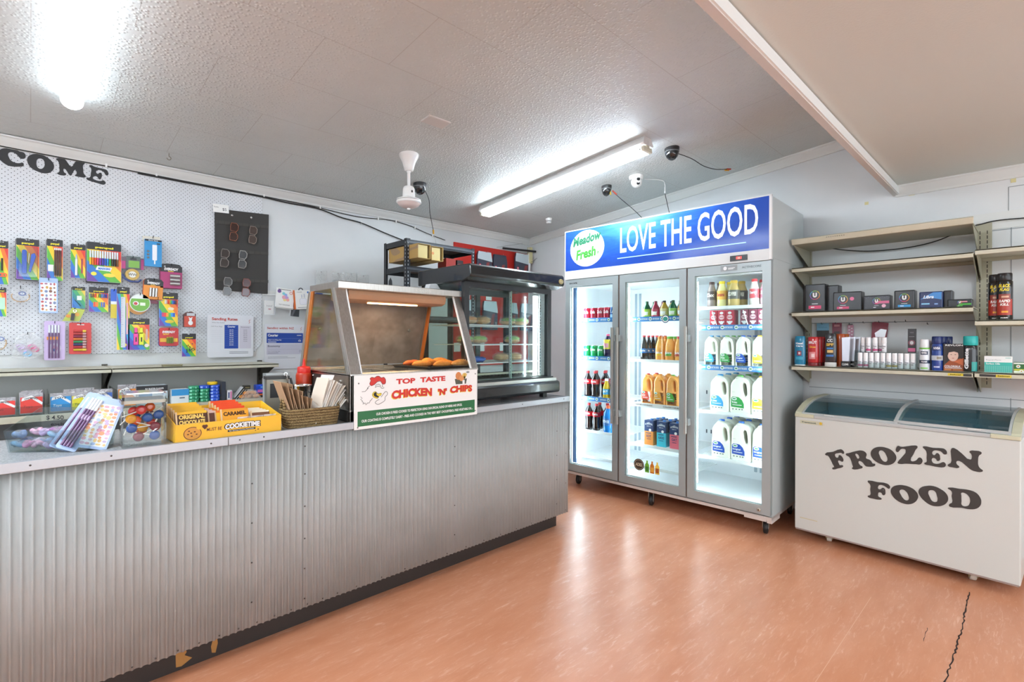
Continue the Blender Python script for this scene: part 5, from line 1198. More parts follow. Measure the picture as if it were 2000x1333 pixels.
for k, (x0, x1, z0, z1) in enumerate([(1.04, 1.077, 1.964, 2.1), (1.162, 1.208, 1.958, 2.098), (.975, 1.024, 1.765, 1.908), (1.097, 1.135, 1.77, 1.908), (.998, 1.038, 1.566, 1.705), (1.119, 1.163, 1.565, 1.708)]):
    fc, lc = SGF[k]; xm, zm = (x0 + x1) / 2, (z0 + z1) / 2
    t = thing('sunglasses', 'pair of sunglasses hanging sideways, %s of the rack' % ('top left', 'top right', 'middle left', 'middle right', 'bottom left', 'bottom right')[k], 'sunglasses', (xm, 4.018, zm), rot=(0, R(4), 0), group='sunglasses on the hanging rack')
    for s in (1, -1):
        fo = [(-.023, s * .034 - .028), (.014, s * .034 - .030), (.026, s * .034 - .012), (.026, s * .034 + .014), (.012, s * .034 + .030), (-.021, s * .034 + .028), (-.026, s * .034)]
        b = MB(); fm = M_(fc, .2, coat=.4)
        b.tube([(p[0], -.004, p[1]) for p in fo], .0026, fm, 6, closed=True); o = part(b, 'lens_frame', t)
        b = MB(); b.face([(p[0] * .93, (p[1] - s * .034) * .93 + s * .034) for p in fo], -.004, M_(lc, .06, coat=.6)); b.build('lens', o)
        b = MB(); b.tube([(-.020, -.004, s * .062), (-.018, .006, s * .06), (.0, .008, s * .02)], .0022, fm, 6); part(b, 'temple', t)
    b = MB(); b.tube([(.006, -.005, -.006), (.012, -.006, 0), (.006, -.005, .006)], .0022, fm, 6); part(b, 'bridge', t)
# courier rate boards
BLU = mat('24479f', .4, name='courier_blue'); REDT = mat('c0453c', .5)
t = thing('rates_board', 'white Sending Rates courier price board at the foot of the pegboard', 'notice board', (1.045, 4.03, 1.128))
b = MB(); b.prism(rrect(-.150, .150, 0, .305, .015), 0, .006, M_('dfe0e6', .3)); part(b, 'panel', t)
b = MB(); y = -.0006
b.text('Sending Rates', -.122, .258, .026, y, REDT, w=.165, al='l', bold=.03); b.text('Within New Zealand', -.122, .244, .008, y, M_('7a7a80'), w=.08, al='l'); b.tube([(.118, y, .246), (.126, y, .256), (.118, y, .262), (.128, y, .274)], .0015, REDT, 5)
b.rect(-.042, .048, .062, .232, y, BLU); b.text('Courier', .003, .214, .012, y - .0004, WHITE, w=.05, bold=.04); b.rect(.056, .134, .062, .228, y, M_('cfcbd8')); b.text('Economy', .095, .212, .010, y - .0004, M_('55556a'), w=.055)
b.text('NZ Post Bags', -.125, .214, .010, y, M_('8a8a92'), w=.07, al='l')
for k in range(9):
    z = .192 - .0135 * k; b.rect(-.038, .044, z - .002, z - .0012, y - .0004, M_('6f86c8')); b.text('$%d.%d0' % (6 + k, (k * 3) % 10), .003, z, .0075, y - .0005, WHITE, w=.026, bold=.02)
    if k < 7: b.text('$%d.%d0' % (4 + k, (k * 7) % 10), .095, z, .007, y - .0005, M_('55556a'), w=.024); b.rect(-.128, -.05, z - .002, z - .0014, y, M_('b4b4bc'))
for k in range(2): b.rect(-.01, .115, .036 - .010 * k, .040 - .010 * k, y, M_('8a8a92'))
part(b, 'print', t)
t = thing('rates_board', 'white Sending within NZ notice board between pegboard and food warmer', 'notice board', (1.43, 4.052, 1.028))
b = MB(); b.prism(rrect(-.150, .150, 0, .345, .004), 0, .004, M_('e0e1e7', .3)); part(b, 'panel', t)
b = MB(); b.text('Sending within NZ', -.132, .302, .022, y, REDT, w=.20, al='l', bold=.02); b.tube([(.118, y, .300), (.126, y, .308), (.118, y, .314), (.128, y, .324)], .0015, REDT, 5)
b.face(rrect(-.135, .138, .200, .278, .005), y, BLU); b.text('Courier', -.126, .250, .020, y - .0004, WHITE, w=.075, al='l', bold=.04); b.text('Next working day', -.126, .218, .011, y - .0004, WHITE, w=.10, al='l', bold=.03); b.rect(-.126, -.065, .206, .211, y - .0004, WHITE); b.rect(-.126, .128, .2345, .2355, y - .0004, M_('8fa0d0')); b.rect(.09, .126, .258, .263, y - .0004, WHITE); b.ring(.112, .216, .007, .010, y - .0004, WHITE, 14, 0, PI); b.rect(.102, .122, .213, .216, y - .0004, WHITE)
b.face(rrect(-.135, .138, .112, .192, .005), y, M_('c9c7d6')); b.text('Economy', -.126, .166, .018, y - .0004, M_('4a4a60'), w=.09, al='l', bold=.02); b.rect(-.126, .12, .150, .151, y - .0004, M_('8f8fa4')); b.text('2 or 3 working days', -.126, .132, .009, y - .0004, M_('6a6a7e'), w=.09, al='l'); b.rect(-.126, -.05, .122, .126, y - .0004, M_('8f8fa4')); b.ring(.116, .135, .006, .009, y - .0004, M_('8f8fa4'))
for k in range(2): b.rect(-.126, .02 + .06 * k, .092 - .009 * k, .095 - .009 * k, y, M_('a0a0aa'))
part(b, 'print', t)
# packets hanging right of the rack
t, hw, h = peg('invitation_pack', 'clear bag holding a white invitation card under the sunglasses rack', 'card pack', (1.255, 1.347, 1.444, 1.60), dy=4.0, hook=False)
b = MB(); b.box(-hw * .85, hw * .6, 0, .004, -h, -h * .33, PAPER); b.text('friend', -hw * .1, -h * .62, .012, -.0006, M_('6a6a70'), w=.04, shear=.2); b.ell(-hw * .05, -h * .74, .012, .006, -.0006, M_('d89aa0'), 8); part(b, 'card', t)
b = MB(); b.face([(-hw, -h * 1.03), (hw * .75, -h * 1.03), (hw, 0), (-hw * .7, .0)], -.006, film('eef0f2', .25)); part(b, 'bag', t)
t, hw, h = peg('balloon_pack', 'white packet of party balloons with a coloured balloon print', 'balloon pack', (1.346, 1.48, 1.499, 1.646), dy=3.99, tilt=5, hook=False)
b = MB(); b.box(-hw, hw, 0, .004, -h, 0, PAPER); b.box(-hw + .012, hw + .003, .008, .011, -h - .008, -.01, M_('e6e6e2'))
for (x, z, r_, c) in ((-.045, -.025, .014, '6a4a8a'), (-.012, -.04, .011, '7fd0d8'), (.004, -.05, .012, '9ab0e8'), (-.008, -.068, .015, 'e8a8b8'), (.014, -.07, .013, 'c8a0d8'), (-.0, -.085, .013, 'f0d890'), (.022, -.085, .012, 'f0a8a0')): b.ell(x, z, r_, r_, -.0006 - .0001 * abs(x) * 50, M_(c), 14)
b.ring(.042, -.03, .008, .012, -.0006, M_('d87a6a'), 12); b.text('PARTY BALLOONS', 0, -h * .88, .008, -.0006, M_('4a4a4a'), w=.08); b.rect(-hw * .8, hw * .6, -.012, -.008, -.0006, M_('55504a')); part(b, 'packet', t)
t, hw, h = peg('earphone_box', 'white boxed wireless earphones with an orange edge on the back wall', 'boxed gadget', (1.465, 1.592, 1.494, 1.642), dy=3.98, tilt=-5, hook=False)
b = MB(); b.box(-hw, hw, 0, .025, -h, 0, PAPER); b.box(-hw - .001, -hw + .009, -.001, .026, -h, 0, M_('d0682a')); b.face(rrect(-.022, .032, -.115, -.065, .012), -.0006, M_('d4d4de')); b.face(rrect(-.019, .029, -.112, -.068, .010), -.0010, M_('eeeef4')); b.tube([(-.004, -.002, -.06), (-.004, -.002, -.035)], .003, M_('c4c8d8'), 6); b.tube([(.016, -.002, -.06), (.016, -.002, -.03)], .003, M_('c4c8d8'), 6); b.ell(hw * .75, -.018, .008, .008, -.0006, M_('2a62b8'), 12); b.rect(hw * .7, hw * .88, -h * .72, -h * .60, -.0006, M_('4a4a52')); b.rect(hw * .7, hw * .88, -h * .48, -h * .34, -.0006, M_('d8907a')); b.rect(-.04, .03, -h * .93, -h * .90, -.0006, M_('8a8a90')); b.text('WIRELESS', -.02, -.018, .006, -.0006, M_('4a4a4a'), w=.04); part(b, 'box', t)
b = MB(); b.ring(-.002, .0, .012, .019, .012, HDR, 14, 0, PI); part(b, 'hang_loop', t)
t, hw, h = peg('memory_card_pack', 'small black packet hanging below the earphone box', 'small pack', (1.449, 1.528, 1.435, 1.49), dy=4.0, tilt=4, hook=False)
b = MB(); b.box(-hw * .8, hw * .8, 0, .003, -h, 0, M_('35353a')); b.face([(-hw * .3, 0), (hw * .1, 0), (-hw * .4, -h), (-hw * .8, -h)], -.0005, M_('6a6a70', .2)); b.box(-hw, hw, .003, .0035, -h * 1.05, .012, M_('d4d6d8')); part(b, 'packet', t)
t, hw, h = peg('cable_box', 'blue hanging pack with white lightning sign beside the warmer', 'boxed gadget', (1.608, 1.70, 1.472, 1.65), dy=3.99, hook=False)
b = MB(); b.box(-hw, hw, 0, .012, -h, 0, M_('1f56b4')); b.ell(-hw * .4, -.018, .012, .009, -.0006, WHITE, 12); b.face([(-hw * .2, -h * .38), (hw * .1, -h * .38), (-hw * .0, -h * .55), (hw * .1, -h * .55), (-hw * .4, -h * .8), (-hw * .2, -h * .6)], -.0006, WHITE); b.rect(-hw * .7, hw * .2, -h * .26, -h * .22, -.0006, WHITE); part(b, 'box', t)
for k, (x0, x1, z0, z1) in enumerate(((1.661, 1.754, 1.69, 1.817), (1.798, 1.9, 1.69, 1.817), (1.915, 2.014, 1.69, 1.824), (2.022, 2.131, 1.68, 1.817))):
    t, hw, h = peg('clear_pouch', 'clear plastic pouch on the wall above the food warmer, %s from the left' % ORD[k], 'clear pouch', (x0, x1, z0, z1), dy=4.04, hook=False)
    b = MB(); b.face([(-hw, -h), (hw, -h), (hw * .96, 0), (-hw * .98, -.003)], -.004, film('f0f2f2', .42)); part(b, 'pouch_film', t)
    b = MB(); b.box(-hw * .8, hw * .7, 0, .003, -h, -h * (.35 if k != 1 else .5), M_('8f9294' if k == 1 else 'd8dad8')); b.ell(0, -.012, .004, .004, -.005, M_('4a4a48'), 8); part(b, 'insert', t)

# ================================================================ WALL SHELF UNDER THE PEGBOARD, AND THE LOWER SHELF
def bracket(par, x, y0, y1, z, d, m, xw=.0015):
    b = MB(); b.prismx([(y0, z), (y1, z), (y1, z - d), (y1 - .02, z - d)], x - xw, x + xw, m); return b.build('bracket', par)
DKM = mat('55534c', .5, .4, name='dark_shelf_steel')
for k, (x0, x1, lab) in enumerate(((-.58, .333, 'cream steel wall shelf at the far left below the pegboard'), (.337, 1.25, 'cream steel wall shelf under the rates board'))):
    t = thing('wall_shelf', lab, 'shelf', ((x0 + x1) / 2, YB, 1.07)); hw = (x1 - x0) / 2
    b = MB(); b.box(-hw, hw, -.40, -.02, .012, .020, CREAM); b.box(-hw, hw, -.40, -.397, -.004, .020, CREAM); b.box(-hw, hw, -.397, -.388, -.004, -.001, CREAM); b.build('shelf_board', t, bevel=.002)
    for sx in (-hw + .006, hw - .006): bracket(t, sx, -.385, -.012, .012, .13, DKM)
for k, x in enumerate((.335, 1.245)):
    t = thing('shelf_upright', 'slotted dark upright below the wall shelf, %s' % ('between its two bays' if k == 0 else 'at its right end'), 'upright', (x, YB, 0.2))
    b = MB(); b.box(-.014, .014, -.022, -.0, .0, .9, DKM); b.build('post', t)
    b = MB()
    for j in range(28):
        for sx in (-.006, .006): b.box(sx - .0016, sx + .0016, -.0226, -.0222, .06 + j * .03, .078 + j * .03, mat('1a1a1a', .6))
    b.build('slots', t)
t = thing('dispenser_box', 'small mottled flat tin on the shelf under the pegboard', 'tin', (.635, 3.70, 1.090))
b = MB(); b.box(-.052, .048, -.02, .03, .0, .009, M_('6f6a4a', .5)); b.box(-.054, .050, -.022, .032, .009, .012, M_('9a9474', .5)); b.build('tin_body', t)
for k, (x0, x1, lab) in enumerate(((-.58, .333, 'lower cream shelf behind the counter at the left'), (.337, 1.15, 'lower cream shelf behind the counter holding small goods'))):
    t = thing('lower_shelf', lab, 'shelf', ((x0 + x1) / 2, 3.5, .84)); hw = (x1 - x0) / 2
    b = MB(); b.box(-hw, hw, 0, .54, .025, .032, CREAM); b.box(-hw, hw, -.003, 0, .0, .032, CREAM); b.build('shelf_board', t, bevel=.002)
    for sx in (-hw + .01, hw - .01): bracket(t, sx, .02, .54, .02, .16, DKM)
t = thing('under_shelf_drawers', 'dark storage unit under the lower shelf behind the counter', 'storage unit', (.2, 3.6, 0))
b = MB(); b.box(-.9, .95, 0, .42, 0, .69, mat('2c2b2a', .5)); b.build('carcass', t)
for k in range(3):
    b = MB(); b.box(-.9 + .62 * k, -.9 + .62 * k + .6, -.012, 0, .38, .67, mat('3a3836', .5)); b.build('drawer', t)
t = thing('magazine_pile', 'pile of magazines in shadow under the lower shelf at the far left', 'magazines', (-.06, 3.62, .691))
for k, c in enumerate(('3a3a3c', 'd8d4cc', '7a4a9a', '2c2c30', 'c9c5bd')): b = MB(); b.box(-.12 + .006 * k, .09 - .004 * k, -.1, .12, .008 * k, .008 * k + .007, M_(c)); b.build('magazine', t)

# goods on the lower shelf
LZ = .8725
def bin_(label, x0, x1, h=.105, y0=3.51, y1=3.86):
    t = thing('acrylic_bin', label, 'bin', ((x0 + x1) / 2, y0, LZ)); hw = (x1 - x0) / 2; d = y1 - y0
    b = MB(); b.box(-hw, hw, 0, .003, 0, h * .45, CLEAR); b.box(-hw, -hw + .003, 0, d, 0, h, CLEAR); b.box(hw - .003, hw, 0, d, 0, h, CLEAR); b.box(-hw, hw, 0, d, 0, .003, CLEAR); b.build('bin_walls', t); return t
bin_('clear bin of red packets at the far left of the lower shelf', -.30, .052)
bin_('clear bin of blue and yellow packets on the lower shelf', .066, .345)
def packet(label, x, w_, h, body, sash, ink, word, y, lean=12, film_=True, name='loot_packet'):
    t = thing(name, label, 'packet', (x, y, LZ + .004), rot=(R(-lean), 0, 0)); hw = w_ / 2
    b = MB(); b.prism([(-hw, 0), (hw, 0), (hw, h), (-hw, h)], -.004, .004, film('c4c0c4', .75, .15)); b.rect(-hw + .003, hw - .003, h * .05, h * .8, -.0046, M_(body, .3)); b.build('packet_body', t, bevel=.003)
    b = MB(); b.prism([(-hw * .85, h * .62), (0, h * .72), (hw * .9, h * .40), (hw * .95, h * .52), (0, h * .88), (-hw * .8, h * .76)], -.0058, -.005, WHITE); b.text(word, -.002, h * .66, h * .10, -.0062, M_('222222'), w=hw * 1.1, bold=.03, arc=.004); b.text('Toys', -hw * .3, h * .25, h * .16, -.0052, M_(ink), w=hw * .8, bold=.02, shear=.2); b.build('label', t)
    return t
packet('red topped packet at the very left edge of the lower shelf', -.10, .095, .092, 'd8322c', 'ffffff', '8a1f1c', 'CHOMPERS', 3.535)
packet('red packet with white arched banner second on the lower shelf', .004, .088, .108, 'd8382e', 'ffffff', '8a1f1c', 'CHOMPERS', 3.54)
for j in range(3): packet('red packet standing %s behind the bannered red packet' % ORD[j], .0 + .004 * j, .085, .112, 'b85a66', 'ffffff', '8a1f1c', 'CHOMPERS', 3.575 + .05 * j)
packet('packet with blue bottle print in the second bin', .115, .085, .100, '2a8fd0', 'ffffff', 'f4f4f4', 'TOYS', 3.545)
packet('packet with yellow print right of the blue bottle packet', .200, .085, .098, 'e0d42a', 'ffffff', '6a6a1a', 'YOYO', 3.545)
packet('packet with dark blue header behind the pencil packs', .290, .085, .108, '3a62b0', 'ffffff', 'd8a0a0', 'ROCKETS', 3.56)
for j in range(2): packet('grey film packet %s behind the yellow print packet' % ORD[j], .17 + .05 * j, .085, .112, 'a8aab0', 'ffffff', '6a6a6a', 'TOYS', 3.60 + .05 * j)
def box_(name, label, cat_, x0, x1, z0, z1, y, d, c, extra=None, bev=.002):
    t = thing(name, label, cat_, ((x0 + x1) / 2, y, z0)); hw = (x1 - x0) / 2; h = z1 - z0
    b = MB(); b.box(-hw, hw, 0, d, 0, h, M_(c)); b.build('box_body', t, bevel=bev)
    if extra:
        b = MB(); extra(b, hw, h); b.build('label', t)
    return t
t = packet('orange packet standing behind the lollipop jar', .395, .085, .125, 'd8801e', 'ffffff', 'c8c4bc', 'NUTS', 3.56, lean=4)
box_('card_game_box', 'flat blue and black box behind the lollipop jar', 'box', .441, .593, LZ, .985, 3.60, .10, 'c9d4dc', lambda b, w, h: (b.rect(-w, w, h * .70, h, -.0006, HDR), b.rect(-w + .012, 0, h * .2, h * .6, -.0006, M_('4a8ab8')), b.text('FLY BUSTER FLASHER', .012, h * .80, .009, -.0012, WHITE, w=.09, bold=.03)))
box_('soap_box', 'sky blue and white box on the lower shelf behind the yellow cookie box', 'box', .608, .697, .893 - .02, .957, 3.57, .07, 'e4eaee', lambda b, w, h: (b.rect(-w, w, h * .55, h, -.0006, M_('3f9ad8')), b.rect(-w * .1, w * .5, h * .34, h * .42, -.0006, M_('5a6a7a'))))
rp = MB(); rp.lathe([(.027, 0), (.029, .002), (.029, .018), (.027, .0195)], M_('1f8a5e', .35), 20); rp.band(.0293, .004, .015, M_('7fd0b0', .4), -60, -30, 3); rp.band(.0293, .003, .014, M_('8fd8b8', .4), 5, 18, 3)
t0 = thing('party_tape_roll', 'x', 'tape roll'); rp.build('roll', t0)
rb = MB(); rb.lathe([(.027, 0), (.029, .002), (.029, .018), (.027, .0195)], M_('1f4fc8', .35), 20); rb.band(.0293, .004, .015, M_('9ab4f0', .4), -60, -30, 3); rb.band(.0293, .003, .014, M_('8fa8f0', .4), 5, 18, 3)
t1 = thing('party_tape_roll', 'x', 'tape roll'); rb.build('roll', t1)
PG_, PB_ = Proto(t0), Proto(t1)
for ci, (x, cols) in enumerate(((.724, 'ggggg'), (.781, 'ggggb'), (.838, 'bbbbb'))):
    for j, c in enumerate(cols):
        (PG_ if c == 'g' else PB_).put((x + random.uniform(-.002, .002), 3.585, LZ + .0005 + .0200 * j), 0, '%s glitter tape roll, number %s up in the %s stack on the lower shelf' % ('green' if c == 'g' else 'blue', ORD[j], ('left', 'middle', 'right')[ci]), 'stacked glitter tape rolls')
yt = thing('party_tape_roll', 'yellow tape roll on top of the right hand blue stack', 'tape roll', (.825, 3.585, LZ + .1010)); b = MB(); b.lathe([(.026, 0), (.028, .002), (.028, .016), (.026, .018)], M_('e8c01e', .35), 20); b.build('roll', yt)
box_('storage_tray', 'dark box standing right of the tape rolls', 'box', .872, .895, LZ, .99, 3.56, .16, '3a3f4a')
box_('sample_card', 'small white and pink card box beside the dark box', 'box', .903, .932, LZ, .933, 3.56, .04, 'e4e4ea', lambda b, w, h: (b.rect(-w * .6, -w * .1, h * .2, h * .8, -.0006, M_('3a4a7a')), b.rect(w * .2, w * .8, h * .1, h * .9, -.0006, M_('d87aa8'))))
t = thing('card_stack', 'fan of black edged cards leaning on the lower shelf', 'cards', (.962, 3.57, LZ), rot=(0, R(38), 0))
for k in range(6): b = MB(); b.box(-.018 + .006 * k, -.015 + .006 * k, 0, .06, 0, .082, M_('26282c' if k % 2 else 'd8dade')); b.build('card', t)
t = thing('bun_bag', 'clear bag of orange glazed sweets on the lower shelf', 'sweets bag', (1.035, 3.57, LZ))
random.seed(9); OR_ = m_food('c8702a', 'e8a04a', 'orange_sweet', 90)
for k in range(10): b = MB(); b.sphere((random.uniform(-.045, .045), random.uniform(-.02, .03), .014 + (k // 6) * .022), .02, .016, .012, OR_, 10, 6); b.build('sweet', t)
b = MB(); b.prism([(-.065, 0), (.065, 0), (.03, .055), (-.02, .06)], -.036, -.034, film('f6e8dc', .25)); b.build('bag', t)
box_('matchbox', 'small black box on top of the orange sweets bag', 'box', 1.004, 1.04, .934, .957, 3.56, .05, '2c2a26', lambda b, w, h: b.rect(-w * .8, w * .7, h * .3, h * .6, -.0006, M_('8a7f5a')))
box_('tissue_pack', 'blue and pink tissue pack at the right end of the lower shelf', 'tissues', 1.075, 1.150, .899, .957, 3.56, .06, '2448b8', lambda b, w, h: (b.rect(-w * .8, w * .8, h * .15, h * .45, -.0006, M_('c86ab0')), b.rect(-w * .3, w * .8, h * .62, h * .86, -.0006, M_('5a9ae0'))), .006)
box_('snack_box', 'flat black box with orange top under the tissue pack', 'box', 1.070, 1.160, LZ, .898, 3.56, .08, '3a3530', lambda b, w, h: b.rect(-w, w, h * .65, h, -.0006, M_('d8622a')))

# ================================================================ RIGHT WALL SHELVING   (local x = towards the viewer's right = -Y world)
RX = R(-90)
def SHL(u, d, z): return Vector((3.75 + d, -u, z))     # u: -Y, d: depth behind the shelf lip
BEI = CREAM; BRM = mat('a8a48f', .45, .2, name='drab_shelf_bracket')
sz = [1.072, 1.436, 1.735]
for bi, (u0, u1, where) in enumerate(((-1.168, -.252, 'left bay over the freezer'), (-.246, .66, 'right bay cut by the picture edge'))):
    hw = (u1 - u0) / 2; um = (u0 + u1) / 2
    for k, z in enumerate(sz):
        zz = z + (-.0 if bi == 0 else (.002, -.077, .012)[k])
        t = thing('wall_shelf', '%s cream steel wall shelf, %s' % (('lowest', 'second lowest', 'third')[k], where), 'shelf', SHL(um, 0, zz), RX)
        b = MB(); b.box(-hw, hw, 0, .38, .012, .020, BEI); b.box(-hw, hw, 0, .003, -.008, .020, BEI); b.box(-hw, hw, .003, .014, -.008, -.005, BEI); b.box(-hw, hw, .36, .383, -.008, .012, BRM); b.build('shelf_board', t, bevel=.002)
        for sx in (-hw + .004, hw - .004): bracket(t, sx, .008, .385, .010, .125, BRM)
        if k == 0:
            b = MB(); s = hw - .07 if bi == 0 else -hw + .055
            b.rect(s - .035, s + .030, -.003, .011, -.0006, M_('d8c02a' if bi == 0 else '2e2c28')); b.rect(s + (.03 if bi == 0 else .03), s + (.065 if bi == 0 else .09), -.004, .010, -.0009, M_('2e2c28' if bi == 0 else 'd8c02a')); b.text('Reduced', s - .002 if bi == 0 else s + .06, .0, .007, -.0014, M_('4a3a10'), w=.045, bold=.03); b.build('ticket', t)
# top canopy shelf with its raised lip
t = thing('wall_shelf', 'topmost cream wall shelf with turned up sloping lip', 'shelf', SHL(-.71, 0, 1.925), RX)
b = MB(); b.prismx([(0, -.012), (-.012, .022), (.012, .030), (.012, -.012)], -.458, .458, BEI); b.box(-.458, .458, .01, .38, -.012, -.004, BRM); b.build('shelf_board', t, bevel=.003)
for sx in (-.452, .452): bracket(t, sx, .01, .385, -.006, .13, BRM)
b = MB(); random.seed(2)
for k in range(9): x = -.25 + k * .012; b.rect(x, x + .007, .008, .014, -.0125, M_('8a8470'))
b.build('pen_mark', t)
for k, u in enumerate((-1.172, -.230)):
    t = thing('shelf_upright', ('slotted wall upright at the fridge end of the shelves', 'slotted double wall upright between the two bays')[k], 'upright', (XR, -u, .985), RX)
    hwid = .018 if k == 0 else .034
    b = MB(); b.box(-hwid, hwid, -.026, 0, 0, .93 if k == 0 else .985, BRM); b.build('post', t)
    b = MB()
    for j in range(32):
        for sx in ((-.007, .007) if k == 0 else (-.018, .014)): b.box(sx - .002, sx + .002, -.0268, -.0262, .02 + j * .029, .040 + j * .029, mat('2c2a26', .6))
    b.build('slots', t)

def sput(name, label, cat_, u, d, z, rz=0.0): return thing(name, label, cat_, SHL(u, d, z), RX + rz)
SZ = [1.0925, 1.4565, 1.7555]
# pad packs
def padpack(label, rc, z, body, logo=True, bar='d8366a', d=.09, text_='U', extra=None, dd=.05):
    u0, u1, h = rc; w_ = u1 - u0
    t = sput('sanitary_pad_pack', label, 'pad pack', (u0 + u1) / 2, dd, z); hw = w_ / 2
    b = MB(); b.prism(rrect(-hw, hw, 0, h, .006), 0, d, M_(body, .28)); b.build('pack_body', t, bevel=.006)
    b = MB(); y = -.0010
    if logo:
        lx = -.0 if w_ < .14 else -hw * .28
        r_ = min(h * .22, .03); lz = h * .60
        for k, c in enumerate(('d8b23a', '6fae3a', '3a9ac8', '8a4ab8', 'd8366a', 'e8802a')): b.ring(lx, lz, r_ * .86, r_, y, M_(c), 6, R(60 * k), R(60 * k + 60))
        b.text('U', lx, lz - r_ * .52, r_ * 1.05, y - .0004, WHITE, w=r_ * .85, bold=.08); b.rect(lx - r_ * .6, lx + r_ * .6, h * .27, h * .30, y, M_('c8c8cc'))
        b.rect(lx - r_ * 1.25, lx + r_ * 1.25, h * .10, h * .22, y, M_(bar)); b.rect(lx - r_ * .8, lx - r_ * .1, h * .14, h * .18, y - .0004, WHITE)
    if extra: extra(b, hw, h, y)
    b.build('label', t)
    return t
padpack('tall black pad pack with ringed U at the left of the middle shelf', (-1.100, -.980, .185), SZ[1], '1b1b1e')
padpack('second tall black pad pack standing just behind the first', (-.99, -.915, .175), SZ[1], '1b1b1e', logo=False, dd=.10)
padpack('wide black pad pack with pink seal, third from the left', (-.935, -.778, .122), SZ[1], '1c1c1f', extra=lambda b, w, h, y: b.ell(w * .35, h * .62, .012, .012, y, M_('e0709a'), 14))
padpack('flat black patterned box of pads with pink stripe in the middle', (-.768, -.632, .09), SZ[1], '25262e', bar='25262e', extra=lambda b, w, h, y: (b.rect(-w * .1, w * .95, h * .42, h * .60, y - .0002, M_('d0608a')), b.ell(w * .55, h * .26, .011, .011, y - .0004, M_('e8b0c4'), 12), [b.ell(-w * .95 + w * 1.9 * k / 11, h * .88 - .006 * (k % 2), .003, .003, y, M_('4a4c58'), 6) for k in range(12)]))
padpack('squarish black pad pack with blue tag right of the flat box', (-.612, -.512, .112), SZ[1], '1b1b1e', bar='2a9ad8')
padpack('navy and light blue pad pack with swoosh on the middle shelf', (-.492, -.385, .096), SZ[1], '1f2f5e', logo=False, extra=lambda b, w, h, y: (b.face([(-w * .9, h * .55), (w * .2, h * .95), (w * .9, h * .95), (w * .9, h * .5), (0, h * .62)], y, M_('3f8ad0')), b.text('Libra', -w * .2, h * .58, h * .2, y - .0005, M_('e8f0f8'), w=w * .9, bold=.03, shear=.3), b.rect(-w * .8, -w * .1, h * .22, h * .30, y, M_('8fd0f0')), b.rect(w * .3, w * .6, h * .2, h * .28, y, M_('8fb0e0'))))
padpack('black pad pack seen edge on behind the navy pack', (-.387, -.345, .10), SZ[1], '222226', logo=False, dd=.08)
padpack('low black and green tampon box at the right end of the middle shelf', (-.365, -.258, .045), SZ[1], '2a2c30', bar='5ab83a', extra=lambda b, w, h, y: (b.rect(-w * .1, w * .9, h * .25, h * .45, y, M_('4fae3a')), b.rect(0, w * .6, h * .6, h * .75, y, M_('d88a9a'))))
# toiletries on the lowest shelf
def oval(name, label, cat_, u, w_, h, d, body, capc, cap_bottom=False, cap_h=.15, prof=None, z=None, dd=.055, extra=None, taper=.9, capw=.96):
    t = sput(name, label, cat_, u, dd, z if z else SZ[0]); hw = w_ / 2; sy = d / w_
    b0, b1 = (cap_h * h, h) if cap_bottom else (0, h * (1 - cap_h))
    L = b1 - b0
    pr = [(hw * .93, b0), (hw, b0 + .006), (hw, b0 + L * .45), (hw * (taper + 1) / 2, b0 + L * .8), (hw * taper, b1 - .006), (hw * taper * .85, b1)]
    b = MB(); b.lathe(pr, M_(body, .22, coat=.4), 26, sy=sy); b.build('bottle_body', t)
    if cap_h > 0:
        b = MB(); c0, c1 = (0, cap_h * h) if cap_bottom else (h * (1 - cap_h), h); b.lathe([(hw * capw * .95, c0), (hw * capw, c0 + .003), (hw * capw, c1 - .004), (hw * capw * .9, c1)], M_(capc, .3), 26, sy=sy); b.build('cap', t)
    if extra:
        b = MB(); extra(b, hw, h, hw); b.build('label', t)
        o = t.children[-1]
        # the oval section: squash the wrapped label with the bottle
        o.scale = (1, sy, 1)
    return t
TX = lambda b, s, z, h, c, r, w=None, x=0, **k: b.text(s, x, z, h, 0, M_(c, .4), w=w, rad=r + .0012, bold=.04, **k)
oval('shampoo_bottle', 'teal shampoo bottle at the far left of the lowest shelf', 'bottle', -1.130, .070, .200, .04, '1080a8', 'e8eef0', True, .04, extra=lambda b, w, h, r: (TX(b, 'Head', h * .72, .014, 'f4f8fa', r, .045), TX(b, 'Care', h * .64, .011, 'f4f8fa', r, .045), b.band(r + .001, h * .34, h * .5, M_('8a2f4a'), -22, 22), b.band(r + .0016, h * .38, h * .46, M_('e8d8dc'), -8, 12), b.band(r + .0006, h * .2, h * .3, M_('3fa8c8'), -40, 40)))
for k, (u, dd) in enumerate(((-1.050, .055), (-1.036, .10), (-1.022, .145))):
    oval('body_wash_bottle', ('red body wash bottle in front of the others', 'red body wash bottle second deep', 'red body wash bottle third deep')[k] + ' on the lowest shelf', 'bottle', u, .066, .195, .042, 'b82024', '7a1416', True, .12, dd=dd, taper=.97, extra=(lambda b, w, h, r: (TX(b, 'BRUT', h * .76, .018, 'f4e8e8', r, .05), TX(b, 'Gloss', h * .62, .014, 'e8a02a', r, .04), b.band(r + .001, h * .24, h * .48, M_('d88a8a'), -35, 30), b.band(r + .0014, h * .30, h * .42, M_('f0d0d0'), -10, 22))) if k == 0 else None)
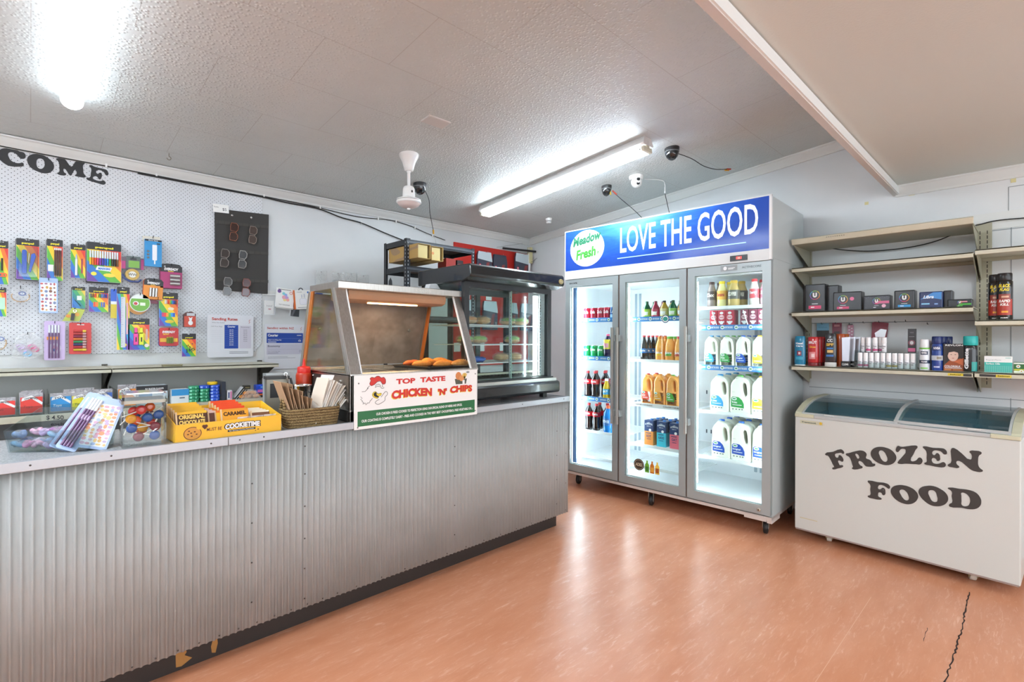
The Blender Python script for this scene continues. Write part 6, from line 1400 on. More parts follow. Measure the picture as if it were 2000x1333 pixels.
oval('suncream_bottle', 'black sun lotion bottle with white foot in the left of the lowest shelf', 'bottle', -.948, .072, .218, .042, '26262a', 'd8d8d4', True, .13, taper=.9, extra=lambda b, w, h, r: (TX(b, 'CC', h * .74, .02, 'd8dce0', r, .032), TX(b, 'SPF', h * .62, .018, 'd8b24a', r, .045), b.band(r + .001, h * .53, h * .57, M_('3f8ad0'), -30, 30), b.band(r + .001, h * .42, h * .50, M_('d8b878'), -25, 30), b.band(r + .001, h * .30, h * .36, M_('3f7ac0'), -35, 35)))
oval('oil_bottle', 'amber oil bottle behind the black sun lotion', 'bottle', -.905, .062, .215, .04, 'a8481a', 'a8481a', True, .05, dd=.10, taper=.97)
oval('oil_bottle', 'second amber oil bottle behind the black sun lotion', 'bottle', -.895, .062, .215, .04, 'b05a1e', 'a8481a', True, .05, dd=.145, taper=.97)
for k in range(5):
    u = -.862 + .018 * k
    t = sput('face_wash_tube', 'silver face wash tube with black foot, %s in its diagonal row' % ORD[k], 'tube', u, .055 + .048 * k, SZ[0])
    b = MB(); b.add([(-.019, -.012, .038), (.019, -.012, .038), (.019, .012, .038), (-.019, .012, .038), (-.024, -.001, .19), (.024, -.001, .196), (.024, .001, .196), (-.024, .001, .19)], [(0, 3, 2, 1), (4, 5, 6, 7), (0, 1, 5, 4), (1, 2, 6, 5), (2, 3, 7, 6), (3, 0, 4, 7)], M_('b9bcc6', .3, metal=.3)); b.build('tube_body', t, bevel=.002)
    b = MB(); b.T = Matrix.Translation((0, -.0125, 0)) @ Matrix.Rotation(R(-4), 4, 'X'); b.text('men', -.002, .145, .010, -.0008, M_('2a2a34'), w=.026, bold=.05, shear=.2); b.rect(-.016, .006, .130, .136, -.0008, M_('c86aa0')); b.rect(-.014, .012, .085, .090, -.0008, M_('9aa0b0')); b.T = None; b.build('label', t)
    b = MB(); b.box(-.025, .025, -.016, .016, 0, .038, M_('161618', .25)); b.text('CLEAR', 0, .012, .013, -.0166, WHITE, w=.036, bold=.02); b.build('cap', t, bevel=.003)
# acrylic stand with roll-ons
t = sput('acrylic_stand', 'clear two tier acrylic stand holding the white roll on deodorants', 'display stand', -.655, .045, SZ[0])
b = MB(); b.box(-.155, .155, -.004, .0, 0, .035, CLEAR); b.box(-.158, -.154, -.004, .16, 0, .11, CLEAR); b.box(.154, .158, -.004, .16, 0, .11, CLEAR); b.box(-.155, .155, .040, .16, .0955, .0985, CLEAR); b.box(-.155, .155, .0, .16, 0, .002, CLEAR); b.box(-.155, .155, .036, .040, .0, .097, CLEAR); b.build('stand_walls', t)
def rollon(c, lab):
    t = thing('roll_on_deodorant', lab, 'deodorant')
    b = MB(); b.lathe([(.0125, 0), (.0135, .004), (.0135, .052), (.0125, .055)], M_('ededf0', .25), 20); b.build('bottle_body', t)
    b = MB(); b.lathe([(.0130, .055), (.0135, .058), (.0132, .088), (.0122, .0925)], M_('f6f6f8', .2), 20); b.build('cap', t)
    b = MB(); 
    if c: b.band(.0138, .008, .020, M_(c, .35), -75, 75, 10)
    TX(b, 'Dove', .032, .010, '8a8c98', .0135, .018); b.band(.0138, .023, .026, M_('6a5a66'), -40, 10, 5); b.build('label', t)
    return t
RO = {c: Proto(rollon(c, 'x')) for c in ('c8487f', '', 'b09a3a')}
fr_ = ['c8487f', 'c8487f', '', '', '', 'b09a3a', 'b09a3a', '', '', '']
for k in range(10): RO[fr_[k]].put(SHL(-.786 + .0295 * k, .062, SZ[0] + .003), RX, 'white roll on deodorant with %s band, %s from the left in the lower tier' % ({'c8487f': 'pink', '': 'plain', 'b09a3a': 'gold'}[fr_[k]], ORD[k]), 'roll on deodorants lower tier')
for k, (u, dd, c) in enumerate(((-.782, .115, ''), (-.750, .10, 'c8487f'), (-.715, .10, 'c8487f'), (-.693, .13, 'c8487f'), (-.668, .10, ''))): RO[c].put(SHL(u, dd, SZ[0] + .0995), RX, 'white roll on deodorant on the upper tier of the acrylic stand, %s from the left' % ORD[k], 'roll on deodorants upper tier')
t = sput('hair_product_box', 'slim black box with pink band on top of the acrylic stand', 'box', -.533, .10, SZ[0] + .0995)
b = MB(); b.box(-.019, .019, 0, .03, 0, .145, M_('262528', .3)); b.ring(0, .060, .013, .0155, -.0006, M_('b05a70')); b.ell(0, .060, .0095, .011, -.0006, M_('d8d8dc'), 12); b.rect(-.017, .017, .006, .028, -.0006, M_('d86a98')); b.text('V05', 0, .118, .008, -.0006, M_('8a8a8e'), w=.018); b.rect(-.013, .013, .096, .099, -.0006, M_('8a8a8e')); b.build('box_body', t)
TX2 = TX
for k in range(2):
    oval('shaving_foam_can', ('white and navy shaving foam can with green ring', 'shaving foam can mostly hidden behind the green ringed one')[k], 'spray can', -.466 + .012 * k, .050, .180, .050, 'dfe4ea', 'f0f2f4', False, .27, dd=.055 + .06 * k, taper=.99, capw=.86, extra=(lambda b, w, h, r: (b.band(r + .0004, h * .685, h * .73, M_('6ab83a'), -180, 180, 20), b.band(r + .0006, h * .5, h * .62, M_('22304f'), -42, 42), TX(b, 'NIVEA', h * .53, .012, 'f0f2f6', r + .0004, .026), b.band(r + .0006, h * .22, h * .33, M_('26364f'), -90, 90), TX(b, 'FOAM', h * .25, .009, 'f0f2f6', r + .0004, .026), b.band(r + .0006, h * .04, h * .09, M_('8ac86a'), -40, 40))) if k == 0 else None)
for k in range(3):
    oval('shaving_gel_can', ('dark blue shaving can with silver stripe', 'dark blue shaving can second deep', 'dark blue shaving can third deep')[k] + ' left of the hair dye box', 'spray can', -.409 + .016 * k, .052, .198, .052, '21418f', '1a2a62', False, .22, dd=.055 + .06 * k, taper=.98, extra=(lambda b, w, h, r: (b.band(r + .0004, h * .58, h * .72, M_('17306f'), -60, 60), TX(b, 'NIVEA', h * .62, .014, 'e8ecf4', r + .0004, .032), b.band(r + .0006, h * .30, h * .44, M_('c2c8d0'), -80, 80), b.band(r + .0008, h * .33, h * .41, M_('8a8474'), 0, 50), b.band(r + .0006, h * .09, h * .13, M_('c8d0e8'), -30, 30))) if k == 0 else None)
t = sput('hair_dye_box', 'hair dye box with a dark haired face and orange corner', 'box', -.335, .045, SZ[0])
b = MB(); b.box(-.046, .046, 0, .06, 0, .156, M_('2c2420', .35)); b.build('box_body', t)
b = MB(); y = -.0006
b.rect(-.045, .045, .001, .155, y, M_('2a2220')); b.face([(-.02, .06), (.045, .078), (.045, .002), (-.045, .002), (-.045, .03)], y - .0003, M_('9a4a22')); b.face([(.0, .055), (.045, .078), (.045, .03)], y - .0005, M_('c8683a'))
b.ell(-.004, .090, .023, .034, y - .0006, M_('d8b8a8'), 22); b.face([(-.034, .10), (-.032, .128), (-.012, .142), (.014, .142), (.034, .126), (.036, .07), (.024, .075), (.019, .105), (.0, .112), (-.022, .106), (-.028, .085), (-.035, .07)], y - .0009, M_('1c1614'))
b.ell(-.012, .094, .004, .0016, y - .0012, M_('2a1c18'), 8); b.ell(.006, .094, .004, .0016, y - .0012, M_('2a1c18'), 8); b.ell(-.004, .074, .006, .002, y - .0012, M_('b06a60'), 8)
b.text('REVLON', 0, .143, .009, y - .0012, WHITE, w=.075, bold=.02); b.text('COLORSILK', -.006, .022, .011, y - .0012, WHITE, w=.070, bold=.03); b.rect(-.04, .034, .016, .019, y - .0010, WHITE); b.rect(-.04, -.012, .004, .012, y - .0010, M_('c8844a')); b.rect(-.004, .036, .004, .012, y - .0010, M_('b8743a')); b.build('label', t)
oval('shaving_gel_can', 'large black gel can with turquoise cap leaning by the upright', 'spray can', -.266, .062, .200, .060, '1b1d20', '1fa8a4', False, .26, dd=.055, taper=.97, capw=1.02, extra=lambda b, w, h, r: (b.band(r + .001, h * .02, h * .28, M_('149088'), 12, 62), ))
t = [o for o in bpy.data.objects if o.name.startswith('shaving_gel_can')][-1]
t.rotation_euler = (0, 0, RX); b = MB(); b.T = Matrix.Translation((-.006, -.0322, .012)) @ Matrix.Rotation(R(-90), 4, 'Y'); b.text('Gillette', .062, 0, .017, 0, M_('d8dadc', .4), w=.115, bold=.05); b.T = None; b.build('lettering', t)
# right bay goods
t = sput('medicine_box', 'white and turquoise carton on the lowest shelf of the right bay', 'box', -.154, .045, SZ[0] + .002)
b = MB(); b.box(-.055, .055, 0, .05, 0, .088, M_('eceeec', .4)); b.rect(-.0545, .0545, .001, .055, -.0005, M_('3fb4a6'))
for k in range(13): b.rect(-.052 + .0084 * k, -.0508 + .0084 * k, .002, .036, -.0009, M_('8fd8cc'))
for k in range(5): b.rect(-.054, .054, .004 + .007 * k, .005 + .007 * k, -.0009, M_('8fd8cc'))
b.text('Rapid Flow', -.048, .062, .009, -.001, M_('9aa4a4'), w=.06, al='l'); b.text('Surface 150s', -.048, .042, .010, -.001, WHITE, w=.055, al='l', bold=.02); b.rect(.028, .05, .078, .081, -.001, M_('6fb8b0')); b.build('box_body', t)
t = sput('tea_box', 'green tea box with daisies at the right picture edge', 'box', -.045, .045, SZ[0] + .002)
b = MB(); b.box(-.05, .05, 0, .05, 0, .058, M_('2e6a34', .4)); b.rect(-.049, .049, .048, .056, -.0005, M_('dfe6dc')); b.rect(-.049, .049, .014, .022, -.0005, M_('c8c83a')); b.rect(-.049, .049, .001, .012, -.0005, M_('e8ecd8'))
for (x, z) in ((-.032, .036), (-.020, .010), (.0, .034), (.03, .012)):
    for a in range(8): b.ell(x + .006 * math.cos(R(45 * a)), z + .006 * math.sin(R(45 * a)), .003, .003, -.001, WHITE, 6)
    b.ell(x, z, .003, .003, -.0014, M_('d8a82a'), 8)
b.build('box_body', t)
for k, (u, dd) in enumerate(((-.130, .055), (-.166, .105))):
    oval('insect_spray_can', ('front black insect spray can on the right bay shelf', 'black insect spray can behind and left of the front one')[k], 'spray can', u, .066, .252, .064, '1c1a1a', '242222', False, .16, z=SZ[1] - .077, dd=dd, taper=1.0, capw=.92,
         extra=lambda b, w, h, r: (b.band(r + .0006, h * .10, h * .44, M_('a83020'), -62, 62), TX(b, 'BLACK', h * .69, .018, 'e8d02a', r, .048, shear=.2), TX(b, 'FLAG', h * .61, .017, 'e8d02a', r, .040, shear=.2), b.band(r + .001, h * .44, h * .55, M_('8a3a2a'), -42, 42), b.band(r + .0012, h * .47, h * .51, M_('d8a888'), -20, 30), TX(b, 'RAPID', h * .37, .015, 'f4f0ec', r, .046, shear=.2), TX(b, 'KILL', h * .30, .013, 'f4f0ec', r, .036, shear=.2), b.band(r + .001, h * .15, h * .19, M_('e8a02a'), -20, 25), TX(b, 'net', h * .03, .007, 'e8e8e8', r, .03)))
# hanging cards on the wall above the lowest shelf
def hang(name, label, cat_, u, z, w_, h, fn):
    t = thing(name, label, cat_, (4.135, -u, z), RX); b = MB(); fn(b, w_ / 2, h); b.build('card', t)
    hb = MB(); hb.tube([(4.149, -u, z - .006), (4.10, -u, z - .006), (4.095, -u, z + .004)], .0018, WIRE, 6); ho = hb.build('peg_hook'); tag(ho, 'small wire hook holding the ' + label.split(' hanging')[0], 'hook')
hang('hairnet_card', 'pale blue and black card hanging behind the red body wash', 'hanging card', -1.08, 1.387, .078, .13, lambda b, w, h: (b.box(-w, w, 0, .002, -h, 0, M_('3a3634')), b.rect(-w, w, -h * .40, 0, -.0006, M_('7fb8d4')), b.text('pantyhose', 0, -h * .26, .010, -.001, M_('3a7a9a'), w=w * 1.4)))
hang('hair_clip_card', 'maroon card hanging behind the black sun lotion bottle', 'hanging card', -.992, 1.388, .058, .12, lambda b, w, h: (b.box(-w, w, 0, .002, -h, 0, M_('8a3a4c')), b.rect(-w * .6, w * .6, -h * .22, -h * .1, -.0006, M_('c88a90')), b.rect(-w * .6, w * .6, -h * .9, -h * .5, -.0006, M_('3a2420'))))
hang('hair_brush_card', 'narrow pink patterned tube hanging above the silver tubes', 'hanging card', -.910, 1.383, .034, .12, lambda b, w, h: (b.box(-w, w, -.004, .004, -h, -h * .1, M_('c88aa0')), [b.ell(w * (.5 if k % 2 else -.4), -h * (.2 + .09 * k), .006, .005, -.0046, M_('ece0e4'), 7) for k in range(8)], b.rect(-w * .8, w * .8, -h * .1, -h * .02, -.0006, M_('6a6a68'))))
hang('shower_cap_packet', 'dark red packet with silver foil hanging above the acrylic stand', 'packet', -.742, 1.392, .095, .11, lambda b, w, h: (b.prism([(-w, -h), (w * .8, -h), (w, -.01), (-w * .6, 0), (-w * .9, -.006)], -.002, .004, M_('8a2238', .3)), b.face([(-w * .6, -h * .7), (w * .1, -h * .45), (w * .8, -h * .5), (w * .6, -h * .95), (-w * .5, -h * .95)], -.0030, M_('cfd0d4', .2, metal=.8))))
for k, (u, z) in enumerate(((-.83, 1.385), (-.655, 1.385), (-.60, 1.39), (-.49, 1.37))):
    b = MB(); b.tube([(4.149, -u, z), (4.10, -u, z), (4.096, -u, z + .01)], .002, WIRE, 6); o = b.build('peg_hook'); tag(o, 'empty wire hook on the right wall above the toiletries, %s from the left' % ORD[k], 'hook', 'empty hooks above the toiletries')

# ================================================================ CHEST FREEZER
ZO = Vector((3.557, 1.0845, 0)); ZA = R(-92.58)
fz = thing('chest_freezer', 'white chest freezer on castors with sliding curved glass lid, lettered FROZEN FOOD', 'freezer', ZO, ZA)
ZW, ZD = 1.025, .545
FZW = mat('ced1cc', .3, name='white_freezer_enamel'); FZG = mat('b9bcbb', .4, name='grey_plastic_trim'); FZB = mat('c9c7ac', .45, name='aged_cream_plastic'); IN = mat('9fb4bd', .35, name='freezer_liner')
def fzprof(s=1.0): return [(0, .779), (.012, .80), (.06, .822), (.12, .845), (.20, .863), (.29, .873), (.40, .877), (ZD, .878)]
b = MB(); b.box(0, ZW, 0, .035, .06, .775, FZW); b.box(0, .035, .035, ZD, .06, .775, FZW); b.box(ZW - .035, ZW, .035, ZD, .06, .775, FZW); b.box(.035, ZW - .035, ZD - .035, ZD, .06, .80, FZW); b.box(.035, ZW - .035, .035, ZD - .035, .06, .10, FZW); b.build('freezer_body', fz, bevel=.005)
b = MB(); b.box(.035, ZW - .035, .035, .04, .10, .775, IN); b.box(.035, ZW - .035, ZD - .04, ZD - .035, .10, .86, IN); b.box(.035, .04, .04, ZD - .04, .10, .775, IN); b.box(ZW - .04, ZW - .035, .04, ZD - .04, .10, .775, IN); b.box(.04, ZW - .04, .04, ZD - .04, .10, .11, IN); b.build('liner', fz)
P = fzprof()
side = [(0, .775)] + P + [(ZD, .775)]
def arc_strip(x0, x1, y_in, up_, m, name, par=None, thick=.012):
    b = MB(); up1 = [(y + 0, z + up_) for y, z in P]; lo = [(y + .004, z + up_ - thick) for y, z in P]
    b.prismx(up1 + lo[::-1], x0, x1, m); return b.build(name, par or fz)
for e, x0, x1 in ((0, 0, .035), (1, ZW - .035, ZW)):
    b = MB(); b.prismx(side, x0 + .004, x1 - .004, FZG); b.build('end_cheek', fz)
    arc_strip(x0, x1, 0, .006, FZB, 'cheek_cap')
b = MB(); b.box(.11, ZW - .11, -.004, .022, .775, .795, FZG); b.box(0, .11, -.005, .02, .775, .797, FZB); b.box(ZW - .11, ZW, -.005, .02, .775, .797, FZB); b.build('front_rail', fz, bevel=.003)
b = MB(); b.box(.03, ZW - .03, ZD - .03, ZD, .80, .884, FZG); b.build('back_rail', fz, bevel=.003)
for k, (x0, x1, dz) in enumerate(((.036, .545, .0), (.515, ZW - .036, .008))):
    g = MB(); up1 = [(y, z + dz) for y, z in P]; lo = [(y, z + dz - .003) for y, z in P]
    g.prismx([(y, z) for y, z in up1[1:]] + lo[:0:-1], x0, x1, glass('dcebee', .04, 1.5, 'lid_glass')); lid = g.build('glass_lid', fz)
    fr0 = MB(); xs = (x1 - .018, x1) if k == 0 else (x0, x0 + .018)
    fr0.prismx([(y, z + dz + .004) for y, z in P] + [(y, z + dz - .006) for y, z in P[::-1]], xs[0], xs[1], FZG)
    xs = (x0, x0 + .010) if k == 0 else (x1 - .010, x1)
    fr0.prismx([(y, z + dz + .003) for y, z in P] + [(y, z + dz - .005) for y, z in P[::-1]], xs[0], xs[1], FZG)
    fr0.box(x0, x1, .008, .02, .79 + dz, .806 + dz, FZG); fr0.build('lid_frame', lid)
    h = MB(); xh = x0 + .13 if k == 0 else x1 - .16; h.box(xh, xh + .05, .001, .018, .797 + dz, .806 + dz, M_('cfd2cf')); h.build('lid_handle', lid)
for (x0, x1) in ((.10, .50), (.54, .90)):
    b = MB(); w2 = .003
    for z in (.52, .62, .72): b.tube([(x0, .07, z), (x1, .07, z), (x1, .47, z), (x0, .47, z)], w2, WS, 6, closed=True)
    for k in range(9): x = x0 + (x1 - x0) * k / 8; b.tube([(x, .07, .72), (x, .07, .52), (x, .47, .52), (x, .47, .72)], .0018, WS, 6)
    b.build('wire_basket', fz)
b = MB(); b.box(.03, .16, -.0016, 0, .735, .757, FZB); b.text('TranscooL', .082, .741, .009, -.0024, M_('2a4a4a'), w=.085, bold=.03, shear=.1); b.ell(.148, .747, .008, .009, -.0024, M_('d8b83a'), 12); b.build('maker_badge', fz)
for k, key in enumerate(['F', 'R', 'O', 'Z', 'E', 'N', 'F2', 'O2', 'O3', 'D']):
    b = MB(); g = curve_geo(FROZEN[key], extrude=.0006)
    b.geo(g, mat('3c3835', .55, name='brown_black_vinyl'), 0, -.0016, 0, smooth=False)
    b.build('vinyl_letter', fz)
    # pale backing left around the cut-outs
    L0 = FROZEN[key][0]; cx = sum(p[0] for p in L0) / len(L0); cz = sum(p[1] for p in L0) / len(L0)
b = MB(); b.box(0.005, ZW - .005, .0, .02, .055, .064, mat('9a8a84', .5)); b.build('bottom_trim', fz)
b = MB(); b.rect(.03, .13, .132, .137, -.0004, M_('c8bf9a')); b.rect(.05, .17, .752 - .012, .7425, -.0002, M_('d0c9a6')); b.build('tape_mark', fz)
CW = mat('dedbd0', .4, name='white_castor')
for (x, y) in ((.17, .09), (.84, .09), (.17, .45), (.84, .45)): castor(fz, x, y, .06, .024, CW, mat('a39a72', .4, .6), R(20))
t = thing('frozen_goods_bag', 'pale blue bag of frozen goods inside the freezer, seen through the glass lid', 'frozen bag', tuple((Matrix.Translation(ZO) @ Matrix.Rotation(ZA, 4, 'Z')) @ Vector((.60, .25, .52))), ZA)
b = MB(); b.sphere((0, 0, .07), .16, .10, .07, M_('b8c8d4', .3), 18, 10); b.build('bag_body', t)
t = thing('frozen_goods_bag', 'second frozen bag in the left half of the freezer', 'frozen bag', tuple((Matrix.Translation(ZO) @ Matrix.Rotation(ZA, 4, 'Z')) @ Vector((.38, .25, .52))), ZA)
b = MB(); b.sphere((0, 0, .05), .12, .10, .05, M_('aebfcc', .3), 18, 10); b.build('bag_body', t)
b = MB(); b.box(3.99, 4.0, -.30, -.05, .1, .5, CREAM)

# ================================================================ FRIED FOOD WARMER
wm = thing('food_warmer', 'stainless steel fried food warmer with sloping glass and chicken sign on the counter', 'food warmer', (1.07, 2.2, .874))
WZ = -.874; WW = .768
STB = m_steel('warmer_steel', 'b4b0a9', .3, (60, 60, 4))
AMB = mat('b86a24', .35, coat=.3, name='amber_edge_strip')
b = MB(); b.box(0, WW, .005, .62, .002, .055, mat('2e2c2a', .5)); b.box(0, .012, .005, .62, .055, 1.10 + WZ, STB); b.box(WW - .012, WW, .005, .62, .055, 1.10 + WZ, STB); b.box(0, WW, .60, .62, .055, 1.10 + WZ, STB); b.box(0, WW, .005, .02, .0, 1.10 + WZ, STB); b.build('base_cabinet', wm, bevel=.003)
b = MB(); b.box(-.001, 0, .33, .60, .09, 1.085 + WZ, mat('4a4845', .4, .4)); b.box(-.003, -.001, .27, .34, .16, .195, mat('c2261e', .4)); 
b.build('control_panel', wm)
for (y, z) in ((.10, .19), (.42, .20), (.54, .19)): b = MB(); b.sphere((-.002, y, z), .006, .006, .006, CHROME, 8, 5); b.build('screw', wm)
# deck with recessed pans
b = MB(); zt = 1.102 + WZ
b.box(0, WW, 0, .035, zt - .012, zt, STB); b.box(0, WW, .585, .63, zt - .012, zt, STB); b.box(0, .03, .035, .585, zt - .012, zt, STB); b.box(WW - .03, WW, .035, .585, zt - .012, zt, STB)
for x in (.265, .50): b.box(x, x + .02, .035, .585, zt - .012, zt, STB)
b.build('deck', wm, bevel=.003)
for (x0, x1) in ((.03, .265), (.285, .50), (.52, .745)):
    for (y0, y1) in ((.035, .30), (.31, .585)):
        b = MB(); b.box(x0, x1, y0, y1, zt - .055, zt - .052, STB); b.box(x0, x0 + .002, y0, y1, zt - .052, zt - .006, STB); b.box(x1 - .002, x1, y0, y1, zt - .052, zt - .006, STB); b.box(x0, x1, y0, y0 + .002, zt - .052, zt - .006, STB); b.box(x0, x1, y1 - .002, y1, zt - .052, zt - .006, STB); b.box(x0 - .008, x1 + .008, y0 - .006, y0 + .004, zt - .002, zt + .002, STB); b.box(x0 - .008, x1 + .008, y1 - .004, y1 + .006, zt - .002, zt + .002, STB)
        b.build('food_pan', wm, bevel=.001)
# sloping posts
def slant(x0, x1, ya, za, yb, zb, th, m, name, par=wm):
    b = MB(); b.prismx([(ya, za), (ya + th, za), (yb + th, zb), (yb, zb)], x0, x1, m); return b.build(name, par, bevel=.002)
zb_, zt_ = 1.10 + WZ, 1.515 + WZ
slant(0, .055, .002, zb_, .17, zt_, .016, STB, 'front_post'); slant(WW - .045, WW, .002, zb_, .17, zt_, .016, STB, 'front_post')
slant(.055, .062, .002, zb_, .17, zt_, .010, mat('e8e8e6', .3), 'front_post_lip'); slant(WW - .055, WW - .046, .002, zb_, .17, zt_, .010, mat('e8e8e6', .3), 'front_post_lip')
slant(0, .012, .018, zb_, .186, zt_, .03, STB, 'side_rail'); slant(WW - .012, WW, .018, zb_, .186, zt_, .03, STB, 'side_rail')
slant(0, .014, .585, zb_, .465, zt_, .030, STB, 'back_post'); slant(WW - .014, WW, .585, zb_, .465, zt_, .030, STB, 'back_post')
slant(.002, .012, .548, zb_, .435, zt_, .016, AMB, 'amber_strip'); slant(.002, .012, .568, zb_, .452, zt_, .014, AMB, 'amber_strip')
slant(WW - .022, WW - .012, .545, zb_, .432, zt_, .030, AMB, 'amber_strip')
WG = glass('f0f2ee', .06, 1.1, 'warmer_glass')
b = MB(); b.add([(.062, .010, zb_), (WW - .055, .010, zb_), (WW - .055, .178, zt_), (.062, .178, zt_), (.062, .014, zb_), (WW - .055, .014, zb_), (WW - .055, .182, zt_), (.062, .182, zt_)], [(0, 1, 2, 3), (7, 6, 5, 4), (0, 4, 5, 1), (1, 5, 6, 2), (2, 6, 7, 3), (3, 7, 4, 0)], glass('fbfbf9', .03, .9, 'front_glass')); b.build('front_glass', wm)
for x in (.004, WW - .008):
    b = MB(); b.prismx([(.045, zb_), (.55, zb_), (.44, zt_), (.21, zt_)], x, x + .004, WG); b.build('side_glass', wm)
SM = NT('greasy_sliding_door', .38, .35)
nn = SM.noise(SM.mapping(scale=(1, 1, 1)), 7, 4, .6); SM.color(SM.ramp(nn, [(.35, '77716f'), (.65, '9a9695')]))
for k, (x0, x1, dy) in enumerate(((.016, .42, .0), (.36, WW - .014, .012))):
    b = MB(); b.prismx([(.600 + dy, zb_ + .01), (.606 + dy, zb_ + .01), (.482 + dy, zt_ - .01), (.476 + dy, zt_ - .01)], x0, x1, SM.m); o = b.build('sliding_door', wm)
    kx = x0 + .06 if k == 0 else x1 - .10
    c = MB(); c.sphere((kx, .535 + dy, zb_ + .22), .011, .008, .011, M_('5f6a72', .3), 12, 6); c.build('finger_knob', o)
b = MB(); b.box(.012, WW + .001, .155, .505, 1.513 + WZ, 1.549 + WZ, STB); o = b.build('top_slab', wm, bevel=.003)
b = MB(); b.text('ROBALECO', .50, 1.524 + WZ, .013, .1535, mat('d8d4cc', .3, .8), w=.10, bold=.03); b.build('maker_badge', o)
# heat lamp hood
HD = mat('d8a888', .45, .2, name='copper_toned_hood')
b = MB(); pr = [(.20, 1.512 + WZ), (.195, 1.49 + WZ), (.205, 1.468 + WZ), (.235, 1.458 + WZ), (.36, 1.458 + WZ), (.40, 1.47 + WZ), (.41, 1.512 + WZ)]; b.prismx(pr, .085, WW - .085, HD); b.build('lamp_hood', wm)
HL = mat('ffc888', .4, emis=9.0, name='glowing_heat_lamp')
b = MB(); b.box(.22, .52, .245, .262, 1.452 + WZ, 1.4575 + WZ, HL); b.build('heat_lamp', wm)
l = bpy.data.lights.new('heat_lamp_light', 'AREA'); l.shape = 'RECTANGLE'; l.size = .5; l.size_y = .06; l.energy = 1.4; l.color = (1.0, .66, .36)
lo = bpy.data.objects.new('heat_lamp_light', l); lo.location = (.385, .30, 1.452 + WZ); COL.objects.link(lo); lo.parent = wm
# sign board screwed on the front
sg = thing('chicken_sign', 'white and green chicken and chips sign with hen head on the warmer front', 'sign', (1.08, 2.183, .843))
b = MB(); b.box(0, .736, 0, .0035, 0, .252, M_('f0f0ee', .25)); b.build('board', sg)
GRN = M_('1f6a3c', .35); RED = M_('cf2a20', .35); YLW = M_('e8cf3a', .4); INK = M_('141414', .4)
b = MB(); b.rect(.0165, .718, .0137, .084, -.0004, GRN)
b.text('OUR CHICKEN IS FRIED COOKED TO PERFECTION USING OUR SPECIAL BLEND OF HERBS AND SPICES.', .370, .0575, .0125, -.0010, WHITE, w=.517, bold=.03)
b.text('OUR COATING IS COMPLETELY DAIRY - FREE AND COOKED IN THE VERY BEST CHOLESTEROL FREE VEGETABLE OIL...', .370, .0315, .0125, -.0010, WHITE, w=.667, bold=.03); b.build('green_panel', sg)
for (s, x, z, h, ww) in (('TOP', .274, .199, .027, .110), ('TASTE', .437, .200, .027, .158)):
    b = MB(); b.text(s, x, z, h, -.0006, RED, w=ww, bold=.05); b.build('headline_word', sg)
for (s, x, z, h, ww, arc) in (('CHICKEN', .3125, .126, .042, .236, .006), ("'N'", .497, .127, .034, .058, 0), ('CHIPS', .623, .130, .037, .152, .004)):
    b = MB(); b.text(s, x - .003, z - .003, h, -.0006, YLW, w=ww, bold=.06, arc=arc); b.text(s, x, z, h, -.0012, RED, w=ww, bold=.06, arc=arc); b.build('headline_word', sg)
COMB = [(0.0765, 0.2106), (0.0833, 0.2259), (0.0781, 0.234), (0.0884, 0.2413), (0.1022, 0.2375), (0.1144, 0.2448), (0.1266, 0.2442), (0.1373, 0.2357), (0.1515, 0.2381), (0.1615, 0.2248), (0.1588, 0.2056), (0.1445, 0.2049), (0.1338, 0.2199), (0.1162, 0.2177), (0.1023, 0.2058), (0.0851, 0.2006)]
HL_ = [[(0.0765, 0.2011), (0.0646, 0.1894), (0.0697, 0.1906), (0.0545, 0.176), (0.0378, 0.1756)], [(0.0312, 0.1529), (0.0395, 0.1445), (0.0312, 0.1405), (0.0413, 0.1319), (0.0379, 0.1291), (0.048, 0.1236), (0.042, 0.1179), (0.0564, 0.1213), (0.0575, 0.1124), (0.0683, 0.1218), (0.0751, 0.1197), (0.0819, 0.1332), (0.0836, 0.1315), (0.0922, 0.1418)], [(0.1059, 0.1898), (0.1093, 0.2023), (0.1233, 0.2062), (0.1321, 0.2009), (0.1375, 0.1861)], [(0.1093, 0.1927), (0.1198, 0.1968), (0.1304, 0.193)], [(0.1445, 0.2049), (0.1427, 0.1938), (0.1481, 0.1919)], [(0.1375, 0.1861), (0.1446, 0.1841), (0.1535, 0.1867)], [(0.1376, 0.143), (0.1589, 0.1671), (0.1697, 0.1647), (0.1715, 0.1533), (0.159, 0.1414), (0.1573, 0.1254), (0.1377, 0.1143), (0.1201, 0.1094), (0.1061, 0.1186), (0.1166, 0.1288), (0.1271, 0.1311)]]
BEAK = [(0.1077, 0.1723), (0.0956, 0.1684), (0.0904, 0.1562), (0.0991, 0.1444), (0.12, 0.138), (0.1253, 0.1488), (0.1341, 0.1497), (0.1393, 0.1621), (0.1199, 0.1603)]
BEAKB = [(0.1042, 0.1678), (0.0973, 0.1572), (0.1165, 0.1431), (0.1253, 0.144), (0.113, 0.156), (0.1112, 0.1673)]
b = MB(); b.geo(curve_geo([COMB], extrude=.0003), RED, 0, -.0006, 0, False); b.tube([(p[0], -.0008, p[1]) for p in COMB], .0011, INK, 4, closed=True)
for ln in HL_: b.tube(sag([(p[0], -.0006, p[1]) for p in ln], 3) if len(ln) > 6 and ln is HL_[6] else [(p[0], -.0006, p[1]) for p in ln], .0010, INK, 4)
b.geo(curve_geo([BEAK], extrude=.0003), YLW, 0, -.0006, 0, False); b.tube([(p[0], -.0008, p[1]) for p in BEAK], .0009, INK, 4, closed=True); b.geo(curve_geo([BEAKB], extrude=.0002), INK, 0, -.0014, 0, False); b.build('hen_drawing', sg)
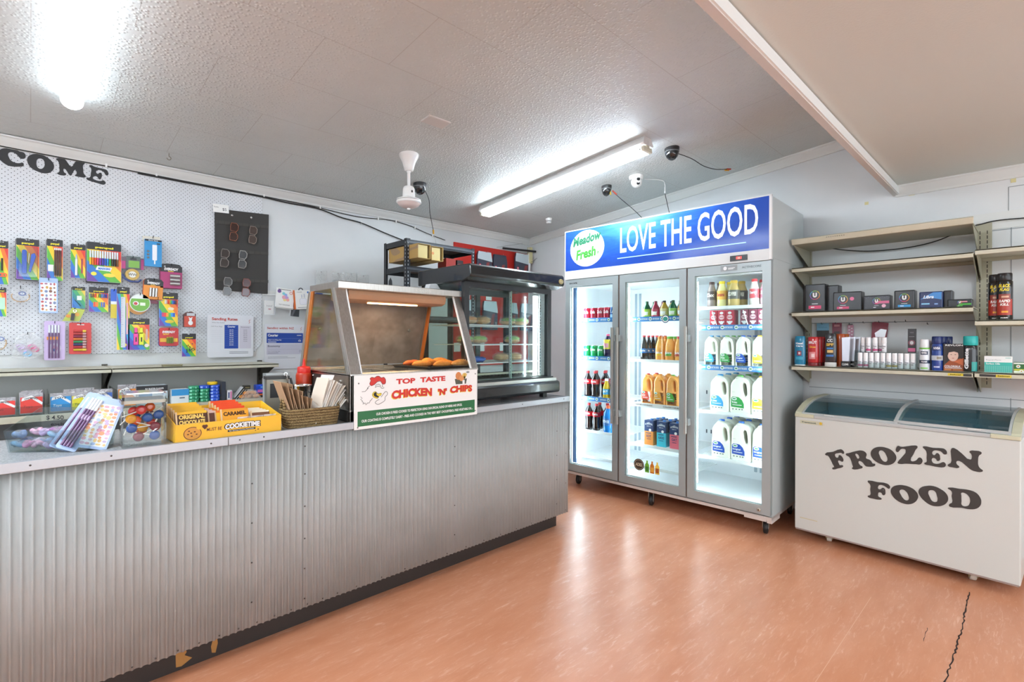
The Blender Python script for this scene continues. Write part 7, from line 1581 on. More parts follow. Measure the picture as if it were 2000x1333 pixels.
b = MB(); b.face([(.585, .177), (.655, .177), (.662, .205), (.578, .207)], -.0006, M_('54564a')); b.ell(.603, .222, .020, .022, -.0010, M_('cf8348'), 12); b.ell(.625, .208, .018, .016, -.0014, M_('d8935a'), 12)
for k in range(9): a = R(50 + 11 * k); b.add([(.643 + .0 * k, -.0018, .205), (.646, -.0018, .205), (.647 + .026 * math.cos(a), -.0018, .207 + .030 * math.sin(a)), (.643 + .026 * math.cos(a), -.0018, .207 + .030 * math.sin(a))], [(0, 1, 2, 3)], M_('e0b85a'))
b.rect(.63, .645, .177, .198, -.0020, WHITE); b.ell(.668, .240, .012, .005, -.0008, M_('8a8c8e'), 12); b.build('meal_picture', sg)
for (x, z) in ((.022, .215), (.722, .228), (.018, .010), (.722, .022)): b = MB(); b.T = Matrix.Translation((x, 0, z)) @ Matrix.Rotation(R(90), 4, 'X'); b.lathe([(.004, 0), (.003, .0015)], M_('6a6a68', .4), 8); b.T = None; b.build('screw', sg)
# tray of fried food
t = thing('food_tray', 'dark baking tray of fried food in the right of the warmer', 'tray', (1.665, 2.385, 1.104), R(3))
b = MB(); TRM = mat('3f3b35', .35, .6); b.box(-.155, .165, -.16, .16, 0, .003, TRM); b.prismx([(-.16, 0), (-.176, .014), (-.172, .016), (-.157, .003)], -.16, .17, TRM); b.prismx([(.16, 0), (.176, .014), (.172, .016), (.157, .003)], -.16, .17, TRM); b.prism([(-.155, 0), (-.171, .014), (-.167, .016), (-.152, .003)], -.165, .165, TRM); b.prism([(.165, 0), (.181, .014), (.177, .016), (.162, .003)], -.165, .165, TRM); b.build('tray_body', t)
F1 = m_food('c8741e', 'ee9c3c', 'golden_crumb'); F2 = m_food('a8481a', 'd8702a', 'red_batter'); F3 = m_food('c47a30', 'e8b060', 'ridged_pastry', 20)
def food(lab, x, y, z, rx, ry, rz, m, rot, rid=False):
    t = thing('fried_food_piece', lab, 'fried food', (x + FDX, y + FDY, z), rot)
    b = MB(); b.sphere((0, 0, 0), rx, ry, rz, m, 18, 10)
    random.seed(int(x * 1000 + y * 777))
    b.V = [(vx * (1 + random.uniform(-.05, .05)), vy * (1 + random.uniform(-.05, .05)), vz * (1 + random.uniform(-.06, .06)) * (1 if vz > 0 else .7)) for vx, vy, vz in b.V]
    if rid:
        for k in range(7): xx = -rx * .75 + k * rx * .25; b.tube([(xx, -ry * .85 * math.sqrt(max(0.05, 1 - (xx / rx) ** 2)), 0), (xx + .008, 0, rz * math.sqrt(max(0.05, 1 - (xx / rx) ** 2))), (xx + .016, ry * .8 * math.sqrt(max(0.05, 1 - (xx / rx) ** 2)), 0)], .0035, M_('f0c078', .6), 6)
    b.build('crumb_body', t)
ZF = 1.124; FDX, FDY = .085, -.085
for lab, x, y, z, rx, ry, rz, m, rot, rid in (
    ('red battered sausage at the left back of the food tray', 1.475, 2.56, ZF, .055, .022, .02, F2, R(20), False),
    ('second red battered piece behind the golden ones', 1.53, 2.60, ZF, .05, .022, .02, F2, R(-10), False),
    ('golden crumbed piece at the front left of the tray', 1.49, 2.46, ZF, .058, .024, .022, F1, R(-12), False),
    ('golden crumbed piece in the front middle of the tray', 1.56, 2.37, ZF, .060, .024, .020, F1, R(8), False),
    ('golden crumbed piece right of the front middle one', 1.625, 2.43, ZF, .058, .026, .024, F1, R(-20), False),
    ('golden crumbed piece in the middle of the tray', 1.56, 2.50, ZF + .004, .055, .026, .026, F1, R(5), False),
    ('golden crumbed piece at the back middle of the tray', 1.60, 2.57, ZF + .005, .052, .026, .026, F1, R(25), False),
    ('golden crumbed piece at the back right of the tray', 1.67, 2.54, ZF + .005, .055, .028, .026, F1, R(-15), False),
    ('ridged pastry roll at the right end of the tray', 1.70, 2.385, ZF, .062, .026, .024, F3, R(3), True)): food(lab, x, y, z, rx, ry, rz, m, rot, rid)
# white plastic stands on the warmer top
for k, (x, w_, h, lab) in enumerate(((1.80, .10, .06, 'white plastic wedge lying on top of the food warmer'), (1.705, .035, .028, 'small white rounded card holder on top of the warmer'))):
    t = thing('card_holder', lab, 'card holder', (x, 2.61, 1.549)); b = MB()
    b.prism([(-w_ / 2, 0), (w_ / 2 + .02, 0), (w_ * .2, h), (-w_ * .3, h * .9)] if k == 0 else [(-w_ / 2, 0), (w_ / 2, 0), (w_ * .4, h * .7), (0, h), (-w_ * .4, h * .7)], -.03, .02, M_('e4e6e8', .4)); b.build('holder_body', t, bevel=.003)
t = thing('glass_holder', 'clear leaf shaped holder standing on top of the warmer near the black rack', 'card holder', (1.52, 2.62, 1.549)); b = MB(); b.prism([(0, 0), (.012, .02), (.010, .055), (0, .075), (-.010, .055), (-.012, .02)], 0, .003, glass('8a9298', .1, 1.5, 'smoky_plastic')); b.build('holder_body', t)

# ================================================================ BLACK REFRIGERATED DISPLAY CABINET
dc = thing('display_cabinet', 'black glass display cabinet of sandwiches on the right end of the counter', 'display cabinet', (1.84, 2.33, .874))
DZ = -.874; BK = mat('24272a', .38, name='black_cabinet_enamel'); BK2 = mat('1b1d1f', .22, coat=.3, name='black_gloss_fascia')
DWd, DDp = .76, .45
b = MB()
b.prismx([(-.085, 1.625 + DZ), (-.092, 1.64 + DZ), (-.088, 1.69 + DZ), (-.075, 1.70 + DZ), (.0, 1.703 + DZ), (DDp, 1.703 + DZ), (DDp, 1.605 + DZ), (-.02, 1.605 + DZ)], -.028, DWd + .032, BK2); o = b.build('top_fascia', dc, bevel=.006)
c = MB(); c.T = Matrix.Translation((DWd - .005, -.0925, 1.655 + DZ)) @ Matrix.Rotation(R(90), 4, 'X'); c.lathe([(.022, 0), (.021, .003), (.018, .004)], M_('b8a878', .3, metal=.6), 24, sy=.8); c.T = None; c.text('Festive', DWd - .005, 1.650 + DZ, .008, -.097, M_('f0e8c8'), w=.03, shear=.2); c.build('oval_badge', o)
b = MB(); b.box(.012, DWd + .02, -.072, DDp + .02, .905 + DZ, .985 + DZ, BK2); b.build('bottom_fascia', dc, bevel=.018, seg=3)
b = MB(); b.box(.0, DWd, -.02, DDp, .985 + DZ, 1.012 + DZ, BK); b.box(-.002, DWd + .004, -.045, -.02, .985 + DZ, 1.004 + DZ, M_('b9bbb6', .3, metal=.7)); b.build('sill', dc)
for (x0, x1) in ((0, .036), (DWd - .036, DWd)):
    for (ya, yb2) in ((.0, .03), (DDp - .03, DDp)): b = MB(); b.box(x0, x1, ya, yb2, 1.012 + DZ, 1.605 + DZ, BK); b.build('corner_post', dc)
for (ya, yb2) in ((.0, .03), (DDp - .03, DDp)): b = MB(); b.box(.036, DWd - .036, ya, yb2, 1.575 + DZ, 1.605 + DZ, BK); b.build('top_rail', dc)
b = MB(); b.box(.44, .475, DDp - .03, DDp - .01, 1.012 + DZ, 1.575 + DZ, BK); b.build('back_mullion', dc)
b = MB(); b.box(.036, .41, .008, .012, 1.012 + DZ, 1.575 + DZ, GLASS); b.build('front_glass', dc)
b = MB(); b.box(.395, DWd - .036, .016, .020, 1.012 + DZ, 1.575 + DZ, GLASS); b.box(.394, .398, .014, .021, 1.012 + DZ, 1.575 + DZ, M_('b8d4ca', .2)); b.build('front_glass', dc)
b = MB(); b.box(.0, .004, .03, DDp - .03, 1.012 + DZ, 1.605 + DZ, GLASS); b.build('side_glass', dc)
b = MB(); b.box(DWd - .004, DWd, .03, DDp - .03, 1.012 + DZ, 1.605 + DZ, GLASS); b.build('side_glass', dc)
b = MB(); b.box(.036, DWd - .036, DDp - .018, DDp - .014, 1.012 + DZ, 1.575 + DZ, GLASS); b.build('back_glass', dc)
for x in (.045, .395, DWd - .085):
    b = MB(); b.box(x, x + .014, .03, .04, 1.015 + DZ, 1.57 + DZ, M_('b8babb', .3, metal=.6))
    for k in range(26): b.box(x + .004, x + .010, .0292, .0298, 1.03 + DZ + .02 * k, 1.042 + DZ + .02 * k, M_('3a3c3c'))
    b.build('slotted_standard', dc)
b = MB(); b.box(DWd - .125, DWd - .10, .035, .055, 1.02 + DZ, 1.56 + DZ, mat('eef4f6', .3, emis=5.0, name='cabinet_tube')); b.build('light_tube', dc)
for z in (1.118, 1.232, 1.355):
    b = MB(); 
    b.box(.04, DWd - .05, .05, .054, z + DZ - .006, z + DZ, WS); b.box(.04, DWd - .05, DDp - .08, DDp - .076, z + DZ - .006, z + DZ, WS)
    for k in range(40): x = .045 + k * .0168; b.box(x, x + .003, .05, DDp - .076, z + DZ - .003, z + DZ, WS)
    b.build('wire_shelf', dc)
b = MB(); b.box(.036, DWd - .036, .03, DDp - .03, 1.012 + DZ, 1.018 + DZ, M_('8a8a86', .4, metal=.5)); b.box(.05, DWd - .06, .06, .07, 1.04 + DZ, 1.052 + DZ, M_('c0bea8', .4))
for k in range(22): b.box(.06 + .03 * k, .078 + .03 * k, .09, .30, 1.03 + DZ, 1.036 + DZ, M_('3c3a36', .5))
b.build('floor_grille', dc)
for (x, y) in ((.08, .0), (DWd - .08, .0), (.08, .38), (DWd - .08, .38)): b = MB(); b.box(x - .018, x + .018, y - .018, y + .018, 0.001, .032, BK); b.build('foot', dc)
SAL = m_food('5f9a2e', '9ac84a', 'salad_leaf', 50); BRD = m_food('b87f42', 'e0b878', 'bread_roll', 50); ORG = m_food('d8742a', 'e8b060', 'roll_filling', 50)
def roll_(lab, x, z, fill, wrap='f0f4f2', w_=.055):
    t = thing('wrapped_sandwich', lab, 'sandwich', (1.84 + x, 2.33 + .12, z))
    b = MB(); b.sphere((0, 0, .022), w_, .045, .016, BRD, 16, 8); b.build('bread', t)
    b = MB(); b.sphere((0, -.006, .036), w_ * .92, .042, .016, fill, 16, 8); b.build('filling', t)
    b = MB(); b.sphere((0, 0, .030), w_ * 1.15, .056, .032, film(wrap, .22, .08), 14, 8); b.build('wrapper', t); return t
for (x, z, f, lab) in ((.13, 1.356, ORG, 'wrapped roll with orange filling at the left of the top cabinet shelf'), (.24, 1.356, BRD, 'wrapped bread roll second on the top cabinet shelf'), (.46, 1.356, SAL, 'wrapped salad roll in the right half of the top cabinet shelf'), (.58, 1.356, SAL, 'wrapped salad roll at the right end of the top cabinet shelf'),
                       (.10, 1.233, SAL, 'wrapped salad roll at the left of the middle cabinet shelf'), (.21, 1.233, SAL, 'salad filled bap second on the middle cabinet shelf'), (.50, 1.233, SAL, 'salad roll in the right half of the middle cabinet shelf'),
                       (.40, 1.119, BRD, 'plain wrapped roll on the lowest cabinet shelf'), (.52, 1.119, BRD, 'plain wrapped roll at the right of the lowest cabinet shelf')): roll_(lab, x, z, f)
t = thing('blue_packet', 'bright blue packet lying on the lowest cabinet shelf', 'packet', (1.84 + .17, 2.44, 1.119)); b = MB(); b.sphere((0, 0, .018), .085, .05, .018, M_('1c58b8', .25), 16, 8); b.V = [(x, y, z + .006 * math.sin(x * 120)) for x, y, z in b.V]; b.build('packet_body', t)

# ================================================================ BLACK RACK AND BOXES
rk = thing('storage_rack', 'black slotted steel rack behind the food warmer', 'rack', (2.11, 3.40, 0))
RW, RDp = .685, .345; RM = mat('2b2d30', .4, .3, name='black_rack_steel'); SL_ = mat('b8bcc0', .6)
for (x, y) in ((0, 0), (RW, 0), (0, RDp), (RW, RDp)):
    sx = 1 if x == 0 else -1; sy = 1 if y == 0 else -1
    b = MB(); b.box(min(x, x + sx * .036), max(x, x + sx * .036), min(y, y + sy * .002), max(y, y + sy * .002), 0, 2.05, RM); b.box(min(x, x + sx * .002), max(x, x + sx * .002), min(y, y + sy * .036), max(y, y + sy * .036), 0, 2.05, RM); o = b.build('post', rk)
    if sy > 0:
        c = MB()
        for k in range(60):
            z = .30 + k * .029; c.box(x + sx * .016 - .003, x + sx * .016 + .003, -.0006, -.0002, z, z + .014, SL_)
            if x == 0: c.box(-.0006, -.0002, .013, .019, z, z + .014, SL_)
        c.build('slots', o)
for z in (2.045, 1.838, 1.45, 1.0, .5):
    b = MB(); b.box(.003, RW - .003, .0025, .005, z - .045, z - .002, RM); b.box(.003, RW - .003, RDp - .005, RDp - .0025, z - .045, z - .002, RM); b.box(.0025, .005, .005, RDp - .005, z - .045, z - .002, RM); b.box(RW - .005, RW - .0025, .005, RDp - .005, z - .045, z - .002, RM); b.box(.005, RW - .005, .005, RDp - .005, z - .012, z - .006, mat('4a3a30', .7)); b.box(.003, RW - .003, -.001, .0025, z - .030, z - .014, mat('55595e', .35, .4)); b.build('rack_shelf', rk)
KR = NT('kraft_box_print', .6); KR.color(KR.ramp(KR.math('SINE', KR.math('MULTIPLY', KR.noise(KR.mapping(scale=(1, 4, 7)), 1.0, 0), 26)), [(.45, 'c09a5a'), (.55, 'a88a68')]))
def openbox(lab, x, w_, d, h, y0, z):
    t = thing('cardboard_box', lab, 'box', (x, y0, z)); K = M_('c9a868', .6); K2 = M_('dcc88a', .6)
    b = MB(); b.box(0, .003, 0, d, 0, h, KR.m); b.box(w_ - .003, w_, 0, d, 0, h, K); b.box(0, w_, 0, d, 0, .003, K); b.box(0, w_, d - .003, d, 0, h, K); b.box(0, w_, 0, d * .8, h - .003, h, K); b.build('box_body', t)
    b = MB(); b.box(.006, w_ - .022, .012, .015, .006, h - .008, K2); b.build('inner_flap', t)
    return t
openbox('left of two patterned cardboard boxes on the black rack', 2.137, .118, .42, .112, 3.28, 1.886).rotation_euler = (R(0), 0, R(1)) 
t = openbox('right of two patterned cardboard boxes on the black rack', 2.262, .112, .42, .112, 3.28, 1.880)
b = MB(); b.ring(.012, .055, .006, .010, -.0008, M_('d86a3a', .5)); b.ell(.012, .055, .004, .004, -.0010, M_('d86a3a', .5), 8); b.build('round_logo', t)
t = thing('cardboard_box', 'red carton on the black rack right of the patterned boxes', 'box', (2.52, 3.44, 1.839)); b = MB(); b.box(0, .10, 0, .12, 0, .105, M_('9a2a1e', .6)); b.build('box_body', t)
t = thing('dark_carton', 'dark carton with red print at the right of the black rack', 'box', (2.635, 3.44, 1.839)); b = MB(); b.box(0, .065, 0, .12, 0, .10, M_('241a1c', .6)); b.rect(.012, .05, .06, .07, -.0005, M_('8a2a2a')); b.build('box_body', t)
# red backing board with nappy bags
b = MB(); b.box(0, 1.06, 0, .012, 0, 1.25, mat('c2281e', .6, name='red_felt_board')); 
for k in range(16): b.box(.06 + .065 * k, .065 + .065 * k, -.0006, 0, 1.12, 1.126, M_('8a1a14'))
o = b.build('red_board'); o.location = (3.06, 4.046, .985); tag(o, 'red hanging board in the back corner behind the display cabinet', 'display board')
def nappy(lab, x0, x1, z0, z1, white_top=True, y=4.00):
    t = thing('nappy_pack', lab, 'nappy pack', ((x0 + x1) / 2, y, z0)); hw, h = (x1 - x0) / 2, z1 - z0
    b = MB(); b.prism([(-hw, 0), (hw, 0), (hw * .98, h * .7), (hw * .80, h), (-hw * .9, h), (-hw, h * .8)], -.012, .012, M_('3a3d4c', .35)); b.build('pack_body', t, bevel=.004)
    b = MB()
    if white_top: b.prism([(-hw, h * .68), (hw, h * .60), (hw * .96, h * .72), (hw * .80, h * 1.005), (-hw * .9, h * 1.005), (-hw, h * .82)], -.013, -.0122, M_('c9d6dc', .4))
    b.ell(-hw * .7, h * .42, hw * .13, hw * .13, -.0135, M_('d82f4a'), 14); b.ell(-hw * .7, h * .42, hw * .07, hw * .05, -.014, WHITE, 10)
    b.face([(-hw * .1, h * .05), (hw * .2, h * .55), (hw * .62, h * .58), (hw * .3, h * .05)], -.0132, M_('8a3a3a')); b.text('XL', hw * .75, h * .12, h * .16, -.0135, WHITE, w=hw * .22); b.build('label', t)
    hk = MB(); hk.tube([(0, .035, h * .97), (0, -.05, h * .97), (0, -.055, h * 1.01)], .002, CHROME, 6); hk.build('hang_hook', t); return t
nappy('nappy pack hanging at the right end of the red board, topmost row', 3.86, 4.10, 1.93, 2.215)
nappy('dark blue nappy pack left of the one at the right end, topmost row', 3.54, 3.74, 1.93, 2.165, False)
nappy('nappy pack with white top just right of the black rack', 3.32, 3.52, 1.93, 2.17)
for k, (x, z) in enumerate(((3.12, 1.36), (3.40, 1.36), (3.70, 1.36), (3.95, 1.36))):
    t = nappy('white topped nappy pack behind the display cabinet, lower row, %s from left' % ORD[k], x, x + .20, z, z + .30); 
for k, (x, z) in enumerate(((3.22, 1.72), (3.52, 1.72), (3.10, 1.18), (3.42, 1.18), (3.72, 1.18))):
    b = MB(); b.box(-.04, .04, -.002, 0, -.045, .045, PAPER); b.rect(-.03, .03, .02, .028, -.0026, M_('8a8a8a')); o = b.build('paper_tag'); o.location = (x, 4.045, z); tag(o, 'white paper tag pinned on the red board, %s' % ('upper left', 'upper right', 'lower left', 'lower middle', 'lower right')[k], 'tag', 'white tags on the red board')
b = MB(); b.tube([(3.70, 4.02, 2.25), (4.13, 3.94, 2.255)], .011, mat('1e1e1f', .5), 8); o = b.build('black_pole'); tag(o, 'black pole lying across the corner above the red board', 'pole')
b = MB(); b.box(4.06, 4.10, 3.96, 4.0, 2.12, 2.30, M_('d8d0a0', .6)); b.tube([(4.07, 3.98, 1.9), (4.07, 3.98, 2.3)], .012, WHITE, 8); o = b.build('corner_conduit'); tag(o, 'yellowed conduit cover in the corner above the red board', 'conduit')
lead('thin_wire', 'thin wire stretched from the cornice corner to the red board', [(3.62, 4.03, 2.25), (4.0, 4.02, 2.34)], .002, M_('8a8a88'))
lead('wire_hook', 'bent wire end in the corner beside the nappy packs', sag([(4.06, 3.97, 2.12), (4.10, 3.94, 2.15), (4.13, 3.92, 2.18)], 4), .002, M_('3a3a3a'))

# ================================================================ COUNTER TOP GOODS
CZ = .8745
# open acrylic tub with packs
t = thing('acrylic_tub', 'clear acrylic tub of hair ties marked $4.50 each at the left of the counter', 'tub', (.085, 2.40, CZ), R(-39))
b = MB(); hw, hd = .135, .075
def wallq(pts, th=.003):
    return pts
b.add([(-hw * .92, -hd * .9, 0), (hw * .92, -hd * .9, 0), (hw * .92, hd * .9, 0), (-hw * .92, hd * .9, 0), (-hw, -hd, .075), (hw, -hd, .075), (hw, hd, .135), (-hw, hd, .135),
       (-hw * .90, -hd * .87, .003), (hw * .90, -hd * .87, .003), (hw * .90, hd * .87, .003), (-hw * .90, hd * .87, .003), (-hw * .975, -hd * .96, .075), (hw * .975, -hd * .96, .075), (hw * .975, hd * .96, .135), (-hw * .975, hd * .96, .135)],
      [(0, 3, 2, 1), (0, 1, 5, 4), (1, 2, 6, 5), (2, 3, 7, 6), (3, 0, 4, 7), (8, 9, 10, 11), (8, 12, 13, 9), (9, 13, 14, 10), (10, 14, 15, 11), (11, 15, 12, 8), (4, 5, 13, 12), (5, 6, 14, 13), (6, 7, 15, 14), (7, 4, 12, 15)], glass('e9eff0', .04, 2.6, 'acrylic'))
b.build('tub_walls', t)
b = MB(); b.text('$ 4.50', -.080, .088, .018, hd * .9, M_('26262a', .5), w=.060, bold=.02); b.text('each', -.072, .068, .012, hd * .9, M_('26262a', .5), w=.045, bold=.02); b.build('handwriting', t)
random.seed(11)
TC = ['8fb8dc', 'e08ab8', 'f0b4d0', 'c8a8d4', '9a6a9a', '5a5f8a', 'e4c8e0', '7f9ac8']
tubM = Matrix.Translation((.085, 2.40, CZ)) @ Matrix.Rotation(R(-39), 4, 'Z')
for k in range(16):
    px_, py_ = -.115 + .032 * (k % 5) + random.uniform(-.006, .006), -.035 + .034 * ((k // 5) % 3); pz = .018 + .030 * (k // 8) + random.uniform(0, .01)
    P_ = tubM @ Vector((px_, py_, pz))
    h = thing('hair_scrunchie', '%s hair tie in a clear sachet inside the acrylic tub, %s' % ({'8fb8dc': 'pale blue', 'e08ab8': 'pink', 'f0b4d0': 'light pink', 'c8a8d4': 'lilac', '9a6a9a': 'purple', '5a5f8a': 'navy', 'e4c8e0': 'pale lilac', '7f9ac8': 'blue'}[TC[k % 8]], ('front left', 'front', 'front middle', 'front right', 'back left', 'back', 'back middle', 'back right', 'upper left', 'upper front', 'upper middle', 'upper right', 'top left', 'top', 'top middle', 'top right')[k]), 'hair tie', P_, random.uniform(0, 3))
    b = MB(); b.tube([(.017 * math.cos(a), .012 * math.sin(a), .006 * math.sin(2 * a + k)) for a in [R(q) for q in range(0, 360, 30)]], .0075, M_(TC[k % 8], .7), 7, closed=True); b.build('fabric_ring', h)
    b = MB(); b.sphere((0, 0, .003), .026, .019, .013, film('f6f6fa', .22, .08), 8, 5); b.build('sachet', h)
# pencil packs and sticker sheets leaning in the tub
def leaning(fn, name, lab, cat_, base, top, w_, face_rz):
    v = Vector(top) - Vector(base); L = v.length
    t = thing(name, lab, cat_, top)
    zax = v.normalized(); xax = Vector((math.cos(face_rz), math.sin(face_rz), 0)); xax = (xax - zax * xax.dot(zax)).normalized(); yax = zax.cross(xax)
    t.rotation_euler = Matrix((xax, yax, zax)).transposed().to_euler()
    fn(t, w_ / 2, L); return t
for k in range(2): leaning(lambda t, w, h: penpack(t, w, h, 'a9bce4', 'c8b4d8'), 'fancy_pencil_pack', ('front', 'rear')[k] + ' blue pack of mechanical pencils leaning out of the acrylic tub', 'stationery pack', (.085 - .016 * k, 2.30 + .03 * k, .884), (.190 - .010 * k, 2.36 + .03 * k, 1.058), .060, R(-12))
for k in range(3): leaning(lambda t, w, h, k=k: sticker_sheet(t, w, h, 'b4c8ee', 5 + k, (5, 12), STK2), 'sticker_sheet', ('front', 'second', 'rear')[k] + ' sheet of animal stickers leaning on the right of the acrylic tub', 'sticker sheet', (.152 - .008 * k, 2.285 + .02 * k, .880), (.215 - .004 * k, 2.345 + .02 * k, 1.045), .088, R(-12))
# glass lollipop jar
t = thing('lollipop_jar', 'square glass jar with silver lid holding lollipops on the counter', 'jar', (.302, 2.300, CZ), R(-2))
JG = glass('fafcfc', .02, 1.3, 'jar_glass'); jw = .066
b = MB(); b.prismz(rrect(-jw, jw, -jw, jw, .012), 0, .006, JG)
ou, inn = rrect(-jw, jw, -jw, jw, .012), rrect(-jw + .004, jw - .004, -jw + .004, jw - .004, .010); n = len(ou)
v = [(p[0], p[1], .006) for p in ou] + [(p[0], p[1], .158) for p in ou] + [(p[0], p[1], .158) for p in inn] + [(p[0], p[1], .006) for p in inn]
b.add(v, [(k, (k + 1) % n, n + (k + 1) % n, n + k) for k in range(n)] + [(n + k, n + (k + 1) % n, 2 * n + (k + 1) % n, 2 * n + k) for k in range(n)] + [(2 * n + k, 2 * n + (k + 1) % n, 3 * n + (k + 1) % n, 3 * n + k) for k in range(n)], JG, True); b.build('jar_glass', t)
b = MB(); b.prismz(rrect(-jw - .002, jw + .002, -jw - .002, jw + .002, .012), .156, .168, M_('8c857a', .25, metal=.8)); b.prismz(rrect(-jw, jw, -jw, jw, .012), .168, .190, glass('e4e8e8', .05, 2.5, 'lid_plastic')); b.prismz(rrect(-jw + .006, jw - .006, -jw + .006, jw - .006, .012), .190, .194, M_('c9cbc9', .15, metal=.8)); b.build('jar_lid', t)
LOL = [('d81e18', 'red'), ('0a4f9e', 'blue'), ('e8560a', 'orange'), ('f0a008', 'yellow'), ('7a1030', 'maroon')]
pts = [(-.01, -.040, .130, 0, 70), (.043, -.038, .108, 1, 200), (-.040, -.04, .100, 3, 20), (-.025, -.032, .092, 2, 10), (-.038, -.042, .066, 1, 265), (.010, -.035, .100, 1, 50), (.032, -.044, .066, 4, 110), (.030, -.044, .034, 1, 105), (-.018, -.044, .034, 4, 60), (-.03, -.02, .125, 0, 40), (.02, -.01, .135, 2, 40), (.0, .0, .06, 3, 200), (-.02, .02, .10, 1, 80), (.03, .02, .07, 0, 150), (0, .03, .04, 2, 30), (.02, .03, .11, 4, 300)]
for k, (x, y, z, ci, ang) in enumerate(pts):
    h = thing('lollipop', '%s lollipop in the glass jar, %s' % (LOL[ci][1], ('upper front', 'upper right', 'left, above the orange one', 'left of centre', 'left middle', 'centre', 'right middle', 'lower right', 'lower left', 'upper left behind', 'upper right behind', 'middle behind', 'back left', 'back right', 'bottom behind', 'back top')[k]), 'lollipop', (.302 + x, 2.300 + y, CZ + z), rot=(0, R(ang), 0), group='lollipops in the jar')
    b = MB(); b.T = Matrix.Rotation(R(90), 4, 'X'); b.lathe([(.007, -.006), (.0145, -.005), (.0170, 0), (.0145, .005), (.007, .006)], mat(LOL[ci][0], .08, coat=.6), 18); b.T = None; b.build('candy', h)
    b = MB(); L = min(.062, .05); b.tube([(0, 0, .014), (0, 0, .010 + L)], .0021, M_('eae6dc', .6), 6); b.build('stick', h)
    # keep the sticks inside the jar
    ex_ = x + (.060) * math.sin(R(ang)); ez = z + .060 * math.cos(R(ang))
    if abs(ex_) > .056 or ez > .15 or ez < .01: h.rotation_euler = (0, R(ang) + PI, 0)
# cookie carton
t = thing('cookie_box', 'open yellow cookie carton with biscuit packets at the counter edge', 'display carton', (.578, 2.212, CZ), R(1.5))
YB_ = M_('eeb41e', .4); YI = M_('f0bc30', .5); cw, cdp = .190, .235
b = MB(); b.box(-cw, cw, 0, .003, 0, .069, YB_); b.prismx([(.003, 0), (cdp, 0), (cdp, .108), (.003, .069)], -cw, -cw + .003, YB_); b.prismx([(.003, 0), (cdp, 0), (cdp, .108), (.003, .069)], cw - .003, cw, YI); b.box(-cw, cw, cdp, cdp + .003, 0, .108, YI); b.box(-cw, cw, .003, cdp, 0, .003, YI); b.build('carton_body', t)
b = MB(); y = -.0006; CK = M_('5a2a12', .5)
b.ell(-.135, .032, .030, .025, y, CK, 22); b.ell(-.135, .032, .0275, .0225, y - .0004, M_('cf8f2a'), 22); b.ell(-.113, .053, .010, .009, y - .0008, YB_, 10)
for (x, z) in ((-.147, .042), (-.15, .030), (-.138, .022), (-.128, .038), (-.122, .028), (-.140, .034)): b.rect(x - .003, x + .003, z - .002, z + .002, y - .0009, CK)
b.ell(-.098, .055, .006, .006, y, CK, 10); b.ell(-.090, .055, .006, .006, y, CK, 10); b.face([(-.104, .053), (-.084, .053), (-.094, .042)], y, CK)
b.text('MUST BE', -.062, .034, .013, y, CK, w=.052, bold=.01); 
b.text('COOKIETIME', .040, .031, .024, y, INK, w=.136, bold=.16, arc=.003); b.text('COOKIETIME', .040, .032, .021, y - .0006, WHITE, w=.128, bold=.05, arc=.003); b.rect(-.015, .088, .022, .029, y, INK); b.text('for Serious Cookie Munchers', .036, .0235, .0045, y - .0006, WHITE, w=.09); b.rect(.095, .101, .018, .022, y, CK); b.rect(.086, .090, .014, .017, y, CK); b.build('front_print', t)
BM = Matrix.Translation((.578, 2.212, CZ)) @ Matrix.Rotation(R(1.5), 4, 'Z')
def cookie(lab, x, y_, z, w_, h, c1, c2, txt=None, ink='f0d080', lean=30, film_=True, group=None, rz=0):
    t = thing('cookie_packet', lab, 'biscuit packet', BM @ Vector((x, y_, z)), rot=(R(-lean), 0, R(rz)), group=group); hw = w_ / 2
    b = MB(); b.prism(rrect(-hw, hw, 0, h, .006), -.008, .008, M_(c1, .3)); b.build('wrapper', t, bevel=.004)
    b = MB(); y = -.0086; b.face(rrect(-hw * .94, hw * .94, h * .90, h * .99, .003), y, M_(c2, .3)); b.rect(-hw, -hw + .006, 0, h, y - .0002, M_('d8b890', .3))
    if txt:
        for q, s in enumerate(txt): b.text(s, 0, h * (.72 - .20 * q), h * .16, y - .0006, M_(ink), w=hw * (1.6 - .7 * (len(s) < 5)), bold=.05)
    if c1 == 'e8a02a':
        b.ell(-hw * .6, h * .15, hw * .16, hw * .16, y - .0004, M_('c85a1a'), 12); b.ell(-hw * .25, h * .08, hw * .12, hw * .12, y - .0004, M_('c85a1a'), 12)
    b.build('label', t)
for k in range(5): cookie('brown chocolate biscuit packet, %s in the left stack of the yellow carton' % ('front', 'second', 'third', 'fourth', 'back')[k], -.128, .022 + .036 * k, .006, .108, .108 + .005 * k, '4a2a1a' if k == 0 else 'e0a428', 'e8b030', ['ORIGINAL', 'CHOCOLATE', 'FIX'] if k == 0 else None, 'e8c46a', 20)
for k in range(4): cookie('narrow brown and clear biscuit packet beside the chocolate stack, %s' % ORD[k], -.060, .030 + .035 * k, .006, .026, .104, '5a3428', 'c8a8a0', lean=22)
for k in range(5): cookie('yellow caramel biscuit packet, %s in the middle stack' % ('front', 'second', 'third', 'fourth', 'back')[k], .024, .028 + .038 * k, .006, .104, .104 + .005 * k, 'e8a02a', 'e0481e' if k else 'd8902a', ['CARAMEL'] if k == 0 else None, '4a2a10', 20)
for k in range(3): cookie('orange edged biscuit packet squeezed left of the caramel stack, %s' % ORD[k], -.034, .034 + .05 * k, .006, .026, .102, 'e8b02a', 'd86a1e', lean=24)
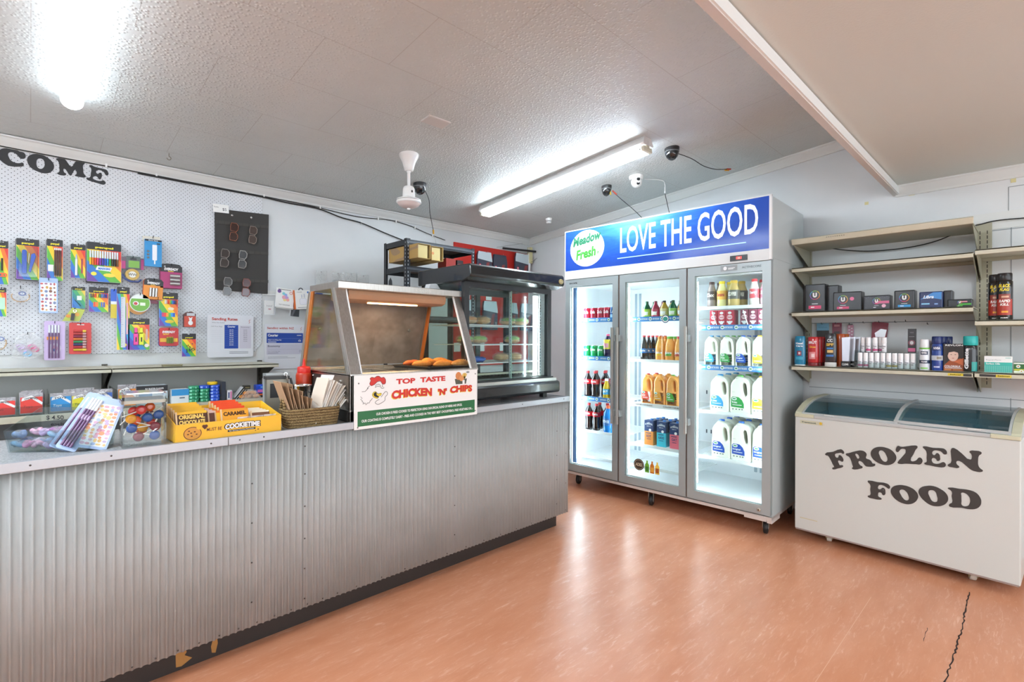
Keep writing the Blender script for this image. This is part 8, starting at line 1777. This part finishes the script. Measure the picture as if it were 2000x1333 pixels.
for k in range(4): cookie('brown and white slice packet at the right of the carton, %s' % ORD[k], .128, .05 + .038 * k, .006, .075, .088, '7a5138' if k % 2 == 0 else 'c9c4bc', 'e0d4bc', lean=34, rz=-8)
for k in range(3): b = MB(); b.add([(0, 0, 0), (.05, .006, .0), (.054, .0, .028), (.004, -.006, .030)], [(0, 1, 2, 3)], film('f4f0f6', .7, .1)); o = b.build('clear_wrapper'); o.location = BM @ Vector((.02 + .05 * k, .016, .046)); tag(o, 'loose clear wrapper end at the front of the carton, %s' % ORD[k], 'wrapper')
# wicker basket with paper bags
t = thing('bag_basket', 'woven seagrass basket of paper bags between cookie carton and warmer', 'basket', (.918, 2.285, CZ), R(-3))
b = MB()
ow, od, oh = .118, .062, .080
def ringz(z, sx, sy, n=28):
    return [(sx * abs(math.cos(a)) ** .35 * (1 if math.cos(a) > 0 else -1), sy * abs(math.sin(a)) ** .35 * (1 if math.sin(a) > 0 else -1), z) for a in [2 * PI * (k + .5) / n for k in range(n)]]
for j in range(11):
    z = .004 + j * .0075; s = 1 - .10 * (1 - j / 10)
    pts = ringz(z, ow * s, od * s, 40)
    pts = [(p[0] * (1 + .012 * (-1) ** (i + j)), p[1] * (1 + .02 * (-1) ** (i + j)), p[2]) for i, p in enumerate(pts)]
    b.tube(pts, .0052, WICK, 6, closed=True)
pr_o = ringz(.002, ow * .88, od * .88, 40); b.add(pr_o, [tuple(range(40))], WICK); b.build('woven_body', t)
for sx in (-1, 1):
    b = MB(); b.tube([(sx * ow, -.028 + .056 * k / 10, .080 + .044 * math.sin(PI * k / 10)) for k in range(11)], .0065, WICK, 8); b.build('handle', t)
def bag(lab, x, y_, lean_x, w_, h, c, curl=0.0, yaw=0.0, base=.012):
    t = thing('paper_bag', lab, 'paper bag', (x, y_, CZ + base), rot=(0, R(lean_x), R(yaw)))
    b = MB(); n = 8; v = []
    for k in range(n + 1):
        z = h * k / n; cx_ = curl * (k / n) ** 2
        ww = w_ / 2
        v += [(-.0012 + cx_, -ww, z), (-.0012 + cx_, ww, z), (.0012 + cx_, ww, z), (.0012 + cx_, -ww, z)]
    f = [(0, 3, 2, 1), (4 * n, 4 * n + 1, 4 * n + 2, 4 * n + 3)]
    for k in range(n):
        for q in range(4): f.append((4 * k + q, 4 * k + (q + 1) % 4, 4 * k + 4 + (q + 1) % 4, 4 * k + 4 + q))
    b.add(v, f, c); b.build('paper', t); return t
BRN = M_('a98a6a', .8); WHT = M_('f0ede6', .7); WHT2 = M_('e2d4c4', .7)
for k in range(9): bag('brown paper bag in the left half of the basket, %s from the left' % ORD[k], .838 + .009 * k, 2.285, -19 + 1.0 * k, .085, .205 - .012 * k, BRN if k % 3 else M_('b8997a', .8), curl=.012 * (k % 3), yaw=4 * math.sin(k * 2.1))
bag('large flat white paper bag leaning right in the basket', .905, 2.26, 27, .080, .235, WHT, yaw=20)
for k in range(11): bag('curled white paper bag in the right half of the basket, %s from the left' % ORD[k], .925 + .0065 * k, 2.275, 10 + 1.6 * k, .088, .205 - .0035 * k, WHT if k % 3 else WHT2, curl=.02 + .035 * k / 10, yaw=6 * math.sin(k * 1.7) + 14)
# steel pot, sauce bottle, spatula, tin rack behind the basket
t = thing('steel_pot', 'perforated stainless pot behind the paper bag basket', 'pot', (.985, 2.56, CZ))
b = MB(); b.lathe([(.045, 0), (.048, .004), (.048, .155), (.050, .16), (.046, .158), (.045, .01)], CHROME, 30)
for k in range(6): a = R(-120 + 18 * k); b.T = Matrix.Translation((.0485 * math.cos(a), .0485 * math.sin(a), .125)) ; b.sphere((0, 0, 0), .003, .003, .004, BLACK, 6, 4); b.T = None
b.build('pot_body', t)
t = thing('sauce_bottle', 'red squeezy sauce bottle behind the steel pot', 'bottle', (1.035, 2.66, CZ))
SA = M_('c03a1c', .3); SC_ = M_('d62a22', .35)
b = MB(); b.lathe([(.036, 0), (.040, .006), (.040, .20), (.036, .212)], SA, 26); b.build('bottle_body', t)
b = MB(); b.lathe([(.032, .210), (.033, .214), (.033, .238), (.029, .244), (.010, .247), (.0085, .25), (.004, .285)], SC_, 22); b.build('nozzle_cap', t)
t = thing('kitchen_tongs', 'steel tongs standing in the perforated pot', 'tongs', (.965, 2.555, CZ + .02), rot=(0, R(-14), 0))
b = MB(); b.box(-.012, -.008, -.008, .008, 0, .20, CHROME); b.box(.004, .010, -.008, .008, 0, .18, M_('3c3c3e', .4)); b.ring(-.010, .205, .006, .009, 0, CHROME, 12); b.T = None; b.build('tong_arms', t)
t = thing('napkin_tin', 'squat steel napkin holder with dark top behind the brown bags', 'napkin holder', (.885, 2.62, CZ), R(-8))
b = MB(); b.box(-.05, .05, -.03, .03, 0, .19, M_('8a867a', .35, metal=.6)); b.box(-.054, .054, -.034, .034, .19, .205, M_('2e2d2b', .4)); b.box(-.035, .03, -.0312, -.030, .10, .17, BLACK); b.build('tin_body', t, bevel=.003)
b = MB(); b.box(-.05, .06, .04, .09, 0, .215, M_('b9bdbe', .3, metal=.5)); o = b.build('steel_tray'); o.location = (.90, 2.625, CZ); tag(o, 'plain steel box behind the napkin holder', 'steel box')
